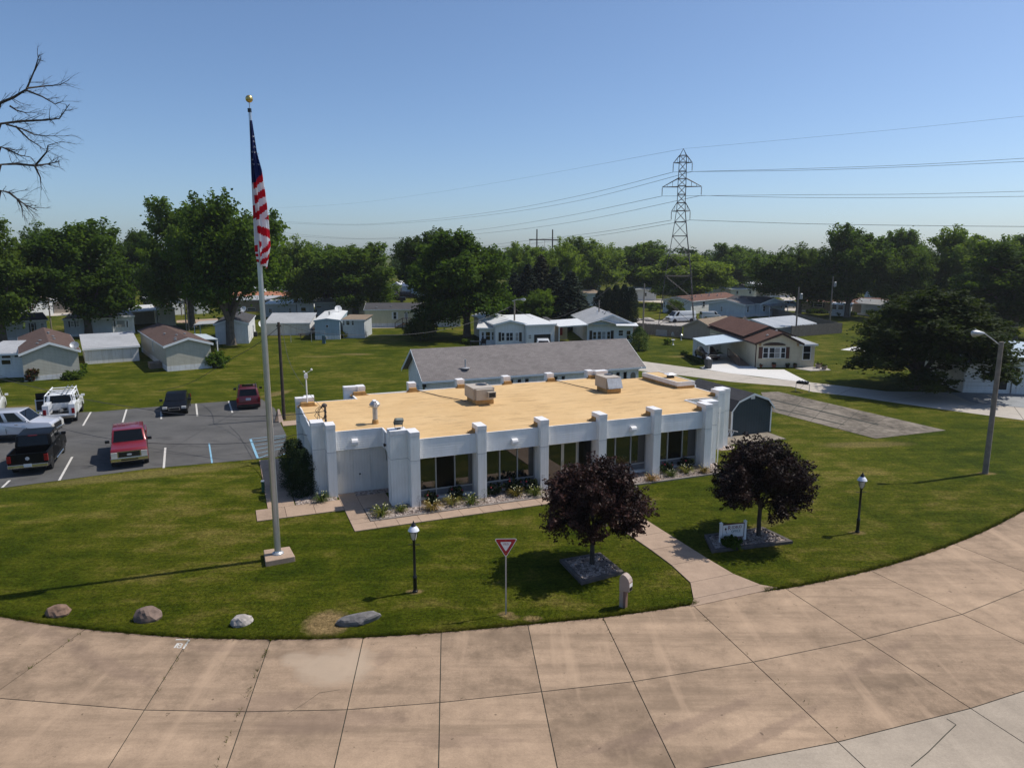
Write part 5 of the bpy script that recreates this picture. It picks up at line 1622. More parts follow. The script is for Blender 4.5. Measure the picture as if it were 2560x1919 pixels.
NEED = leafmat('dark_spruce_needles', (0.007, 0.014, 0.009), (0.014, 0.024, 0.014), (0.030, 0.045, 0.026), .08, .5, .7)
NEEDB = leafmat('brownish_spruce_needles', (0.020, 0.019, 0.008), (0.026, 0.030, 0.012), (0.040, 0.045, 0.017), .08, .5, .7)
ARBO = leafmat('arborvitae_foliage', (0.007, 0.016, 0.006), (0.015, 0.029, 0.010), (0.030, 0.048, 0.015), .10, .8, .7)

# prototypes, all 10 m tall, crown about 8 m wide
def lobes_of(seed, n, w, z0, z1, r, top=1.0):
    rr = random.Random(seed)
    out = [(0, 0, z0 + (z1 - z0) * .52, w * .55, w * .55, (z1 - z0) * .46)]
    for i in range(n):
        a = 2 * math.pi * (i + rr.uniform(-.3, .3)) / n * 2.4
        t = (i + .5) / n
        z = z0 + (z1 - z0) * (.16 + .74 * t)
        rad = w * (.62 * math.sin(math.pi * (.18 + .72 * t)) + .1) * rr.uniform(.75, 1.1)
        q = r * rr.uniform(.75, 1.2)
        out.append((rad * math.cos(a), rad * math.sin(a), z, q, q, q * rr.uniform(.75, 1.0)))
    return out
PROTO = {}
def proto(key, lobes, nspray, per, leaf, mat, seed, h0, r0, ntar=6, bark=BARK, **kw):
    cm = crown_mesh('crown', lobes, nspray, per, leaf, mat, seed, **kw)
    rr = random.Random(seed + 5)
    tg = [l[:3] for l in lobes[1:]]
    rr.shuffle(tg)
    tm = trunk_mesh('trunk', h0, tg[:ntar], r0, bark, seed)
    co = np.empty(len(cm.vertices) * 3, dtype=np.float32)
    cm.vertices.foreach_get('co', co)
    co = co.reshape(-1, 3)
    ext = [np.percentile(co[:, 0], 1.0), np.percentile(co[:, 0], 99.0), np.percentile(co[:, 2], 99.7)]
    PROTO[key] = (cm, tm, ext)
proto('broad', lobes_of(1, 15, 4.0, 1.2, 10.0, 1.6), 230, 190, .235, LEAF_M, 11, 1.9, .33, 8, L=2.3, wd=.50, up=.8, shell=.72)
proto('broad2', lobes_of(2, 13, 4.0, 1.5, 10.0, 1.7), 230, 190, .235, LEAF_M, 12, 2.2, .32, 8, L=2.3, wd=.50, up=.8, shell=.72)
proto('open', lobes_of(3, 17, 4.0, 2.2, 10.0, 1.25), 200, 185, .23, LEAF_M, 13, 1.7, .36, 10, L=2.3, wd=.46, up=.8, shell=.72)
proto('oval', lobes_of(4, 14, 3.4, 1.3, 10.0, 1.45), 230, 180, .235, LEAF_M, 14, 1.6, .28, 8, L=2.1, wd=.48, up=.9, shell=.72)
proto('round', lobes_of(5, 17, 4.3, .9, 10.0, 1.7), 340, 150, .24, LEAF_M, 15, 1.6, .36, 7, L=1.5, wd=.50, up=.35, shell=.75)

dome = [(0, 0, 5.2, 2.6, 2.6, 3.6)]
rr_ = random.Random(8)
for i in range(30):
    t = (i + .5) / 30
    a = i * 2.399
    z = 1.7 + 6.9 * t
    rad = 3.5 * math.sqrt(max(.02, 1 - ((t - .10) / .93) ** 2)) * (1 - .25 * t) * rr_.uniform(.78, 1.1)
    q_ = rr_.uniform(.85, 1.35)
    dome.append((rad * math.cos(a), rad * math.sin(a), z, q_, q_, q_ * .75))
proto('spread', dome, 480, 130, .20, LEAF_O, 18, 1.4, .3, 9, BARKD, L=1.3, wd=.42, up=.05, shell=.7)

def place_tree(kind, label, bx, by, ytop, x0, x1, mat=None, group=None, rot=None, name='tree', trunk=True, cat='tree', sy=None):
    """bx, by: foot of the trunk; ytop: top of the crown; x0, x1: sides of the crown (all read off the photograph at 2212 px)"""
    base = D(bx, by)
    cm, tm, ext = PROTO[kind]
    h = hgt(base, (x0 + x1) / 2 * K, ytop * K)
    wdt = (x1 - x0) * K / FPX * base.y
    o = thing(name, label, cat, base, 0, group)
    rz = random.uniform(0, 6.28) if rot is None else rot
    s = wdt / (ext[1] - ext[0])
    off = ((x0 + x1) / 2 - bx) * K / FPX * base.y
    c = link('crown', cm, o)
    c.scale = (s, sy or s, h / ext[2])
    c.rotation_euler = (0, 0, rz)
    c.location = (off, 0, 0)
    if mat is not None:
        c.material_slots[0].link = 'OBJECT'
        c.material_slots[0].material = mat
    if trunk:
        t = link('trunk', tm, o)
        t.scale = (s * .9, s * .9, h / ext[2])
        t.rotation_euler = (0, 0, rz)
    return o
GL = 'big leafy trees among the homes'
T = [
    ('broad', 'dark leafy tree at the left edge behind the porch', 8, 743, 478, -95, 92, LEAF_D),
    ('oval', 'leafy tree with forked trunk beside the twin-window trailer', 192, 726, 480, 92, 275, LEAF_M),
    ('broad2', 'tree behind the forked one, trunk leaning by the white home at left', 140, 662, 490, 40, 185, LEAF_M),
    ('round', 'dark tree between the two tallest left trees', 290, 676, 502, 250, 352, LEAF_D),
    ('broad', 'tallest left tree, thin poles before its dark trunk', 415, 706, 436, 330, 508, LEAF_M),
    ('open', 'big tree with thick forked trunk just left of the flagpole', 500, 745, 428, 402, 622, LEAF_M),
    ('broad2', 'tree right behind the flag with low drooping branch', 640, 682, 520, 576, 700, LEAF_M),
    ('oval', 'bushy tree standing just right of the flag', 705, 672, 528, 648, 770, LEAF_M),
    ('broad', 'tree with dark fan of limbs left of the pale yellow home', 768, 682, 528, 690, 852, LEAF_M),
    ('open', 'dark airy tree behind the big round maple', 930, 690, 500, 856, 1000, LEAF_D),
    ('round', 'big round maple in the middle with dark shaded foot', 1009, 727, 504, 905, 1098, LEAF_M),
    ('oval', 'light green tree left of the wooden power frame', 1130, 672, 528, 1090, 1180, LEAF_B),
    ('broad2', 'light green tree behind the spruces under the power frame', 1205, 668, 522, 1150, 1262, LEAF_B),
    ('broad', 'tree with slim trunk beside the grey shed right of the spruces', 1283, 652, 515, 1212, 1335, LEAF_M),
    ('oval', 'tree left of the pylon behind the arborvitae row', 1395, 645, 524, 1318, 1440, LEAF_M),
    ('round', 'wide light green tree standing behind the pylon', 1500, 660, 552, 1410, 1570, LEAF_B),
    ('broad', 'round tree far behind the reddish-roofed home', 1588, 640, 528, 1530, 1635, LEAF_M),
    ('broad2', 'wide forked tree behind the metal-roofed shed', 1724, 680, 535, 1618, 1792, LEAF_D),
    ('oval', 'tall straight tree before the brown ranch home', 1829, 685, 490, 1772, 1900, LEAF_M),
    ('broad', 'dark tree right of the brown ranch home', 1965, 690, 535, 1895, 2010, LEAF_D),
    ('round', 'bushy tree behind the brown ranch roof', 1940, 668, 500, 1880, 1995, LEAF_M),
    ('open', 'broad green tree at the upper right behind the layered one', 2075, 690, 496, 1985, 2150, LEAF_M),
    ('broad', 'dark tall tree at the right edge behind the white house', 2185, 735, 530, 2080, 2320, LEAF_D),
    ('round', 'green tree at the far right edge beyond the dark tall one', 2230, 690, 510, 2130, 2330, LEAF_M),
    ('spread', 'large dark rounded tree overhanging the lane at right', 1983, 841, 630, 1838, 2152, LEAF_O),
    ('oval', 'small bright tree among the spruce trunks', 1165, 712, 628, 1120, 1205, LEAF_B),
    ('oval', 'slim young tree under the pylon legs', 1457, 690, 648, 1441, 1472, LEAF_D),
]
for a in T:
    place_tree(a[0], a[1], *a[2:7], a[7], GL, name='leafy_tree')
# spruces
def spruce_mesh(seed, n=46, per=120):
    g = np.random.default_rng(seed)
    P, Nn = [], []
    for i in range(n * 6):
        t = (i / (n * 6)) ** .85
        z = 9.9 * (1 - t) * 0.93 + .5
        rmax = 2.3 * (t ** .8) + .12
        a = i * 2.399 + g.uniform(-.2, .2)
        r = rmax * g.uniform(.8, 1.1)
        m = int(18 + 34 * t)
        s = g.uniform(.15, 1, m)
        x = np.stack([np.cos(a) * r * s, np.sin(a) * r * s, z - .38 * r * s ** 1.6 + .10 * r * s ** 3], 1)
        x += g.normal(size=x.shape) * np.array([.13, .13, .07]) * (.5 + t)
        P.append(x)
        Nn.append(unit(np.array([[np.cos(a) * .5, np.sin(a) * .5, .8]]) + g.normal(size=x.shape) * .45))
    V, F = leaves(np.concatenate(P), np.concatenate(Nn), .36, .45, g)
    return qmesh('crown', V, F, NEED)
SM = [spruce_mesh(31), spruce_mesh(32)]
st_ = MB().tube((0, 0, -.1), (0, 0, 8.5), .22, .04).mesh('trunk', BARKD, True)
for i, (bx, by, yt, wd, mt, lab) in enumerate([(1112, 700, 588, 46, NEED, 'dark spruce leftmost of the spruce group'), (1140, 704, 572, 52, NEED, 'dark spruce second from the left behind the light pole'), (1168, 700, 552, 56, NEEDB, 'tall brownish spruce under the power frame'),
                                               (1198, 706, 578, 54, NEED, 'dark spruce right of the tall brownish one'), (1232, 710, 586, 62, NEED, 'broad blue-dark spruce at the right end of the group'), (1258, 704, 640, 40, NEED, 'small spruce beside the arborvitae row')]):
    b = D(bx, by)
    o = thing('spruce_tree', lab, 'tree', b, random.uniform(0, 6), 'dark spruces behind the hall')
    h = hgt(b, bx * K, yt * K)
    s = wd * 1.9 * K / FPX * b.y / 4.4
    c = link('crown', SM[i % 2], o); c.scale = (s, s, h / 9.7)
    c.material_slots[0].link = 'OBJECT'; c.material_slots[0].material = mt
    t = link('trunk', st_, o); t.scale = (s, s, h / 9.7)
# columns of arborvitae and other dense evergreens
def column_mesh(seed, n=6000, leaf=.17, w=1.0, h=4.0, pw=.55, mat=ARBO):
    g = np.random.default_rng(seed)
    t = g.uniform(0, 1, n) ** .9
    a = g.uniform(0, 2 * math.pi, n)
    rad = w * np.minimum(1, (1 - t) * 2.2 + .08) ** pw * np.minimum(1, t * 6 + .55) * (1 + .12 * np.sin(3 * a + 9 * t) + .1 * np.sin(5 * a - 14 * t)) * g.uniform(.72, 1.04, n)
    P = np.stack([np.cos(a) * rad, np.sin(a) * rad, t * h], 1) + g.normal(size=(n, 3)) * .05
    nn = unit(np.stack([np.cos(a), np.sin(a), np.full(n, .5)], 1) + g.normal(size=(n, 3)) * .6)
    V, F = leaves(P, nn, leaf, .5, g)
    return qmesh('foliage', V, F, mat)
CM_ = [column_mesh(41), column_mesh(42)]
cst = MB().tube((0, 0, -.05), (0, 0, 2.6), .1, .03).mesh('stem', BARKD, True)
def evergreen(lab, base, w, h, mesh, name='arborvitae', group=None, cat='evergreen', mat=None):
    o = thing(name, lab, cat, base, random.uniform(0, 6), group)
    c = link('foliage', mesh, o); c.scale = (w, w, h / 4.0)
    s = link('stem', cst, o); s.scale = (w, w, h / 4.0)
    if mat:
        c.material_slots[0].link = 'OBJECT'; c.material_slots[0].material = mat
    return o
for i, (bx, by, yt, hw, lab) in enumerate([(1296, 692, 628, 13, 'first arborvitae from the left in the dark row'), (1313, 694, 622, 12, 'second arborvitae from the left in the dark row'), (1330, 696, 617, 12, 'middle arborvitae of the dark row'),
                                           (1347, 697, 616, 11, 'fourth arborvitae from the left in the dark row'), (1363, 698, 622, 12, 'arborvitae at the right end of the dark row')]):
    b = D(bx, by)
    evergreen(lab, b, hw * 1.2 * K / FPX * b.y, hgt(b, bx * K, yt * K), CM_[i % 2], group='arborvitae row')
b = D(1380, 757); evergreen('conical green evergreen bush beside the double-gabled home', b, 1.05, 2.75, column_mesh(43, 5000, .16, pw=.8), 'evergreen_bush', mat=leafmat('fresh_evergreen', (.018, .04, .008), (.038, .07, .012), (.07, .11, .02), .15, .8))
# tall shrubs at the left end of the office
b = U(-4.3, 3.5); evergreen('front dark arborvitae of the pair at the office end wall', b, .62, 2.25, column_mesh(44, 9000, .11, pw=.4), group='dark arborvitae pair by the office')
b = U(-4.5, 4.9); evergreen('rear dark arborvitae of the pair at the office end wall', b, .66, 2.35, column_mesh(45, 9000, .11, pw=.4), group='dark arborvitae pair by the office')
# round bushes
def bush_mesh(seed, n, leaf, mat, w=1.0, h=1.0, name='foliage', lob=7):
    rr = random.Random(seed)
    lobes = [(0, 0, h * .45, w * .72, w * .72, h * .5)]
    for i in range(lob):
        a = 6.283 * i / lob + rr.uniform(-.3, .3)
        lobes.append((w * .55 * math.cos(a), w * .55 * math.sin(a), h * rr.uniform(.3, .65), w * .42, w * .42, h * .36))
    return crown_mesh(name, lobes, n // 40, 40, leaf, mat, seed, L=.35 * w, wd=.12 * w, zmin=-.8)
def bush(lab, base, w, h, seed, mat, n=3600, leaf=.12, name='bush', group=None, cat='bush'):
    o = thing(name, lab, cat, base, 0, group)
    link('foliage', bush_mesh(seed, n, leaf, mat, w, h), o)
    MB().path([(0, 0, -.05), (.03, 0, h * .5), (.1, .05, h * .75)], [.05, .04, .015], 6).build('stem', BARKD, o)
    return o
bush('dark purple rounded shrub on the lawn before the pale yellow home', D(908, 735), 2.4, 3.0, 51, LEAF_O, 7000, .22)
bush('round green bush at the corner of the brown-roofed home with white skirting', G(*p4(1540, 1150)), 1.25, 1.75, 52, LEAF_M, 5000, .15)
YEL = leafmat('golden_leaves', (.20, .19, .012), (.33, .30, .02), (.42, .38, .03), .25, 1.5)
bush('lower golden-yellow bush against the pale blue trailer', G(*p5(1275, 840)), .75, 1.05, 53, YEL, 3000, .13, group='golden bushes')
bush('upper golden-yellow bush in front of the sunroom', G(*p5(1305, 800)), .78, 1.25, 54, YEL, 3000, .13, group='golden bushes')
bush('clipped light green bush left of the wide white home', D(1010, 742), .8, .6, 55, LEAF_B, 2400, .12)
FLR = leafmat('red_flowering_leaves', (.03, .035, .012), (.05, .05, .016), (.28, .04, .05), .2, 3)
bush('red-flowering bush at the skirting of the satellite-dish home', G(*p3(530, 1610)), .65, 1.25, 56, FLR, 2400, .12)
bush('dark spreading bush at the right corner of the satellite-dish home', G(*p3(1160, 1580)), 1.0, .85, 57, LEAF_D, 2600, .13)
bush('bright weedy bush beside the white garage shed', G(*p3(1320, 1500)), .5, 1.1, 58, LEAF_B, 1800, .12)
bush('small round bush before the bay window trailer', G(*p4(290, 625)), .7, .9, 59, LEAF_D, 1500, .15)
bush('dark round bush left of the bay window trailer', G(*p4(65, 650)), .7, .9, 60, LEAF_D, 1500, .15)
for i, (x, y) in enumerate(((560, 1240), (620, 1285), (680, 1320), (740, 1355))):
    bush(['first dark shrub from the left beside the carport wall', 'second dark shrub from the left beside the carport wall', 'third dark shrub from the left beside the carport wall', 'last dark shrub before the trash bin by the carport'][i], G(*p8(x, y)), .5, .45, 61 + i, LEAF_D, 1400, .12, group='dark shrubs along the carport wall')
for i, (x, y, s) in enumerate(((165, 545, .9), (232, 545, .9), (300, 548, .9), (435, 568, .9), (580, 570, .8), (765, 575, 1.3))):
    bush(['first', 'second', 'third', 'fourth', 'fifth', 'largest'][i] + ' dark clipped shrub from the left before the brown ranch home', G(*pb(x, y)), s, s, 70 + i, LEAF_D, 1200, .2, group='clipped shrubs of the brown ranch home')
bush('small shrub mound with garden ornaments on the lawn left of the carport', G(*p8(345, 1110)), .6, .8, 78, LEAF_M, 1500, .12)
bush('leafy shrub under the pylon beside the gravel yard', G(*p8(165, 690)), 1.4, 1.8, 79, LEAF_M, 1800, .22)

# ---- the two purple-leaved trees in front
def purple_tree(lab, base, w, h, seed):
    o = thing('purple_leaf_tree', lab, 'tree', base, 0, 'purple-leaved trees on the front lawn')
    rr = random.Random(seed)
    lb = [(0, 0, h * .58, w * .30, w * .30, h * .26)]
    for i in range(22):
        a = i * 2.399 + rr.uniform(-.4, .4)
        t = (i + .5) / 22
        z = h * (.36 + .52 * t + rr.uniform(-.03, .03))
        rad = w * .5 * (.74 * math.sin(math.pi * (.24 + .68 * t)) + .04) * rr.uniform(.8, 1.2)
        q = w * .5 * rr.uniform(.26, .38)
        lb.append((rad * math.cos(a), rad * math.sin(a), z, q, q, q * rr.uniform(.75, 1.1)))
    link('crown', crown_mesh('crown', lb, 760, 56, .105, LEAF_P, seed, L=.62, wd=.135, up=.3, asp=.55, shell=.55, zmin=-.8), o)
    tm = trunk_mesh('trunk', h * .34, [l[:3] for l in lb[1:9]], .085, BARKD, seed, r_top=.5)
    link('trunk', tm, o)
    return o
t1, t2 = D(1279, 1222), D(1638, 1160)
purple_tree('purple-leaved tree in a square bed left of the front path', t1, 3.75, hgt(t1, 1285 * K, 988 * K), 81)
purple_tree('purple-leaved tree beside the low office sign', t2, 4.0, hgt(t2, 1650 * K, 950 * K), 84)

# ---- beds: edging timbers and loose stones
STONES = None
k = N('bed_stones')
co = k.coord('World')
v_ = k.n('ShaderNodeTexVoronoi'); v_.inputs['Scale'].default_value = 11
k.l(co, v_.inputs['Vector'])
out = k.ramp(v_.outputs['Color'], [(0.1, (.12, .09, .075)), (.45, (.26, .205, .175)), (.8, (.44, .38, .34))])
STONES = k.done(out, .9, 0, .2)
def stones(name, pts, size, label=None, parent=None):
    g = np.random.default_rng(len(pts))
    n = len(pts)
    base = np.array([(1, 0, 0), (-.5, .87, 0), (-.5, -.87, 0), (.3, .2, .75), (-.35, .1, .7), (.05, -.4, .72), (0, 0, -.4)])
    F0 = np.array([(0, 1, 3), (1, 4, 3), (1, 2, 4), (2, 5, 4), (2, 0, 5), (0, 3, 5), (3, 4, 5)])
    ang = g.uniform(0, 6.28, n)
    s = size * g.uniform(.5, 1.4, n)
    V = np.repeat(base[None], n, 0) * g.uniform(.7, 1.25, (n, 7, 3))
    ca, sa_ = np.cos(ang)[:, None], np.sin(ang)[:, None]
    X = V[..., 0] * ca - V[..., 1] * sa_
    Y = V[..., 0] * sa_ + V[..., 1] * ca
    V = np.stack([X, Y, V[..., 2]], -1) * s[:, None, None] + np.array(pts)[:, None, :]
    F = (F0[None] + np.arange(n)[:, None, None] * 7).reshape(-1, 3)
    o = link(name, qmesh(name, V.reshape(-1, 3), F, STONES), parent)
    o['kind'] = 'stuff'
    if label: o['label'] = label
    return o
bedm = MB()
for q in ([U(-2.8, 2.42), U(-.3, 2.42), U(-.3, 3.03), U(-2.8, 3.03)], [U(-2.0, -.98), U(15.6, -.98), U(15.9, -.5), U(16.8, .6), U(16.0, .9), U(-.8, .9), U(-.8, .6), U(-2.0, .6)], [U(-4.7, 2.25), U(-2.9, 2.25), U(-2.9, 3.0), U(-3.5, 3.4), U(-3.7, 5.8), U(-4.7, 5.8)], [U(18.5, 2.5), U(19.3, 2.4), U(19.8, 2.9), U(19.7, 3.6), U(18.5, 3.6)]):
    bedm.poly([(p.x, p.y, .02) for p in q])
tag(bedm.build('planting_bed', STONES), kind='structure')
pts = []
for _ in range(9000):
    u, v = rng.uniform(-1.95, 16.2), rng.uniform(-.93, .7)
    if 7.2 < u < 8.8 or (v > .55 and u < 0) or any(a_ - .05 < u < a_ + .46 and v > -.05 for a_ in UP):
        continue
    p = U(u, v); pts.append((p.x, p.y, .02))
for _ in range(700):
    p = U(rng.uniform(-1.98, -.7), rng.uniform(2.42, 2.95)); pts.append((p.x, p.y, .02))
for _ in range(900):
    u, v = rng.uniform(-4.7, -2.9), rng.uniform(2.25, 3.3)
    p = U(u, v); pts.append((p.x, p.y, .02))
stones('gravel', pts, .042)
EDGEM = paint('edging_concrete', (.20, .175, .155), .9, .2, 3)
m = MB()
for a_, b_ in ((-2.0, 7.2), (8.8, 15.6)):
    q = [U(a_, -.995), U(b_, -.995), U(b_, -.86), U(a_, -.86)]
    m.prism([(p.x, p.y) for p in q], 0, .06)
q = [U(-2.0, -.855), U(-1.88, -.855), U(-1.88, .6), U(-2.0, .6)]
m.prism([(p.x, p.y) for p in q], 0, .06)
tag(m.build('kerb', EDGEM), kind='structure')
TIMB = paint('grey_landscape_timber', (.085, .072, .066), .9, .25, 5, bump=.4)
def tree_bed(label, corners, fr=.15, h=.11):
    c = sum(corners, Vector()) / 4
    o = thing('timber_bed', label, 'planting bed', c, 0, 'timber beds round the purple trees')
    P_ = [p - c for p in corners]
    I_ = shrink([Vector((p.x, p.y, 0)) for p in P_], fr)
    for i in range(4):
        j = (i + 1) % 4
        m = MB()
        e = (P_[j] - P_[i]).normalized() * .004
        quad = [P_[i] + e, P_[j] - e, I_[j] - e, I_[i] + e]
        m.prism([(p.x, p.y) for p in quad], -.02, h)
        m.build('timber', TIMB, o)
    m = MB()
    m.poly([(p.x, p.y, h - .05) for p in I_])
    m.build('fill', STONES, o)
    pts = []
    while len(pts) < 1500:
        s, t = rng.random(), rng.random()
        p = (I_[0] * (1 - s) + I_[1] * s) * (1 - t) + (I_[3] * (1 - s) + I_[2] * s) * t
        pts.append((p.x, p.y, h - .05))
    stones('stones', pts, .048, parent=o)
    return o
r6 = lambda x, y: G(1180 + x * 440 / 2212, 1320 + y * 440 / 2212)
r3 = lambda x, y: G(1740 + x * 280 / 2212, 1290 + y * 280 / 2212)
tree_bed('square timber bed round the purple tree left of the front path', [r6(1100, 425), r6(1375, 715), r6(1905, 575), r6(1610, 335)])
tree_bed('wide timber bed round the purple tree by the office sign', [r3(160, 410), r3(310, 730), r3(1915, 540), r3(1320, 255)])

# ---- flowers and grasses along the office front
def lily_mesh(seed, n=70, L=.5, mat=None):
    g = random.Random(seed)
    m = MB()
    for i in range(n):
        a = g.uniform(0, 6.283); l = L * g.uniform(.6, 1.15); up_ = g.uniform(.55, 1.0); w = .014
        d = Vector((math.cos(a), math.sin(a), 0)); s = Vector((-d.y, d.x, 0)) * w
        b = d * g.uniform(0, .06)
        q = [b, b + d * l * .3 + Vector((0, 0, l * .55 * up_)), b + d * l * .62 + Vector((0, 0, l * .68 * up_)), b + d * l * .95 + Vector((0, 0, l * .45 * up_ - .03))]
        v = []
        for j, p in enumerate(q):
            ww = [1, 1, .8, .1][j]
            v += [p - s * ww, p + s * ww]
        m.add(v, [(0, 1, 3, 2), (2, 3, 5, 4), (4, 5, 7, 6)])
    return m.mesh('leaves', mat)
LILY = leafmat('daylily_leaves', (.045, .07, .012), (.10, .12, .02), (.22, .17, .045), .25, 2.5)
LILYR = leafmat('drying_daylily_leaves', (.10, .09, .02), (.22, .15, .04), (.30, .15, .06), .25, 2.5)
LM = [lily_mesh(1, 90, .55, LILY), lily_mesh(2, 90, .55, LILY), lily_mesh(3, 80, .5, LILY)]
fm = MB()
for i in range(7):
    a = i * 2.4; fm.rock((.18 * math.cos(a) * (1 + i % 3 * .4), .18 * math.sin(a) * (1 + i % 2 * .5), .38 + .03 * (i % 4)), .028, i, 1)
FLM = fm.mesh('flowers', paint('pale_yellow_petals', (.75, .70, .40), .6, .1))
c2_ = lambda x, y: G(720 + x * 400 / 2212, 1100 + y * 400 / 2212)
c3_ = lambda x, y: G(1000 + x * 400 / 2212, 1080 + y * 400 / 2212)
c4_ = lambda x, y: G(1280 + x * 400 / 2212, 1020 + y * 400 / 2212)
c5_ = lambda x, y: G(1560 + x * 400 / 2212, 930 + y * 400 / 2212)
for i, (p, s, dry, lab) in enumerate([(c2_(460, 850), 1.0, 0, 'daylily clump at the foot of the leftmost front pier'), (c2_(1290, 1050), 1.15, 0, 'daylily clump at the left corner of the front bed'), (c2_(1560, 990), .8, 0, 'small daylily clump before the corner block'),
                                      (c3_(450, 1080), 1.1, 1, 'daylily clump with dry tips right of the corner pier'), (c3_(710, 1010), 1.05, 0, 'daylily clump with pale blooms under the first window bay'), (c3_(990, 1000), 1.1, 0, 'daylily clump left of the second front pier'),
                                      (c3_(1610, 890), 1.0, 1, 'browning daylily clump under the second window bay'), (c3_(1870, 880), 1.05, 0, 'daylily clump left of the third front pier'), (c4_(1920, 1010), 1.0, 1, 'reddish drying clump left of the fifth front pier'),
                                      (c5_(655, 1450), .85, 0, 'daylily clump just right of the fifth front pier'), (c5_(855, 1400), 1.0, 0, 'daylily clump with white blooms in the last window bay'), (c5_(1100, 1395), 1.0, 1, 'yellowing daylily clump beside the right corner pier')]):
    o = thing('daylily', lab, 'daylily', p, random.uniform(0, 6), 'daylily clumps along the office front')
    c = link('leaves', LM[i % 3], o); c.scale = (s, s, s)
    if dry:
        c.material_slots[0].link = 'OBJECT'; c.material_slots[0].material = LILYR
    f = link('flowers', FLM, o, kind='stuff'); f.scale = (s, s, s)
ROSE = leafmat('rose_bush_leaves', (.012, .022, .008), (.022, .034, .012), (.036, .044, .016), .2, 2)
RED = paint('red_petals', (.26, .015, .035), .6, .2)
for i, (u, v, w, h, lab) in enumerate([(.95, .25, .4, .6, 'dark rose bush below the first window pane'), (2.1, .3, .42, .75, 'dark rose bush with a pink bloom left of the second pier'), (3.95, .2, .45, .6, 'dark rose bush right of the second pier'), (4.9, .25, .5, .85, 'tall dark rose bush under the middle of the second bay'),
                                       (5.7, .2, .45, .7, 'dark rose bush left of the third pier'), (10.3, .1, .4, .6, 'dark rose bush in the bay right of the doors'), (13.3, .2, .42, .65, 'dark rose bush left in the last bay'), (14.6, .25, .45, .7, 'dark rose bush right in the last bay')]):
    o = bush(lab, U(u, v, .02), w, h, 90 + i, ROSE, 1400, .07, 'rose_bush', 'rose bushes along the office front', 'rose bush')
    m = MB()
    for j in range(3):
        m.rock((w * .7 * math.cos(j * 2.1), w * .7 * math.sin(j * 2.1), h * (.6 + .08 * (j % 4))), .045, j, 1)
    m.build('flowers', RED, o, kind='stuff')
for i, (p, w, h, mt, lab) in enumerate([(c3_(270, 1100), .17, .75, LEAF_P, 'thin bare-looking shrub at the corner pier'), (c3_(1165, 965), .22, .62, LEAF_D, 'upright dwarf conifer before the second front pier'), (c3_(1975, 860), .18, .95, LEAF_P, 'thin purple shrub before the third front pier'),
                                        (c5_(500, 1470), .22, .65, LEAF_D, 'upright dwarf conifer before the fifth front pier'), (c5_(1215, 1395), .12, .8, LEAF_P, 'thin purple shrub before the right corner pier')]):
    o = thing('upright_shrub', lab, 'shrub', p, 0, 'upright shrubs before the piers')
    c = link('foliage', column_mesh(100 + i, 900, .075, 1.0, 4.0, .5, mt), o); c.scale = (w, w, h / 4)
    s_ = link('stem', cst, o); s_.scale = (w, w, h / 4)
bush('dark grassy clump hiding the foot of the office sign', r3(700, 620), .42, .5, 110, LEAF_D, 2200, .09)

# ---- far-off wood along the horizon
g = np.random.default_rng(77)
PP, NN = [], []
for i in range(520):
    Y = g.uniform(190, 460)
    X = g.uniform(-.80, .84) * Y
    px = 1280 + X / Y * FPX
    if 925 < px < 1000 and Y > 150:
        continue
    h = g.uniform(8.5, 14) * (1.0 + .0006 * (Y - 200))
    if px < 560: h *= .85
    w = h * g.uniform(.32, .5)
    nl = 9
    for j in range(nl):
        a = g.uniform(0, 6.28); rr_ = w * g.uniform(.2, .75)
        c = np.array([X + rr_ * math.cos(a), Y + rr_ * math.sin(a), h * g.uniform(.35, .85)])
        q = w * g.uniform(.3, .5)
        n = 60
        d = unit(g.normal(size=(n, 3))); d[:, 2] = np.abs(d[:, 2]) * 1.0 - .2
        PP.append(c + d * q * g.uniform(.6, 1.15, (n, 1)))
        NN.append(unit(d + np.array([0, 0, .5]) + g.normal(size=(n, 3)) * .5))
V, F = leaves(np.concatenate(PP), np.concatenate(NN), .75, .8, g)
LEAF_F = leafmat('far_leaves', (0.030, 0.060, 0.012), (0.075, 0.125, 0.020), (0.150, 0.200, 0.045), .5, .07)
fw = link('far_treeline', qmesh('far_treeline', V, F, LEAF_F))
tag(fw, 'distant wood of leafy trees along the horizon', None, None, 'stuff')

# ---- air between here and the far trees
hz = MB().box(-900, 900, -60, 1500, -1.0, 60).build('haze', None)
hz['kind'] = 'stuff'
hm = bpy.data.materials.new('summer_haze')
hm.use_nodes = True
hn = hm.node_tree
for x in list(hn.nodes):
    if x.type == 'BSDF_PRINCIPLED':
        hn.nodes.remove(x)
pv = hn.nodes.new('ShaderNodeVolumePrincipled')
pv.inputs['Color'].default_value = (0.86, 0.90, 0.96, 1)
pv.inputs['Density'].default_value = 0.00018
pv.inputs['Anisotropy'].default_value = 0.3
hn.links.new(pv.outputs[0], hn.nodes['Material Output'].inputs['Volume'])
hz.data.materials.append(hm)

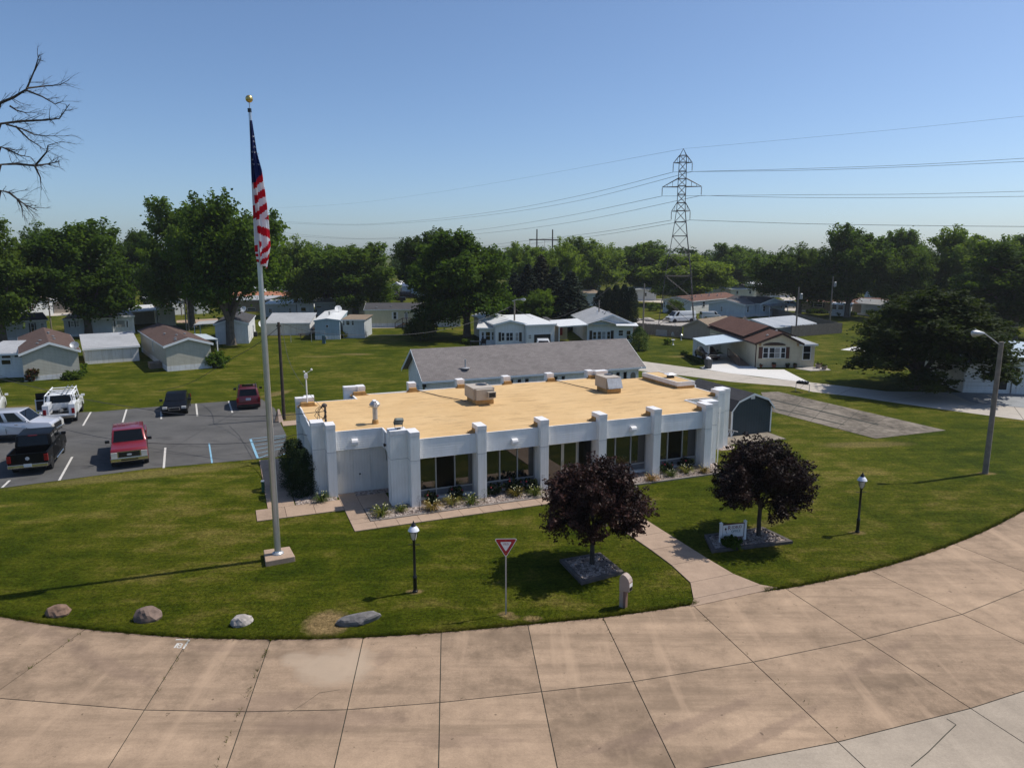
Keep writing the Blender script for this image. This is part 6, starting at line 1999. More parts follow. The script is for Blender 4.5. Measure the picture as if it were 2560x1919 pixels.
# ---- dead tree whose bare branches reach in from the left
db = Vector((-20.6, 25.5, 0))
dead = thing('dead_tree', 'bare dead tree reaching in from the left edge against the sky', 'tree', db)
m = MB()
def twig(a, b, r, depth, rr):
    a, b = Vector(a), Vector(b)
    L = (b - a).length
    pts = [a]
    nseg = 4
    side = Vector((rr.uniform(-1, 1), rr.uniform(-.5, .5), rr.uniform(-.6, 1))) * L * .09
    for i in range(1, nseg):
        pts.append(a.lerp(b, i / nseg) + side * math.sin(math.pi * i / nseg) + Vector((rr.uniform(-1, 1), rr.uniform(-1, 1), rr.uniform(-1, 1))) * L * .018)
    pts.append(b)
    m.path(pts, [r * (1 - .8 * i / nseg) for i in range(nseg + 1)], 5 if depth < 2 else 4)
    if depth >= 4 or L < .25:
        return
    nb = [7, 6, 5, 4][min(depth, 3)]
    for i in range(nb):
        t = rr.uniform(.25, 1.0)
        p = pts[int(t * nseg)] if t < 1 else pts[-1]
        d = (b - a).normalized()
        n = Vector((rr.uniform(-1, 1), rr.uniform(-.6, .6), rr.uniform(-.9, 1.0)))
        dd = (d * rr.uniform(.6, 1.0) + n * .62).normalized()
        ln = L * rr.uniform(.25, .5)
        twig(p, p + dd * ln, r * .42 * (1.1 - .5 * t), depth + 1, rr)
rr = random.Random(5)
Yd = 25.5
dl = lambda px, py: at(px, py, Yd + rr.uniform(-.6, .6)) - db
m.path([(0, 0, -.2), (.1, 0, 4), (-.1, .1, 9), (.3, 0, 13.5)], [.42, .34, .26, .16], 9)
sc_ = lambda x, y: dl(x * 200 / 754, 120 + y * 200 / 754)
for src, mids in ((10.5, [(0, 520), (130, 465), (250, 390), (330, 200), (370, 60)]), (10.5, [(250, 380), (420, 360), (560, 350), (655, 300)]), (9.5, [(0, 715), (200, 690), (430, 680), (560, 665), (655, 530)]),
                  (9.3, [(60, 720), (200, 760), (330, 820), (460, 830), (680, 830)]), (8.5, [(0, 930), (60, 950), (180, 1010), (290, 1030)]), (7.0, [(0, 1100), (150, 1092), (330, 1110), (470, 1090), (560, 1070)]),
                  (7.0, [(330, 1110), (440, 980), (450, 920), (580, 880)]), (5.5, [(0, 1340), (90, 1365), (170, 1430), (240, 1480), (350, 1530)]), (9.5, [(150, 740), (270, 860), (350, 910), (420, 960)]),
                  (10.2, [(250, 400), (400, 460), (520, 530), (600, 500)]), (5.5, [(170, 1430), (205, 1500), (215, 1600)]), (7.0, [(330, 1115), (380, 1220), (390, 1340)]), (9.6, [(90, 545), (160, 590), (240, 610), (340, 605)])):
    P_ = [sc_(*q) for q in mids]
    if mids[0][0] <= 0:
        P_ = [Vector((0, 0, src))] + P_
    n = len(P_)
    r0 = .065 if mids[0][0] <= 0 else .035
    m.path(P_, [r0 * (1 - .85 * i / (n - 1)) for i in range(n)], 6)
    for i in range(1, n):
        seg = P_[i] - P_[i - 1]
        for _ in range(4):
            p = P_[i - 1].lerp(P_[i], rr.random())
            dd = (seg.normalized() * .8 + Vector((rr.uniform(-.4, 1), rr.uniform(-.8, .8), rr.uniform(-1, 1))) * .8).normalized()
            twig(p, p + dd * rr.uniform(.3, .8), r0 * .2, 2, rr)
m.build('branches', BARKD, dead, True)

# ---- grass blades on the nearer lawn
def project(X, Y, Z):
    c, s = math.cos(PITCH), math.sin(PITCH)
    dz = Z - CAM_H
    f = Y * c - dz * s
    up_ = Y * s + dz * c
    return 1280 + FPX * X / f, 959.5 - FPX * up_ / f
def blades(name, X, Y, h, wd, gg, lean=.5):
    n = len(X)
    a = gg.uniform(0, 2 * math.pi, n)
    hh = h * gg.uniform(.5, 1.3, n)
    b = np.stack([X, Y, np.zeros(n)], 1)
    s = np.stack([np.cos(a), np.sin(a), np.zeros(n)], 1) * (wd * gg.uniform(.7, 1.3, n))[:, None]
    tip = b + np.stack([gg.normal(size=n) * lean * hh, gg.normal(size=n) * lean * hh, hh], 1)
    V = np.stack([b - s, b + s, tip], 1).reshape(-1, 3)
    return V, np.arange(n * 3).reshape(-1, 3)
def on_lawn(X, Y, margin=4):
    px, py = project(X, Y, np.zeros_like(X))
    dx, dy = X - BO.x, Y - BO.y
    u = dx * math.cos(BA) + dy * math.sin(BA)
    v = -dx * math.sin(BA) + dy * math.cos(BA)
    ok = (py / K < edge_y(px / K) - margin * 0.1) & (px > -60) & (px < 2620) & (py < 1750)
    ok &= ~((u > -2.82) & (u < 7.4) & (v > -1.83) & (v < -.9))
    ok &= ~((u > -2.1) & (u < 17) & (v > -1.0))
    ok &= ~((u > -2.85) & (u < -1.95) & (v > -1.83))
    lf = 7.25 - np.interp(v, [-12.02, -11.6, -10.6, -9.2, -7.8], [1.25, .85, .25, .05, 0])
    rg_ = 8.75 + np.interp(v, [-12.02, -11.6, -10.6, -9.2], [.75, .35, .05, 0])
    ok &= ~((u > lf - .03) & (u < rg_ + .03))
    ok &= ~((u < -2.7) & (u > -6.5) & (v > .78))
    ok &= ~((u <= -6.4) & (v > 4.2))
    return ok
gg = np.random.default_rng(3)
n = 330000
Y = 17.5 + (33.5 - 17.5) * gg.random(n) ** 1.9
X = gg.uniform(-.78, .78, n) * Y
ok = on_lawn(X, Y)
X, Y = X[ok][:200000], Y[ok][:200000]
for q in ([r6(1100, 425), r6(1375, 715), r6(1905, 575), r6(1610, 335)], [r3(160, 410), r3(310, 730), r3(1915, 540), r3(1320, 255)]):
    ins = np.ones(len(X), bool)
    for i in range(4):
        a_, b_ = q[i], q[(i + 1) % 4]
        ins &= ((b_.x - a_.x) * (Y - a_.y) - (b_.y - a_.y) * (X - a_.x)) > 0
    X, Y = X[~ins], Y[~ins]
V1, F1 = blades('grass', X, Y, .030, .008, gg, .8)
# ragged fringe over the road edge
xs = gg.uniform(-40, 2250, 26000)
ys = edge_y(xs) - np.abs(gg.normal(size=len(xs))) * 3.5 + 1.2 * gg.random(len(xs)) + 2.0 * np.sin(xs * .21) * np.sin(xs * .05) * (gg.random(len(xs)) > .5)
keep = ~((xs > 1506) & (xs < 1652))
E_ = np.array([D(a_, b_)[:2] for a_, b_ in zip(xs[keep], ys[keep])])
# weeds in some joints of the road
jx = []
for (a_, b_, nn_) in ((D(585, 1383), D(467, 1655), 260), (D(410, 1383), D(330, 1510), 120), (D(185, 1362), D(60, 1447), 60), (D(1302, 1338), D(1370, 1475), 50), (D(1495, 1312), D(1830, 1595), 60)):
    for _ in range(nn_):
        t = gg.random() ** 1.6
        if math.sin(t * 37 + nn_) < -.1: continue
        p = a_.lerp(b_, t)
        jx.append((p.x + gg.normal() * .012, p.y + gg.normal() * .012))
E_ = np.concatenate([E_, np.array(jx)])
V2, F2 = blades('grass', E_[:, 0], E_[:, 1], .085, .011, gg, .8)
go = link('grass', qmesh('grass', np.concatenate([V1, V2]), np.concatenate([F1, F2 + len(V1)]), BLADE))
tag(go, 'short lawn grass with a ragged fringe along the road', None, None, 'stuff')
# ================================================================== poles, signs, flag, pylon
# ---- flagpole and flag
fb_ = D(601, 1206)
fp = thing('flagpole', 'tall aluminium flagpole with gold ball on a square concrete base', 'flagpole', fb_)
ht = hgt(fb_, 541 * K, 214 * K)
MB().lathe([(.155, .2), (.15, .25), (.125, .3), (.115, .34), (.112, 4), (.098, 8), (.075, 12), (.048, ht - .35), (.048, ht - .3), (.02, ht - .29), (.02, ht - .12)], 20).build('pole', ALU, fp, True)
MB().lathe([(.21, .2), (.20, .24), (.14, .29)], 20).build('collar', GALV, fp)
prof = [(.002, ht - .13)] + [(.118 * math.sin(t), ht - .118 * math.cos(t)) for t in np.linspace(.2, math.pi - .05, 12)]
MB().lathe(prof, 20).build('ball', paint('gold_ball', (.62, .45, .16), .3, .05, 4, metal=.9), fp, True)
MB().box(-.05, .05, -.07, .02, ht - .42, ht - .30).build('pulley', BLACK, fp)
m = MB()
cor = [D(570, 1198), D(626, 1190), D(638, 1212), D(574, 1224)]
m.prism([(p.x - fb_.x, p.y - fb_.y) for p in cor], -.02, .2)
m.build('base', WALKC, fp, bevel=.02)
# cloth hangs in folds down the pole
def cloth(name, col):
    k = N(name)
    k.done(col, .8, 0, .15)
    tr = k.n('ShaderNodeBsdfTranslucent')
    tr.inputs['Color'].default_value = (*col, 1)
    ms = k.n('ShaderNodeMixShader')
    ms.inputs[0].default_value = .42
    k.l(k.b.outputs[0], ms.inputs[1]); k.l(tr.outputs[0], ms.inputs[2])
    k.l(ms.outputs[0], k.t.nodes['Material Output'].inputs['Surface'])
    return k.m
RED_ = cloth('flag_red', (.52, .012, .028)); WHT = cloth('flag_white', (.76, .76, .80)); NVY = cloth('flag_blue', (.016, .026, .11))
fx = lambda x, y: (580 + x * 180 / 622, 220 + y * 180 / 622)
Yf = fb_.y - .02
le = [(165, 285), (170, 560), (174, 760), (184, 950), (200, 1200), (214, 1400), (232, 1500)]
re = [(182, 285), (226, 560), (272, 715), (310, 930), (334, 1100), (352, 1370), (318, 1560)]
nz, nx = 130, 36
vs, zs_ = [], []
for j in range(nz + 1):
    t = j / nz
    yl = np.interp(t, np.linspace(0, 1, len(le)), [p[1] for p in le]); xl = np.interp(yl, [p[1] for p in le], [p[0] for p in le])
    yr = np.interp(t, np.linspace(0, 1, len(re)), [p[1] for p in re]); xr = np.interp(yr, [p[1] for p in re], [p[0] for p in re])
    a, b = at(*fx(xl, yl), Yf), at(*fx(xr, yr), Yf)
    for i in range(nx + 1):
        s = i / nx
        p = a.lerp(b, s)
        amp = .03 + .10 * t
        off = -.12 - amp * (math.sin(s * 12.5 + t * 2.0) + .45 * math.sin(s * 23 - t * 5))
        if s < .06: off *= .75
        vs.append((p.x - fb_.x, off, p.z))
flag = thing('flag', 'limp american flag hanging in folds down the flagpole', 'flag', fb_, 0)
col_of = []
fs = []
for j in range(nz):
    for i in range(nx):
        q = j * (nx + 1) + i
        fs.append((q, q + 1, q + nx + 2, q + nx + 1))
        s, t = (i + .5) / nx, (j + .5) / nz
        if t < .345 + .06 * (1 - s) and s > .0:
            c = 0
        elif s < .16:
            c = 1 if (t < .55 or .62 < t < .80) else 2
            if t > .86: c = 1 + int(t * 26) % 2
        else:
            if t < .66:
                w_ = t + .055 * s
            elif t < .80:
                w_ = t - .09 * (s - .5)
            else:
                w_ = t + .13 * s
            c = 1 + int((w_ - .345) / .051) % 2 if w_ > .345 else 1
        col_of.append(c)
me = bpy.data.meshes.new('cloth')
me.from_pydata(vs, [], fs)
for mt in (NVY, WHT, RED_): me.materials.append(mt)
me.polygons.foreach_set('material_index', col_of)
me.polygons.foreach_set('use_smooth', [True] * len(fs))
link('cloth', me, flag)
sm = MB()
for (x, y) in ((198, 422), (203, 465), (205, 515), (186, 556), (207, 558), (236, 574), (237, 616), (184, 622), (196, 662), (237, 662)):
    c = at(*fx(x, y), Yf); c = Vector((c.x - fb_.x, -.34, c.z))
    pts = []
    for k_ in range(10):
        a = math.pi / 2 + k_ * math.pi / 5
        r_ = .042 if k_ % 2 == 0 else .018
        pts.append((c.x + r_ * math.cos(a) * .8, c.y, c.z + r_ * math.sin(a)))
    sm.poly(pts)
st_o = sm.build('stars', WHT, flag)
# pull each star onto the cloth surface
bpy.context.view_layer.update()
fv = np.array(vs)
for v in st_o.data.vertices:
    d = (fv[:, 0] - v.co.x) ** 2 + (fv[:, 2] - v.co.z) ** 2
    v.co.y = fv[d.argmin(), 1] - .012

# ---- black lamp posts on the lawn
LGLASS = paint('milky_lamp_glass', (.50, .48, .42), .25, .08, 6)
def lamp_post(lab, base, h):
    o = thing('lamp_post', lab, 'lamp post', base, 0, 'black lamp posts on the front lawn')
    s = h / 2.47
    MB().lathe([(.085 * s, 0), (.085 * s, .05), (.065 * s, .07), (.062 * s, .5), (.075 * s, .52), (.07 * s, .56), (.045 * s, .6), (.042 * s, 1.78 * s), (.055 * s, 1.8 * s), (.05 * s, 1.84 * s)], 16).build('post', BLACK, o, True)
    MB().path([(-.2 * s, 0, 1.66 * s), (.2 * s, 0, 1.66 * s)], .012, 6).build('crossbar', BLACK, o)
    MB().lathe([(.07 * s, 1.845 * s), (.085 * s, 1.9 * s), (.12 * s, 2.1 * s), (.125 * s, 2.13 * s)], 16).build('globe', LGLASS, o, True)
    m = MB()
    for k_ in range(4):
        a = k_ * math.pi / 2 + .5
        c, d = math.cos(a), math.sin(a)
        m.path([(.06 * c * s, .06 * d * s, 1.84 * s), (.13 * c * s, .13 * d * s, 1.95 * s), (.145 * c * s, .145 * d * s, 2.12 * s)], .009, 5)
    m.lathe([(.15 * s, 2.115 * s), (.16 * s, 2.13 * s), (.15 * s, 2.145 * s)], 16)
    m.build('cage', BLACK, o)
    MB().lathe([(.185 * s, 2.15 * s), (.15 * s, 2.22 * s), (.11 * s, 2.27 * s), (.075 * s, 2.30 * s)], 18).build('dome', paint('white_lamp_dome', (.70, .72, .78), .3, .03), o, True)
    MB().lathe([(.08 * s, 2.301 * s), (.085 * s, 2.33 * s), (.06 * s, 2.37 * s), (.03 * s, 2.42 * s), (.012 * s, 2.47 * s), (.002, 2.5 * s)], 14).build('finial', BLACK, o, True)
    return o
b1 = D(897, 1278); lamp_post('black lamp post with white dome near the flagpole', b1, hgt(b1, 893 * K, 1125 * K))
b1 = D(1852, 1149); lamp_post('black lamp post with white dome right of the office sign', b1, hgt(b1, 1856 * K, 1019 * K))

def text_obj(s, size, mat, parent, loc, name='lettering', squeeze=1.0):
    cu = bpy.data.curves.new(name, 'FONT')
    cu.body = s
    cu.size = size
    cu.extrude = .002
    cu.align_x = 'CENTER'; cu.align_y = 'CENTER'
    t = bpy.data.objects.new(name + '_source', cu)
    C.objects.link(t)
    bpy.context.view_layer.update()
    me = bpy.data.meshes.new_from_object(t.evaluated_get(bpy.context.evaluated_depsgraph_get()))
    bpy.data.objects.remove(t)
    me.materials.clear(); me.materials.append(mat)
    me.name = name
    o = link(name, me, parent)
    o.rotation_euler = (R(90), 0, 0)
    o.scale = (squeeze, 1, 1)
    o.location = loc
    return o
# ---- yield sign
yb = D(1093, 1326)
ys_ = thing('yield_sign', 'red and white triangular YIELD sign on a thin steel post', 'road sign', yb, R(2))
MB().box(-.022, .022, -.012, .012, 0, 2.45).build('post', GALV, ys_)
def rtri(w, ztop, r, y):
    h = w * .866
    P_ = [Vector((-w / 2, 0, ztop)), Vector((w / 2, 0, ztop)), Vector((0, 0, ztop - h))]
    out = []
    c = sum(P_, Vector()) / 3
    for i in range(3):
        p, a, b = P_[i], P_[i - 1], P_[(i + 1) % 3]
        u1, u2 = (a - p).normalized(), (b - p).normalized()
        d = r / math.tan(R(30))
        for t in np.linspace(0, 1, 6):
            q = (p + u1 * d * (1 - t) ** 1) * (1 - t) + (p + u2 * d * t) * t
            out.append((q.x, y, q.z))
    return out
zt = 2.49
SIGNR = paint('sign_red', (.34, .012, .022), .45, .06); SIGNW = paint('sign_white', (.74, .73, .72), .45, .04)
m = MB(); q0 = rtri(.71, zt, .05, -.016); n = len(q0)
m.add(q0 + [(p[0], -.013, p[2]) for p in q0], [tuple(range(n)), tuple(range(2 * n - 1, n - 1, -1))] + [(i, n + i, n + (i + 1) % n, (i + 1) % n) for i in range(n)])
m.build('plate', SIGNW, ys_)
MB().poly(rtri(.655, zt - .016, .045, -.018)).build('red_field', SIGNR, ys_)
MB().poly(rtri(.36, zt - .105, .03, -.020)).build('white_field', SIGNW, ys_)
text_obj('YIELD', .088, SIGNR, ys_, (0, -.0225, zt - .175), squeeze=.78)
for z in (zt - .06, zt - .47):
    MB().lathe([(.012, 0), (.012, .004)], 8, (0, -.024, z), 'y').build('bolt', paint('brass_bolt', (.5, .3, .06), .4), ys_)
# ---- low office sign
sl, sr = r3(478, 548), r3(950, 495)
sg = thing('office_sign', 'low white REDBUD OFFICE sign between two white posts', 'sign', sl, math.atan2(sr.y - sl.y, sr.x - sl.x))
L = (sr - sl).length
for x in (0, L):
    po = MB().box(x - .045, x + .045, -.045, .045, 0, .84).build('post', WHITE, sg)
    MB().add([(x - .06, -.06, .841), (x + .06, -.06, .841), (x + .06, .06, .841), (x - .06, .06, .841), (x, 0, .90)], [(0, 3, 2, 1), (0, 1, 4), (1, 2, 4), (2, 3, 4), (3, 0, 4)]).build('cap', WHITE, po)
MB().box(.047, L - .047, -.02, .02, .22, .78).build('border', paint('maroon_border', (.11, .012, .02), .5), sg)
MB().box(.07, L - .07, -.026, -.021, .245, .755).build('panel', SIGNW, sg)
SIGT = paint('maroon_lettering', (.16, .02, .045), .5, .05); SIGB = paint('slate_lettering', (.10, .16, .20), .5, .05)
cx = .07 + (L - .14) * .58
text_obj('R', .24, SIGT, sg, (.07 + (L - .14) * .30, -.030, .625))
text_obj('EDBUD', .165, SIGT, sg, (cx + .065, -.030, .635), squeeze=.82)
text_obj('OFFICE', .15, SIGB, sg, (cx + .04, -.030, .475), squeeze=.85)
m = MB().rock((.19, -.027, .60), .055, 3, 1, sq=(1, .12, 1)).path([(.19, -.028, .56), (.21, -.028, .48), (.25, -.028, .42)], .008, 4)
m.build('bud_emblem', paint('dark_red_bud', (.06, .01, .015), .6), sg)
# ---- drop box on a pedestal at the road
pb_ = r6(1905, 985)
dbx = thing('drop_box', 'tan curved-top drop box on a pedestal at the road edge', 'drop box', pb_, R(-38))
TANM = paint('tan_painted_metal', (.36, .28, .235), .5, .08, 3, dirt=.15)
MB().box(-.11, .02, -.09, .09, 0, .82).build('pedestal', TANM, dbx)
MB().box(.024, .10, -.07, .07, 0, .80).build('inner_post', paint('brown_post', (.22, .13, .10), .6), dbx)
prof = [(-.115, .55), (-.115, .95), (-.10, 1.04), (-.05, 1.11), (.02, 1.13), (.10, 1.10), (.19, 1.02), (.235, .92), (.235, .60), (.12, .58)]
m = MB().ext(prof, -.115, .115)
m.build('hood', TANM, dbx, bevel=.012)
MB().box(.236, .242, -.085, .085, .63, .73).build('slot', BLACK, dbx)
MB().box(.236, .240, -.085, .085, .75, .86).build('notice', SIGNW, dbx)
# ---- cluster of mailboxes beside the lane
ca, cb = B2(35, 1285), B2(162, 1300)
mbx = thing('mailbox_stand', 'four black mailboxes on a steel stand beside the lane', 'mailboxes', ca, math.atan2(cb.y - ca.y, cb.x - ca.x))
L = (cb - ca).length
hh = hgt(ca, 1980 + 35 * 580 / 2212, 640 + 1212 * 580 / 2212)
m = MB().path([(0, 0, 0), (0, 0, hh), (L, 0, hh), (L, 0, 0)], .03, 6)
m.build('stand', GALV, mbx)
for i in range(4):
    x = .17 + i * (L * .82) / 4
    prof = [(-.1, 0), (.1, 0), (.1, .12)] + [(.1 * math.cos(t), .12 + .1 * math.sin(t)) for t in np.linspace(.3, math.pi - .3, 6)] + [(-.1, .12)]
    m = MB().ext([(x + a, hh + .032 + b) for a, b in prof], -.25, .25)
    o = m.build('mailbox', BLACK, mbx)
    MB().box(x + .102, x + .112, -.05, .05, hh + .1, hh + .2).build('flag', BLACK, o)
# ---- street lamp on the weathered pole at right
sb_ = D(2128, 1022)
sl_ = thing('street_lamp', 'street lamp on a weathered wooden pole on the right lawn', 'street lamp', sb_)
ht = hgt(sb_, 2158 * K, 738 * K)
MB().lathe([(.14, -.1), (.135, 0), (.12, 3), (.105, ht)], 12).build('pole', WOODPOLE, sl_, True)
hp_ = lambda x, y: at(1980 + x * 580 / 2212, 640 + y * 580 / 2212, sb_.y) - sb_
a, b, c = hp_(1985, 850), hp_(1900, 785), hp_(1835, 738)
MB().path([a, b, c, c + Vector((-.12, 0, .0))], .028, 8).build('arm', GALV, sl_, True)
h0 = hp_(1835, 738); h1 = hp_(1708, 735)
m = MB()
n = 12
for (t, r_) in ():
    pass
rings = [(0, .05), (.25, .10), (.5, .15), (.75, .16), (.92, .12), (1.0, .03)]
pts = [h0.lerp(h1, t) for t, _ in rings]
m.path(pts, [r_ for _, r_ in rings], 14)
hd = m.build('lamp_head', GALV, sl_, True)
MB().rock(tuple(h0.lerp(h1, .72) - Vector((0, 0, .10))), .12, 2, 2, amp=.05, sq=(1.2, 1, .8)).build('lens', LGLASS, hd, True)
MB().lathe([(.03, 0), (.03, .06)], 8, tuple(h0.lerp(h1, .7) + Vector((0, 0, .155)))).build('photocell', GALV, hd)

# ---- other poles
def pole(lab, base, top_px, r=.11, mat=WOODPOLE, name='utility_pole', group='thin poles among the homes'):
    o = thing(name, lab, 'pole', base, 0, group)
    h = hgt(base, *top_px)
    MB().lathe([(r * 1.1, -.1), (r, 0), (r * .72, h)], 9).build('pole', mat, o, True)
    o['h'] = h
    return o
bp = C8(612, 930)
brown = pole('dark brown utility pole at the corner of the parking lot', bp, (703, 805), .12, DARKPOLE, group=None)
MB().obox((0, 0, brown['h'] - .25), (.3, .06, .08)).build('bracket', DARKPOLE, brown)
cl = at(1286, 862, 86.9); cl.z = 0
lp = pole('light pole with curved arm before the wide white home', cl, (960 + 1968 * 360 / 2212, 690 + 375 * 360 / 2212), .13, WOODPOLE, 'light_pole')
a, b, c = [at(960 + x * 360 / 2212, 690 + y * 360 / 2212, cl.y) - cl for x, y in ((1968, 385), (2040, 360), (2100, 358))]
MB().path([a, b, c], .04, 6).build('arm', GALV, lp)
MB().path([c, c + Vector((.25, 0, .0)), c + Vector((.5, 0, -.03)), c + Vector((.6, 0, -.05))], [.06, .14, .16, .05], 8).build('lamp_head', GALV, lp, True)
for lab, base, top in [('left of two thin poles beside the cream carport home', G(*p4(1085, 610)), p4(1070, 70)), ('right of two thin poles beside the cream carport home', G(*p4(1122, 622)), p4(1092, 55)),
                       ('slanting thin pole in the shade by the white home end at left', G(*p4(1015, 405)), p4(985, 150)), ('tall thin pole behind the satellite-dish home', G(*p3(822, 790)), (121, 690)),
                       ('dark thin pole right of the forked tree at left', G(*p3(1568, 860)), p3(1545, 235)),
                       ('pole with transformer just behind the metal-roofed shed', G(*p8(1955, 1000)), p8(2000, 390)), ('pole with transformer before the brown ranch home', G(*pb(358, 640)), pb(388, 195)),
                       ('bare pole standing at the left wooden fence', G(*p8(35, 990)), p8(25, 345)), ('thin pole in front of the arborvitae row', at(*p7(1335, 260), 95).xy.to_3d(), p7(1338, 60)),
                       ('antenna pole at the gable of the tan garage', G(*p8(770, 985)), p8(780, 740))]:
    o = pole(lab, base, top, .10 if 'thin' in lab or 'antenna' in lab else .12, GALV if 'antenna' in lab else WOODPOLE)
    if 'transformer' in lab:
        MB().lathe([(.22, 0), (.22, .7), (.15, .75)], 10, (.34, -.05, o['h'] - 1.6)).build('transformer', GREYMET, o)
    if 'two thin' in lab and 'right' in lab:
        MB().path([(0, 0, o['h'] - .1), (-.4, 0, o['h'] + .05), (-.9, 0, o['h'] - .05)], [.04, .06, .05], 6).build('lamp_arm', GALV, o)

# ---- lattice pylon
pyc = Vector((26.2, 113.2, 0))
py = thing('pylon', 'tall steel lattice pylon with three pairs of arms', 'pylon', pyc, R(-12))
zp = lambda y: at(1707, y, pyc.y).z
STEEL = paint('weathered_steel', (.085, .075, .07), .6, .2, 2)
lv = [(0, 2.75), (zp(744), 2.3), (zp(690), 2.0), (zp(640), 1.55), (zp(590), 1.12), (zp(555), .86), (zp(527), .66), (zp(507), .60), (zp(486), .60), (zp(465), .60), (zp(447), .58), (zp(428), .56), (zp(406), .54), (zp(389), .5)]
m = MB(); br = MB()
cs = [(-1, -1), (1, -1), (1, 1), (-1, 1)]
for i in range(len(lv) - 1):
    (z0, w0), (z1, w1) = lv[i], lv[i + 1]
    for k_ in range(4):
        a, b = cs[k_], cs[(k_ + 1) % 4]
        r_ = .046
        m.tube((a[0] * w0, a[1] * w0, z0), (a[0] * w1, a[1] * w1, z1), r_, n=4)
        br.tube((a[0] * w0, a[1] * w0, z0), (b[0] * w1, b[1] * w1, z1), .027, n=4)
        br.tube((b[0] * w0, b[1] * w0, z0), (a[0] * w1, a[1] * w1, z1), .027, n=4)
        br.tube((a[0] * w1, a[1] * w1, z1), (b[0] * w1, b[1] * w1, z1), .045, n=4)
zt = zp(372)
for a in cs:
    m.tube((a[0] * .5, a[1] * .5, lv[-1][0]), (0, 0, zt), .05, n=4)
m.build('leg_frame', STEEL, py)
br.build('bracing', STEEL, py)
tips = {}
for nm, z, zu, span, hw in (('top', zp(407), zp(389), 1.42, .54), ('middle', zp(467), zp(446), 2.95, .6), ('lower', zp(528), zp(507), 1.42, .66)):
    for sx in (-1, 1):
        tip = Vector((sx * span, 0, z))
        ar = MB()
        for sy_ in (-1, 1):
            ar.tube((sx * hw, sy_ * hw, z), tip, .05, n=4)
            ar.tube((sx * hw, sy_ * hw, zu), tip, .045, n=4)
            for t in (.35, .68):
                p = Vector((sx * hw, sy_ * hw, z)).lerp(tip, t); q_ = Vector((sx * hw, sy_ * hw, zu)).lerp(tip, t)
                ar.tube(p, q_, .025, n=4)
        ao = ar.build('arm', STEEL, py)
        il = MB()
        for j in range(7):
            il.lathe([(.04, 0), (.09, .05), (.04, .1)], 8, (tip.x, 0, z - .25 - j * .15))
        il.tube(tip, tip - Vector((0, 0, 1.35)), .025, n=4)
        il.build('insulator', BLACK, ao)
        tips[(nm, sx)] = pyc + Matrix.Rotation(R(-12), 3, 'Z') @ (tip - Vector((0, 0, 1.35)))
tips[('peak', 0)] = pyc + Vector((0, 0, zt))
WIRE = paint('dark_wire', (.05, .05, .055), .6, .1)
def wire(lab, pts, r, name='power_line', group='power lines on the pylon', seg=6):
    """smooth cable through points in space"""
    P_ = [Vector(p) for p in pts]
    out = []
    for i in range(len(P_) - 1):
        p0, p1, p2, p3_ = P_[max(0, i - 1)], P_[i], P_[i + 1], P_[min(len(P_) - 1, i + 2)]
        for j in range(seg):
            t = j / seg
            out.append(.5 * ((2 * p1) + (p2 - p0) * t + (2 * p0 - 5 * p1 + 4 * p2 - p3_) * t * t + (3 * p1 - p0 - 3 * p2 + p3_) * t ** 3))
    out.append(P_[-1])
    o = MB().path(out, r * (.6 if name == 'power_line' else .8), 5).build(name, WIRE)
    return tag(o, lab, 'wire', group)
def span_l(tip, pxs):
    return [tip] + [at(x, y, Y) for x, y, Y in pxs]
wire('topmost ground wire sloping down to the left of the pylon', span_l(tips[('peak', 0)], [(1480, 414, 170), (1280, 450, 225), (1050, 487, 280), (850, 511, 320), (600, 524, 360)]), .03)
wire('upper left conductor from the top left pylon arm', span_l(tips[('top', -1)], [(1450, 489, 170), (1250, 527, 225), (1050, 551, 280), (860, 561, 320), (640, 549, 360)]), .055)
wire('upper left conductor from the top right pylon arm', span_l(tips[('top', 1)], [(1450, 501, 172), (1250, 534, 227), (1050, 555, 282), (860, 563, 322), (640, 554, 362)]), .055)
wire('middle left conductor from the left middle arm', span_l(tips[('middle', -1)], [(1400, 543, 185), (1200, 574, 240), (1020, 592, 290), (860, 595, 325), (640, 575, 365)]), .055)
wire('middle left conductor from the right middle arm', span_l(tips[('middle', 1)], [(1450, 552, 180), (1250, 579, 232), (1050, 595, 285), (860, 597, 325), (640, 583, 365)]), .055)
wire('lowest left conductor from the lower left arm', span_l(tips[('lower', -1)], [(1480, 583, 170), (1280, 606, 225), (1100, 627, 270), (950, 634, 310)]), .055)
wire('lowest left conductor from the lower right arm', span_l(tips[('lower', 1)], [(1500, 588, 172), (1300, 612, 227), (1100, 630, 272), (950, 636, 312)]), .055)
wire('topmost ground wire rising to the right of the pylon', span_l(tips[('peak', 0)], [(2000, 346, 105), (2300, 318, 98), (2640, 282, 90)]), .02)
wire('upper right conductor from the top left arm', span_l(tips[('top', -1)], [(2000, 422, 106), (2300, 411, 99), (2640, 391, 92)]), .04)
wire('upper right conductor from the top right arm', span_l(tips[('top', 1)], [(2000, 426, 104), (2300, 416, 97), (2640, 400, 90)]), .04)
wire('middle right conductor from the left middle arm', span_l(tips[('middle', -1)], [(2000, 487, 106), (2300, 485, 99), (2640, 476, 92)]), .04)
wire('middle right conductor from the right middle arm', span_l(tips[('middle', 1)], [(2000, 494, 104), (2300, 494, 97), (2640, 490, 90)]), .04)
wire('thick lowest right conductor from the lower right arm', span_l(tips[('lower', 1)], [(2000, 559, 104), (2300, 564, 97), (2640, 567, 90)]), .05)
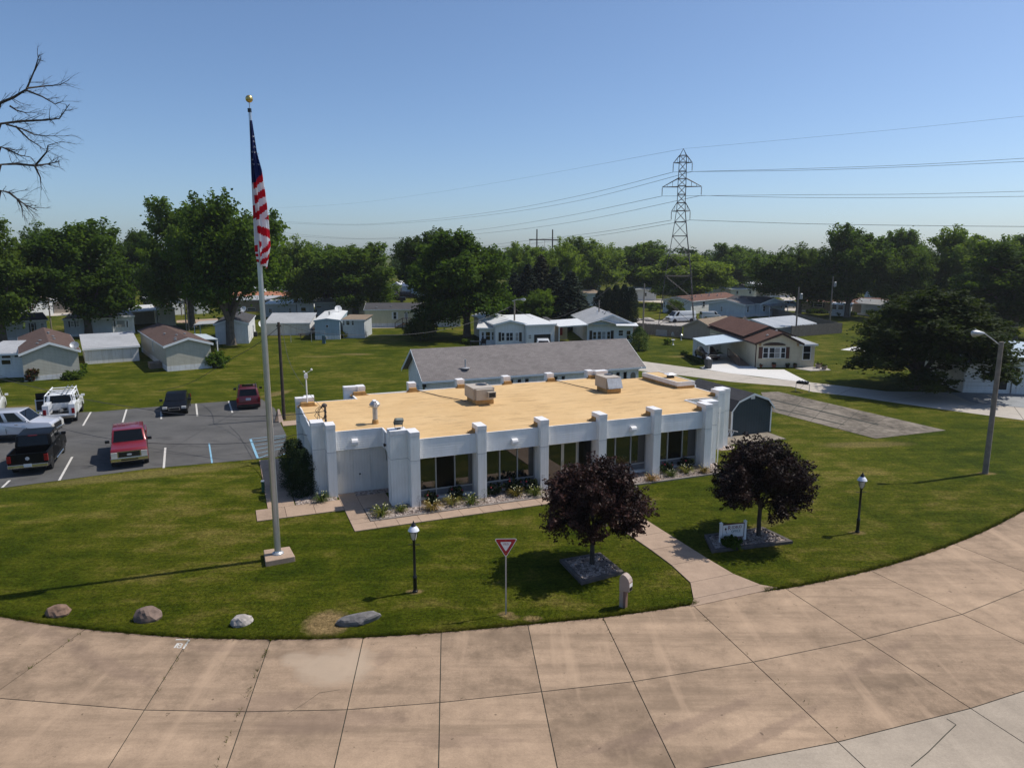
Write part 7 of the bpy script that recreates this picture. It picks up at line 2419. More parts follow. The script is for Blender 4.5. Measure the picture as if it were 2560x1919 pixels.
# wooden power frame
hb1 = at(1342, 634, 165); hb1.z = 0
hb2 = at(1381, 634, 167); hb2.z = 0
hf = thing('wooden_pylon', 'wooden H-shaped power structure rising over the middle trees', 'power structure', hb1, math.atan2(hb2.y - hb1.y, hb2.x - hb1.x))
L = (hb2 - hb1).length
z1, z2 = at(1340, 573, 165).z, at(1340, 599, 165).z
for x in (0, L):
    MB().lathe([(.2, 0), (.14, z1)], 8, (x, 0, 0)).build('pole', DARKPOLE, hf)
MB().box(-2.0, L + 2.0, -.12, .12, z2 - .12, z2 + .12).build('crossarm', DARKPOLE, hf)
for x in (-1.85, L / 2, L + 1.85):
    m = MB()
    for j in range(8):
        m.lathe([(.05, 0), (.11, .06), (.05, .12)], 6, (x, 0, z2 - .3 - .17 * j))
    m.build('insulator', BLACK, hf)
# service cables on the left and between the poles
mast = on_office(-3.05, 4.15, 3.75)
wire('slack black cable from the roof mast across the parking lot', [mast, at(716, 1037, 36.5), at(593, 1041, 38), at(469, 1036, 39.5), at(385, 1026, 40.5), at(208, 997, 42.5), at(65, 962, 44.5), at(-90, 925, 46)], .022, 'service_cable', 'slack cables over the parking lot')
wire('lower black cable from the office wall across the parking lot', [U(-3.8, 5.2, 2.4), at(743, 1086, 36), at(656, 1103, 37), at(510, 1110, 38), at(377, 1107, 39), at(285, 1098, 40), at(163, 1073, 41.5), at(15, 1030, 43.5), at(-90, 998, 45)], .018, 'service_cable', 'slack cables over the parking lot')
wire('thin cable from the brown pole down over the lawn to the left', [at(703, 812, bp.y), at(640, 862, 50), at(560, 907, 53), at(495, 947, 55), at(448, 966, 56), at(385, 978, 57), at(300, 983, 58), at(163, 975, 59.5), at(60, 955, 60.5), at(-80, 915, 62)], .022, 'service_cable', 'slack cables over the parking lot')
wire('sagging cable from the brown pole to the light pole', [at(704, 808, bp.y), at(800, 833, 58), at(960, 838, 68), at(1080, 829, 75), at(1196, 801, 81), at(1277, 766, 86.9)], .025, 'service_cable', 'slack cables over the parking lot')
wire('cable from the brown pole down to the office roof mast', [at(704, 815, bp.y), at(722, 900, 43), at(755, 960, 39), mast], .015, 'service_cable', 'slack cables over the parking lot')
wire('cable running right from the light pole past the spruces', [at(1280, 768, 86.9), at(1345, 798, 92), at(1410, 788, 98), at(1490, 745, 108), at(1560, 690, 118)], .02, 'service_cable', 'slack cables over the parking lot')

# ---- stones at the road edge
for i, (x, y, r_, sq, col, lab) in enumerate([(202, 128, .33, (1.1, .8, .72), (.20, .125, .085), 'brown half-buried boulder at the far left road edge'), (730, 155, .37, (1.1, .85, .88), (.17, .12, .095), 'rough reddish boulder second from the left at the road edge'),
                                              (1287, 182, .32, (1.1, .75, .72), (.36, .32, .29), 'pale whitish boulder between two darker ones'), (1972, 172, .50, (1.32, .55, .52), (.15, .14, .135), 'long flat grey boulder beside the dry patch')]):
    b = qr(x, y)
    b = Vector((b.x, b.y, 0))
    mt = paint('stone_' + str(i), col, .9, .35, 5, bump=.8, bscale=9)
    o = MB().rock((0, 0, .07), r_, 21 + i, 3, .42, sq).build('boulder', mt, None, False, b, R(20) if i == 3 else .3 * i)
    tag(o, lab, 'boulder', 'boulders at the road edge')
# ---- small things
o = thing('utility_marker', 'short green utility post with white top by the office walk', 'post', D(569, 1062))
MB().box(-.06, .06, -.05, .05, 0, .5).build('post', paint('green_plastic', (.02, .07, .04), .5), o)
MB().box(-.07, .07, -.06, .06, .501, .56).build('top', WHITE, o)
ab = C8(538, 962)
o = thing('sandwich_board', 'narrow tan sandwich board beside the brown pole', 'sign board', ab, R(60))
for s_ in (-1, 1):
    m = MB(); m.add([(-.2, s_ * .22, 0), (.2, s_ * .22, 0), (.2, s_ * .19, 0), (-.2, s_ * .19, 0), (-.08, s_ * .03, .85), (.08, s_ * .03, .85), (.08, 0, .85), (-.08, 0, .85)], [(0, 3, 2, 1), (4, 5, 6, 7), (0, 1, 5, 4), (1, 2, 6, 5), (2, 3, 7, 6), (3, 0, 4, 7)])
    m.build('board', TANM, o)
def dish(lab, base, r, tilt=(R(55), 0, R(30)), mast_=.4, col=GREYMET):
    o = thing('satellite_dish', lab, 'satellite dish', base, 0, 'satellite dishes on the homes')
    MB().tube((0, .05, -mast_), (0, .05, 0), .025, n=6).build('mast', GALV, o)
    m = MB().lathe([(.001, -.06), (r * .4, -.045), (r * .75, -.015), (r, .02), (r * .98, .03), (r * .7, 0), (r * .3, -.03), (.002, -.04)], 18)
    d = m.build('reflector', col, o, True); d.rotation_euler = tilt
    a_ = MB().tube((0, -r * .9, .02), (0, -.1, .42), .015, n=5).box(-.04, .04, -.14, -.04, .40, .48)
    f = a_.build('feed_arm', GALV, o); f.rotation_euler = tilt
    return o
dish('grey satellite dish on the right eave of a brown-roofed home', at(*p3(1185, 1035), 62.6), .36)
dish('white satellite dish on the sunlit wall by the flagpole', at(*p4(2168, 520), 92.5), .42, (R(80), 0, R(60)), .1, WHITE)
dish('white satellite dish behind the dark grey roof near the flagpole', at(*p4(1905, 312), 100), .5, (R(55), 0, R(-20)), 1.2, WHITE)
dish('white satellite dish above the pale blue trailer annex', at(*p5(1197, 415), 103), .5, (R(60), 0, R(20)), .9, WHITE)
dish('small dish leaning on the roof of the cream home', at(*p8(1320, 800), 84.5), .35, (R(75), 0, R(10)), .5, paint('tan_dish', (.45, .36, .24), .6))
# bin, pots, garden things by the cream home
bb = G(*p8(855, 1412))
o = thing('trash_bin', 'grey wheeled trash bin with a white bag on top', 'trash bin', bb, R(20))
m = MB(); m.add([(-.24, -.24, .05), (.24, -.24, .05), (.24, .24, .05), (-.24, .24, .05), (-.29, -.29, .92), (.29, -.29, .92), (.29, .29, .92), (-.29, .29, .92)], [(0, 3, 2, 1), (4, 5, 6, 7), (0, 1, 5, 4), (1, 2, 6, 5), (2, 3, 7, 6), (3, 0, 4, 7)])
m.build('bin', paint('grey_plastic', (.06, .065, .07), .5, .1), o, bevel=.03)
MB().rock((0, 0, 1.02), .26, 5, 2, .2, (1.05, 1, .6)).build('bag', WHITE, o, True)
for x in (-.2, .2):
    MB().lathe([(.09, -.03), (.09, .03)], 10, (x, .25, .09), 'x').build('wheel', BLACK, o)
tag(MB().box(-.35, .35, -.2, .2, 0, .05).build('step_plate', GREYMET, None, loc=G(*p8(800, 1402)) + Vector((0, 0, .02))), 'thin grey board lying beside the trash bin', 'board')
TERRA = paint('terracotta', (.26, .09, .055), .8, .15)
def pot(lab, base, r, h, mat, leafm=LEAF_D, fl=None):
    o = thing('plant_pot', lab, 'plant pot', base, 0, 'plant pots before the cream home')
    MB().lathe([(r * .7, 0), (r, h), (r * 1.08, h), (r * 1.08, h + .04), (r * .9, h + .04), (r * .85, h - .03), (.01, h - .03)], 14).build('pot', mat, o)
    link('foliage', bush_mesh(int(r * 1000) + len(lab), 500, .07, leafm, r * 1.3, h * .9, 'foliage', 5), o).location = (0, 0, h * .85)
    return o
pot('low terracotta planter leftmost before the cream home wall', G(*p8(1515, 1397)), .2, .25, TERRA)
pot('tall terracotta pot with red flowers under the arched window', G(*p8(1682, 1405)), .2, .32, TERRA, FLR)
pot('dark pot with leafy plant right of the arched window', G(*p8(1852, 1400)), .2, .3, BLACK)
pot('brown pot under the right window of the cream home', G(*p8(1948, 1400)), .19, .28, paint('brown_pot', (.12, .07, .05), .7))
pot('big tan tub of flowers at the corner of the glazed porch', G(*pb(248, 1072)), .28, .4, TANM, FLR)
pot('half barrel of plants at the tip of the stone edging', G(*pb(305, 1085)), .26, .34, TANM)
m = MB()
qd = [G(*pb(30, 1075)), G(*pb(180, 1060)), G(*pb(330, 1070)), G(*pb(370, 1090)), G(*pb(180, 1098))]
m.prism([(p.x, p.y) for p in qd], 0, .05)
tag(m.build('gravel_border', GRAVELM), kind='structure')
o = thing('bird_bath', 'small white bird bath in the lawn bed left of the carport', 'bird bath', G(*p8(415, 1115)))
MB().lathe([(.14, 0), (.06, .1), (.05, .5), (.22, .58), (.24, .64), (.05, .62)], 14).build('bowl', WHITE, o)
o = thing('bird_house', 'grey bird house on a post in the lawn bed left of the carport', 'bird house', G(*p8(408, 1080)))
MB().box(-.03, .03, -.03, .03, 0, .8).build('post', WOODPOLE, o)
MB().ext([(-.16, .8), (.16, .8), (.16, 1.05), (0, 1.28), (-.16, 1.05)], -.14, .14).build('house', GREYMET, o)
o = thing('garden_lantern', 'grey garden lantern by the tan garage wall', 'garden ornament', G(*p8(517, 1055)))
MB().lathe([(.14, 0), (.08, .1), (.07, .35), (.16, .42), (.13, .62), (.2, .66), (.03, .82)], 8).build('lantern', GREYMET, o)
# yard things near the pale blue trailer
o = thing('utility_pedestal', 'teal utility box standing in the lawn before the pale blue trailer', 'utility box', G(*p5(992, 925)))
MB().box(-.22, .18, -.15, .15, 0, 1.05).build('cabinet', paint('teal_metal', (.07, .13, .16), .5), o, bevel=.03)
MB().lathe([(.12, .6), (.12, .9)], 10, (.3, 0, 0)).build('meter', GALV, o)
o = thing('clothes_line', 'faded wire clothes line left of the pale blue trailer', 'clothes line', G(*p5(810, 905)))
for x in (-2.6, 0, 1.7):
    MB().tube((x, 0, 0), (x, 0, 1.4), .03, n=6).build('post', GALV, o)
MB().path([(-2.6, 0, 1.4), (0, 0, 1.42), (1.7, 0, 1.4)], .02, 5).build('line', GALV, o)
o = thing('picnic_table', 'dark picnic table in the shade beside the pale blue trailer', 'picnic table', G(*p5(720, 850)), .3)
WT = paint('dark_table_wood', (.045, .035, .03), .8, .2)
MB().box(-.9, .9, -.35, .35, .62, .67).build('top', WT, o)
for y in (-.65, .65):
    MB().box(-.9, .9, y - .12, y + .12, .38, .42).build('bench', WT, o)
for x in (-.6, .6):
    MB().tube((x, -.7, 0), (x, .3, .62), .04, n=4).tube((x, .7, 0), (x, -.3, .62), .04, n=4).build('leg', WT, o)
o = thing('deck_steps', 'tan wooden porch steps beside the pale blue trailer', 'steps', G(*p5(820, 790)) + Vector((0, .6, 0)))
MB().box(-.6, .5, 0, 1.2, .7, .8).build('deck', paint('tan_deck', (.40, .27, .18), .8), o)
for i in range(4):
    MB().box(-.55, .45, -.2 - .22 * i, -.0 - .22 * i, .5 - .15 * i, .55 - .15 * i).build('tread', WT, o)
o = thing('lawn_chair', 'pink and white folding chair on the lawn by the sunroom', 'chair', G(*p5(1445, 815)), .4)
MB().obox((0, 0, .35), (.45, .45, .04)).build('seat', paint('pink_fabric', (.55, .25, .25), .8), o)
MB().obox((0, .22, .62), (.45, .04, .5), Matrix.Rotation(-.2, 3, 'X')).build('backrest', paint('pink_fabric_back', (.60, .40, .40), .8), o)
for x in (-.2, .2):
    MB().tube((x, -.25, 0), (x, .25, .6), .018, n=5).tube((x, .25, 0), (x, -.22, .35), .018, n=5).build('leg', WHITE, o)
o = thing('garden_arch', 'white pipe trellis with plants at the corner of the sunroom', 'trellis', G(*p5(1500, 800)))
MB().path([(-.4, 0, 0), (-.3, 0, .8), (0, 0, 1.0), (.35, 0, .8), (.5, 0, 0)], .03, 6).build('frame', WHITE, o)
MB().rock((0, 0, .25), .3, 3, 2).build('plant', LEAF_D, o)
o = thing('hydrant_post', 'black standpipe with white cap on the wall of the white garage shed', 'standpipe', G(*p4(55, 1075)) + Vector((0, -.15, 0)))
MB().lathe([(.09, 0), (.09, .5), (.13, .5), (.13, .62), (.05, .7)], 10).build('pipe', BLACK, o)
MB().lathe([(.1, .7), (.11, .82), (.02, .84)], 10).build('cap', WHITE, o)
o = thing('patio_chairs', 'dark outdoor chair on the lawn before the white sunroom', 'chair', at(*p6(1530, 1040), 84.6).xy.to_3d())
MB().box(-.3, .3, -.3, .3, .38, .44).build('seat', BLACK, o)
MB().box(-.3, .3, .26, .32, .44, .95).build('backrest', BLACK, o)
for x in (-.27, .27):
    MB().box(x - .03, x + .03, -.3, .3, 0, .6).build('leg', BLACK, o)
o = thing('patio_table', 'dark garden table in the shade left of the white sunroom', 'table', at(*p6(1410, 1040), 84.8).xy.to_3d())
MB().box(-.7, .7, -.4, .4, .6, .66).build('top', BLACK, o)
for x in (-.6, .6):
    MB().box(x - .03, x + .03, -.3, .3, 0, .6).build('leg', BLACK, o)
m = MB()
for i in range(9):
    m.rock((random.uniform(-3, 3), random.uniform(-1, 1), .1), random.uniform(.4, .8), i, 2, .3, (1.6, 1, .6))
tag(m.build('gravel_heap', GRAVELM, None, False, G(*p8(150, 812))), 'low pale gravel heap by the left fence', 'gravel heap')
# ================================================================== vehicles
TYRE = paint('tyre_rubber', (.012, .012, .012), .85, .2)
RIM = paint('alloy_rim', (.42, .42, .43), .3, .06, 8, metal=.8)
CHROME = paint('chrome', (.62, .60, .56), .18, .03, 8, metal=.95)
CARGL = glass('car_glass', (.004, .005, .006), 1.38, .03)
HEADL = glass('headlight_glass', (.50, .49, .46), 1.6, .08)
TAIL = paint('tail_light_red', (.22, .008, .012), .25, .1)
BADGE = paint('badge_grey', (.42, .44, .48), .4, .1, 10)
PLATE = paint('number_plate', (.45, .50, .55), .5, .1, 20)
def carpaint(name, col, metal=.25, rough=.28, coat=.5):
    k = N(name)
    k.b.inputs['Coat Weight'].default_value = coat
    k.b.inputs['Coat Roughness'].default_value = .04
    return k.done(col, rough, metal, .15 if max(col) < .01 else .5)
PRED = carpaint('red_truck_paint', (.20, .014, .022)); PBLK = carpaint('black_car_paint', (.0022, .0022, .0026), 0, .4, .04); PSIL = carpaint('silver_truck_paint', (.56, .57, .61), .3)
PWHT = carpaint('white_truck_paint', (.70, .71, .72), 0); PDRD = carpaint('dark_red_paint', (.11, .010, .016)); PBLU = carpaint('blue_car_paint', (.03, .08, .15)); PGRY = carpaint('grey_car_paint', (.10, .10, .11)); PMAR = carpaint('maroon_car_paint', (.045, .010, .010))
def arch(x, r, z0, n=7, rev=False):
    a = np.linspace(0, math.pi, n)
    return [(x + r * math.cos(t), z0 + r * math.sin(t)) for t in a]
def wheel(o, x, y, r, w, side):
    m = MB().lathe([(r * .62, -w / 2), (r * .94, -w / 2), (r, -w * .3), (r, w * .3), (r * .94, w / 2), (r * .62, w / 2)], 20, (x, y, r), 'y')
    t = m.build('wheel', TYRE, o, True)
    s = side
    rm = MB().lathe([(r * .61, s * w * .46), (r * .56, s * w * .50), (r * .5, s * w * .38), (r * .16, s * w * .44), (.001, s * w * .46)], 20, (x, y, r), 'y')
    rm.build('rim', RIM, t)
    sp = MB()
    for k_ in range(6):
        a = k_ * math.pi / 3
        sp.obox((x + math.cos(a) * r * .3, y + s * w * .43, r + math.sin(a) * r * .3), (r * .48, .03, r * .13), Matrix.Rotation(-a, 3, 'Y'))
    sp.build('spoke', RIM, t)
def pane4(o, P_, mat, name, off, inset=.9):
    """glass laid a little proud of a flat facet; P_ its four corners"""
    P_ = [Vector(p) for p in P_]
    c = sum(P_, Vector()) / 4
    n = (P_[1] - P_[0]).cross(P_[3] - P_[0]).normalized()
    if n.dot(off) < 0: n = -n
    q = [c + (p - c) * inset + n * .006 for p in P_]
    MB().poly(q).build(name, mat, o)
def vehicle(name, label, cat, pos, heading, style, mat, s=.89, tint=None, rear_plate=True, extra=None, group=None, simple=False):
    """+x is forwards; pos is the middle of the footprint"""
    o = thing(name, label, cat, pos, heading, group)
    gl = tint or CARGL
    P = {'pickup': dict(L=5.7, W=1.98, hood=1.25, belt=1.30, roof=1.95, ws=(1.58, .92), rw=(-1.18, -1.02), wb=(1.90, -1.72), wr=.40, cut=-1.2),
         'sedan': dict(L=4.95, W=1.86, hood=.92, belt=.98, roof=1.46, ws=(1.05, .05), rw=(-2.0, -1.1), wb=(1.5, -1.48), wr=.35, cut=None),
         'suv': dict(L=4.75, W=1.86, hood=1.10, belt=1.12, roof=1.72, ws=(1.15, .35), rw=(-2.28, -1.95), wb=(1.4, -1.4), wr=.37, cut=None),
         'van': dict(L=5.6, W=2.0, hood=1.15, belt=1.22, roof=2.10, ws=(2.1, 1.45), rw=(-2.78, -2.74), wb=(1.85, -1.7), wr=.37, cut=None)}[style]
    p = {k_: (tuple(x * s for x in v) if isinstance(v, tuple) else (v * s if v is not None else None)) for k_, v in P.items()}
    L, W, hood, belt, roof, wr = p['L'], p['W'], p['hood'], p['belt'], p['roof'], p['wr']
    (wx0, wx1), (rx0, rx1) = p['ws'], p['rw']
    fx_, rx_ = L / 2, -L / 2
    zb = (.46 if style == 'pickup' else .30) * s
    ar = wr * 1.18
    xf, xr = p['wb']
    hw = W / 2
    # lower body with wheel arches cut in
    def lower(x0, x1, name_, top):
        bot = [(x1, zb)]
        for xw in sorted([xf, xr], reverse=True):
            if x0 < xw - ar and xw + ar < x1 + .02:
                bot += [(xw + ar, zb)] + arch(xw, ar, wr * .85)[0:] + [(xw - ar, zb)]
        bot += [(x0, zb)]
        prof = [(x, z) for x, z in bot] + top
        m = MB().ext(prof, -hw, hw, lambda x, z: 1.0 if z < belt * .72 else 1.0 - .09 * (z - belt * .72) / max(.01, belt * .28))
        return m.build(name_, mat, o, bevel=.018 * s, smooth=True)
    nose = fx_ - .05 * s
    cut = p['cut']
    if cut is None:
        tail = belt * (.97 if style != 'sedan' else .99)
        if style == 'sedan':
            top = [(rx_, zb + .25 * s), (rx_ + .05 * s, belt * .94), (rx_ + .35 * s, belt), (rx0, belt), (wx0, belt), (wx0 + .15 * s, hood), (nose - .3 * s, hood * .88), (nose, hood * .72), (fx_, zb + .22 * s)]
        else:
            top = [(rx_, zb + .25 * s), (rx_ + .03 * s, belt), (wx0, belt), (wx0 + .12 * s, hood * 1.0), (nose - .22 * s, hood * .94), (nose, hood * .80), (fx_, zb + .25 * s)]
        body = lower(rx_, fx_, 'body', top)
    else:
        cut = p['cut']
        top = [(cut, belt), (wx0, belt), (wx0 + .12 * s, hood), (nose - .12 * s, hood * .955), (nose, hood * .88), (fx_, zb + .25 * s)]
        body = lower(cut, fx_, 'body', top)
        # open load bed
        t = .09 * s
        for sy_ in (-1, 1):
            bot = [(cut - .02, zb), (xr + ar, zb)] + arch(xr, ar, wr * .85) + [(xr - ar, zb), (rx_ + .06, zb)]
            prof = bot + [(rx_ + .06, belt), (cut - .02, belt)]
            y0, y1 = sorted((sy_ * hw * .985, sy_ * (hw * .985 - t)))
            MB().ext(prof, y0, y1).build('bed_side', mat, o, bevel=.012)
        MB().box(rx_, rx_ + .055, -hw * .97, hw * .97, zb + .16 * s, belt * (.62 if name == 'service_truck' else 1)).build('tailgate', mat, o, bevel=.012)
        MB().box(rx_ + .06, cut - .025, -hw * .97 + t, hw * .97 - t, .66 * s, .70 * s).build('bed_floor', BLACK, o)
        MB().box(cut - .02, cut - .003, -hw * .9, hw * .9, .66 * s, belt).build('bed_front', mat, o)
    # cabin
    tw = hw * (.84 if style == 'pickup' else .80)
    bw = hw * (.93 if style == 'pickup' else .90)
    A4_ = [(rx0, -bw, belt), (wx0, -bw, belt), (wx0, bw, belt), (rx0, bw, belt), (rx1, -tw, roof), (wx1, -tw, roof), (wx1, tw, roof), (rx1, tw, roof)]
    m = MB().add(A4_, [(0, 3, 2, 1), (4, 5, 6, 7), (0, 1, 5, 4), (1, 2, 6, 5), (2, 3, 7, 6), (3, 0, 4, 7)])
    m.build('cabin', mat, o, bevel=.05 * s, smooth=True)
    V3 = [Vector(a) for a in A4_]
    pane4(o, [V3[1], V3[2], V3[6], V3[5]], gl, 'windshield', Vector((1, 0, .3)), .88)
    pane4(o, [V3[0], V3[3], V3[7], V3[4]], gl, 'rear_window', Vector((-1, 0, .3)), .84)
    for sy_, (a, b, c, d) in ((-1, (0, 1, 5, 4)), (1, (3, 2, 6, 7))):
        B0, B1, T1, T0 = V3[a], V3[b], V3[c], V3[d]
        cuts = [.06, .52, .92] if style != 'van' else [.78, .95]
        for i in range(len(cuts) - 1):
            u0_, u1_ = cuts[i] + .015, cuts[i + 1] - .015
            pane4(o, [B0.lerp(B1, u0_), B0.lerp(B1, u1_), T0.lerp(T1, u1_), T0.lerp(T1, u0_)], gl, 'side_window', Vector((0, sy_, 0)), .86)
        # doors: seams, handle, mirror; lips over the wheels
        for u_ in ((.30, .72) if style != 'van' else (.8,)):
            x = B0.lerp(B1, u_).x
            MB().box(x - .1 * s, x + .08 * s, sy_ * hw * .965 - .012, sy_ * hw * .965 + .012, belt * .86, belt * .89).build('door_handle', CHROME if style == 'pickup' else mat, o)
        MB().obox((wx0 - .12 * s, sy_ * (hw + .13 * s), belt + .10 * s), (.13 * s, .24 * s, .17 * s)).build('mirror', BLACK if mat is not PSIL and mat is not PWHT else mat, o, bevel=.02)
        sm_ = MB()
        for u_ in ((.02, .50, .93) if style != 'van' else (.76, .97)):
            x = B0.lerp(B1, u_).x
            sm_.box(x - .009, x + .009, sy_ * hw - .006, sy_ * hw + .006, zb + .12 * s, belt * .72)
        sm_.box(rx_ + .5 * s if cut is None else cut, fx_ - .4 * s, sy_ * hw - .005, sy_ * hw + .005, zb + .01, zb + .07 * s)
        sm_.build('door_seam', BLACK, o)
        for xw in (xf, xr):
            MB().path([(xw + ar * 1.02 * math.cos(t), sy_ * (hw - .015), wr * .85 + ar * 1.02 * math.sin(t)) for t in np.linspace(.02, math.pi - .02, 9)], .022 * s, 5).build('arch_lip', BLACK if style != 'sedan' else mat, o)
            MB().ext([(xw + ar * .97, zb + .02)] + [(xw + ar * .97 * math.cos(t), wr * .85 + ar * .97 * math.sin(t)) for t in np.linspace(0, math.pi, 7)] + [(xw - ar * .97, zb + .02)], *sorted((sy_ * (hw - .30 * s), sy_ * (hw - .33 * s)))).build('wheel_well', DARK, o)
    for xw in (xf, xr):
        for sy_ in (-1, 1):
            wheel(o, xw, sy_ * (hw - .135 * s), wr, .25 * s, sy_)
    # underside
    MB().box(rx_ + .2, fx_ - .2, -hw * .8, hw * .8, zb * .75, zb + .05).build('underbody', DARK, o)
    # front
    fz = zb + .25 * s
    if style in ('pickup', 'van'):
        MB().box(fx_ - .02, fx_ + .07 * s, -hw * .98, hw * .98, zb + .02, zb + .24 * s).build('front_bumper', CHROME, o, bevel=.02)
        MB().box(fx_ - .06 * s, fx_ + .012, -hw * .56, hw * .56, hood * .58, hood * .82).build('grille', BLACK, o)
        MB().box(fx_ - .06 * s, fx_ + .006, -hw * .60, hw * .60, hood * .555, hood * .845).build('grille_surround', CHROME, o)
        for sy_ in (-1, 1):
            y0, y1 = sorted((sy_ * hw * .62, sy_ * hw * .95))
            MB().box(fx_ - .12 * s, fx_ + .01, y0, y1, hood * .56, hood * .82).build('headlight', HEADL, o, bevel=.01)
        MB().box(fx_ + .075 * s, fx_ + .08 * s, -hw * .45, hw * .45, zb + .07, zb + .15 * s).build('bumper_slot', BLACK, o)
    else:
        MB().box(fx_ - .10, fx_ + .012, -hw * .45, hw * .45, zb + .2 * s, hood * .80).build('grille', CHROME, o)
        MB().box(fx_ - .05, fx_ + .018, -hw * .40, hw * .40, zb + .22 * s, hood * .76).build('grille_mesh', BLACK, o)
        for sy_ in (-1, 1):
            y0, y1 = sorted((sy_ * hw * .55, sy_ * hw * .93))
            MB().box(fx_ - .2 * s, fx_ + .005, y0, y1, hood * .66, hood * .86).build('headlight', HEADL, o, bevel=.02)
    # rear
    MB().box(rx_ - .09 * s, rx_ + .02, -hw * .98, hw * .98, zb + .04, zb + .24 * s).build('rear_bumper', CHROME if style == 'pickup' else mat, o, bevel=.02)
    for sy_ in (-1, 1):
        y0, y1 = sorted((sy_ * hw * .80, sy_ * hw * 1.0))
        MB().box(rx_ - .015, rx_ + .12 * s, y0, y1, belt * .62, belt * .92).build('tail_light', TAIL, o, bevel=.01)
    if rear_plate:
        zpl = zb + .08 if style == 'pickup' else belt * .72
        MB().box(rx_ - .1 * s - .006 if style == 'pickup' else rx_ - .012, rx_ - .09 * s - .001 if style == 'pickup' else rx_ - .002, -.17, .17, zpl, zpl + .16).build('number_plate', PLATE, o)
    if extra:
        extra(o, p, s, hw, belt, roof, fx_, rx_, tw)
    return o
def mid(a, b, L, back):
    """centre and heading of a vehicle from the two ground corners of one end; back: +1 when that end is its front"""
    a, b = Vector(a), Vector(b)
    d = (b - a).normalized()
    n = Vector((-d.y, d.x, 0))
    return (a + b) / 2 + n * L / 2, math.atan2(n.y, n.x)
# red pickup, nose to the camera
def ex_red(o, p, s, hw, belt, roof, fx_, rx_, tw):
    m = MB().lathe([(.001, 0), (.12, 0), (.12, .012), (.001, .014)], 18)
    b = m.build('badge', BADGE, o)
    b.rotation_euler = (0, R(90), 0); b.scale = (.45, 1, 1); b.location = (fx_ + .013, 0, belt * .66)
    m = MB()
    for i in range(6):
        y = -tw * .7 + i * tw * 1.4 / 5
        m.box(-1.0 * s, .45 * s, y - .012, y + .012, roof - .002, roof + .006)
    m.build('roof_rib', PRED, o)
c, hd_ = mid(Q2(190, 1040), Q2(640, 985), 5.7 * .89, 1)
vehicle('pickup_truck', 'red pickup truck facing the camera in the parking lot', 'pickup', c, hd_ + math.pi, 'pickup', PRED, .89, None, False, ex_red)
# black pickup, tail to the camera
def ex_blk(o, p, s, hw, belt, roof, fx_, rx_, tw):
    m = MB().lathe([(.001, 0), (.09, 0), (.1, .008), (.001, .012)], 6)
    b = m.build('badge', BADGE, o); b.rotation_euler = (0, R(-90), 0); b.location = (rx_ - .004, 0, belt * .78)
    MB().box(p['rw'][1] - .03, p['rw'][1] + .03, -.2, .2, roof - .05, roof - .01).build('brake_light', TAIL, o)
    MB().path([(1.2 * s, -hw - .05, .4 * s), (-.9 * s, -hw - .05, .4 * s)], .05, 8).build('side_step', CHROME, o)
c, hd_ = mid(Q1(130, 1440), Q1(770, 1375), 5.7 * .89, -1)
vehicle('pickup_truck', 'black pickup truck seen from behind, chrome bumper, nearest the road', 'pickup', c, hd_, 'pickup', PBLK, .89, None, True, ex_blk)
# silver pickup crossing the lot
a, b = Q1(-300, 905), Q1(900, 845)
d = (b - a).normalized()
sc = (Q1(760, 852) + Q1(0, 890)) / 2
frontp = Q1(935, 800)
n_ = Vector((-d.y, d.x, 0))
c = Q1(760, 862) + n_ * .80 - d * (1.90 * .92 + .62)
vehicle('pickup_truck', 'silver pickup truck driving across the lot at the left edge', 'pickup', c, math.atan2(d.y, d.x), 'pickup', PSIL, .92, None, True)
# white service truck with ladder rack, tail to the camera
def ex_srv(o, p, s, hw, belt, roof, fx_, rx_, tw):
    for sy_ in (-1, 1):
        y0, y1 = sorted((sy_ * hw * 1.04, sy_ * hw * .62))
        MB().box(rx_ + .02, p['cut'] - .03, y0, y1, belt * .55, belt * 1.16).build('tool_locker', PWHT, o, bevel=.02)
        m = MB()
        for x in (rx_ + .15, p['cut'] - .1, .9 * s):
            m.tube((x, sy_ * hw * .92, belt * 1.1), (x, sy_ * hw * .80, roof + .22), .03, n=6)
        m.tube((rx_ + .05, sy_ * hw * .80, roof + .22), (1.1 * s, sy_ * hw * .80, roof + .22), .035, n=6)
        m.build('rack_rail', WHITE, o)
    m = MB()
    for x in (rx_ + .15, -1.2, -.3, .6):
        m.tube((x, -hw * .80, roof + .22), (x, hw * .80, roof + .22), .03, n=6)
    m.build('rack_bar', WHITE, o)
    for y in (-.50, -.25):
        MB().box(rx_ + .1, .9, y - .02, y + .02, roof + .26, roof + .33).build('ladder_rail', ALU, o)
    MB().box(.2, 1.15, hw * 1.0, hw * 1.9, zb_d, belt).build('open_door', PWHT, o) if False else None
    d_ = MB().obox((.65 * s, hw + .42, belt * .72), (.06, .9, belt * .75)).build('open_door', PWHT, o, bevel=.02)
    MB().obox((.65 * s - .035, hw + .45, belt * .72), (.01, .7, belt * .55)).build('door_panel', BLACK, d_)
    MB().obox((.62 * s, hw + .40, belt * 1.25), (.03, .8, belt * .42)).build('door_window', CARGL, d_)
    for i in range(5):
        MB().obox((rx_ + .6 + .35 * i, random.uniform(-.3, .3), .8), (.25, .3, .15), Matrix.Rotation(i, 3, 'Z')).build('tools', GREYMET if i % 2 else BLACK, o)
c, hd_ = mid(Q1(680, 625), Q1(1165, 610), 5.7 * .89, -1)
hd_ += R(17)
c = (Q1(690, 640) + Q1(1165, 615)) / 2 + Vector((math.cos(hd_), math.sin(hd_), 0)) * 5.7 * .445
vehicle('service_truck', 'white utility truck with ladder rack and one door standing open', 'work truck', c, hd_, 'pickup', PWHT, .89, None, False, ex_srv)
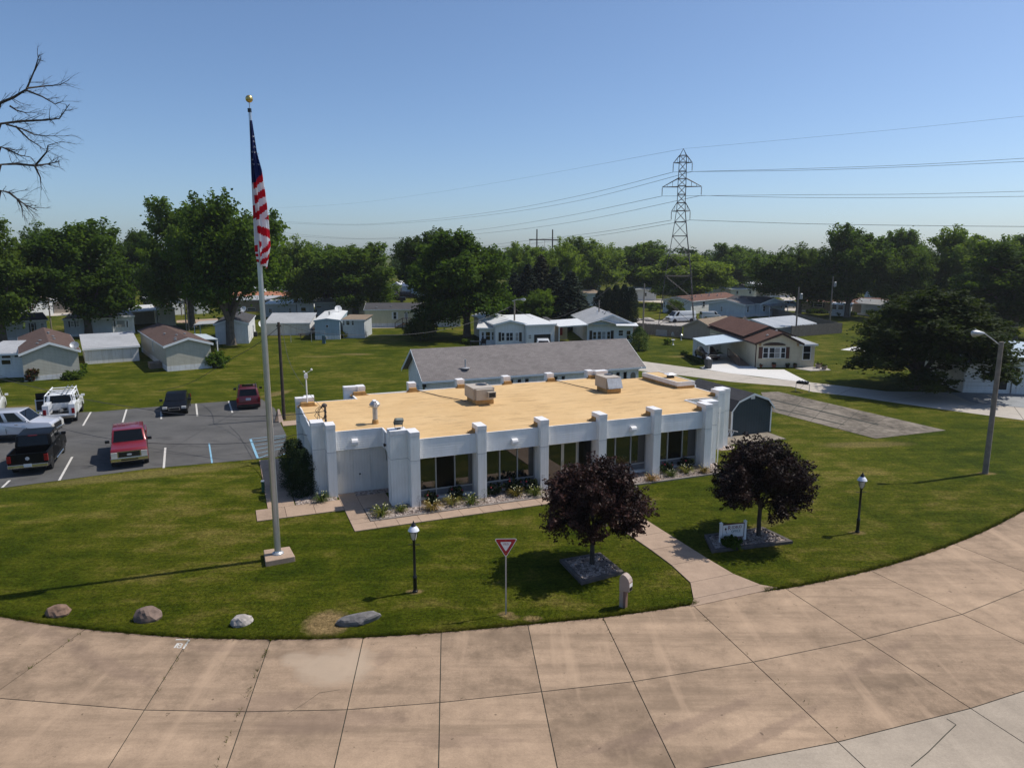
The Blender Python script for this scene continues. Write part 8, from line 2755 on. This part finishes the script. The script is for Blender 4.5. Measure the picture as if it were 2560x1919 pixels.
c = Q1(-45, 600) + Vector((-2.1, 2.2, 0))
vehicle('white_van', 'white van cut off by the left edge of the parking lot', 'van', c, hd_ + .1, 'van', PWHT, .85, None, False)
c, hd_ = mid(Q2(795, 400), Q2(1100, 378), 4.95 * .86, 1)
vehicle('sedan', 'black sedan with bright headlights facing the camera', 'car', c, hd_ + math.pi, 'sedan', PBLK, .86, None, False)
def ex_suv(o, p, s, hw, belt, roof, fx_, rx_, tw):
    for sy_ in (-1, 1):
        MB().tube((-1.6 * s, sy_ * tw * .9, roof + .05), (.3 * s, sy_ * tw * .9, roof + .05), .025, n=6).build('roof_rail', BLACK, o)
    MB().box(-.9 * s, .1 * s, -tw * .6, tw * .6, roof + .001, roof + .01).build('sunroof', CARGL, o)
    MB().box(rx_ - .1, rx_ - .07, -hw * .9, hw * .9, .22, .42).build('lower_bumper', BLACK, o)
c, hd_ = mid(Q2(1700, 318), Q2(1980, 298), 4.75 * .86, -1)
vehicle('suv', 'dark red suv seen from behind at the far corner of the lot', 'suv', c, hd_, 'suv', PDRD, .86, None, True, ex_suv)
# vehicles farther away
a, b = G(*p8(400, 842)), G(*p8(700, 832))
vehicle('cargo_van', 'white cargo van parked on the gravel below the pylon', 'van', (a + b) / 2 + Vector((-.3, .9, 0)), math.atan2(a.y - b.y, a.x - b.x) , 'van', PWHT, .86)
c = G(*p8(965, 1345)) + Vector((-.1, 3.6, 0))
vehicle('sedan', 'maroon sedan parked nose out under the blue metal carport', 'car', c, R(-88), 'sedan', PMAR, .86, None, False)
a = G(*p8(1900, 650))
vehicle('sedan', 'blue hatchback behind the black-roofed gable porch', 'car', a, R(-10), 'suv', PBLU, .86)
a = at(*p7(485, 672), 78.6); a.z = 0
vehicle('sedan', 'white car roof showing above the hall before the garage', 'car', a + Vector((0, .6, 0)), R(-90), 'suv', PWHT, .86)
vehicle('suv', 'dark red car parked far left among the homes', 'car', G(*p3(1700, 460)), R(5), 'sedan', PMAR, .9)
vehicle('suv', 'black car parked far left right of the dark red one', 'car', G(*p3(1880, 460)), R(8), 'suv', PGRY, .9)
vehicle('pickup_truck', 'dark pickup parked under the far right trees', 'pickup', G(*p8(1755, 500)), R(170), 'pickup', PGRY, .9)
vehicle('suv', 'dark suv beside the far blue home', 'car', G(*p6(365, 340)), R(20), 'suv', PBLK, .95)
vehicle('sedan', 'pale blue car right of the far dark suv', 'car', G(*p6(480, 325)), R(35), 'suv', carpaint('pale_blue_paint', (.25, .33, .42)), .95)
vehicle('pickup_truck', 'dark vehicles parked behind the pale yellow home roof', 'car', G(*p6(150, 400)), R(10), 'pickup', PBLK, .95)
vehicle('covered_trailer', 'pale covered trailer beside the white cargo van', 'trailer', G(*p8(880, 790)), R(10), 'van', carpaint('grey_white_paint', (.52, .53, .54), 0), .62)
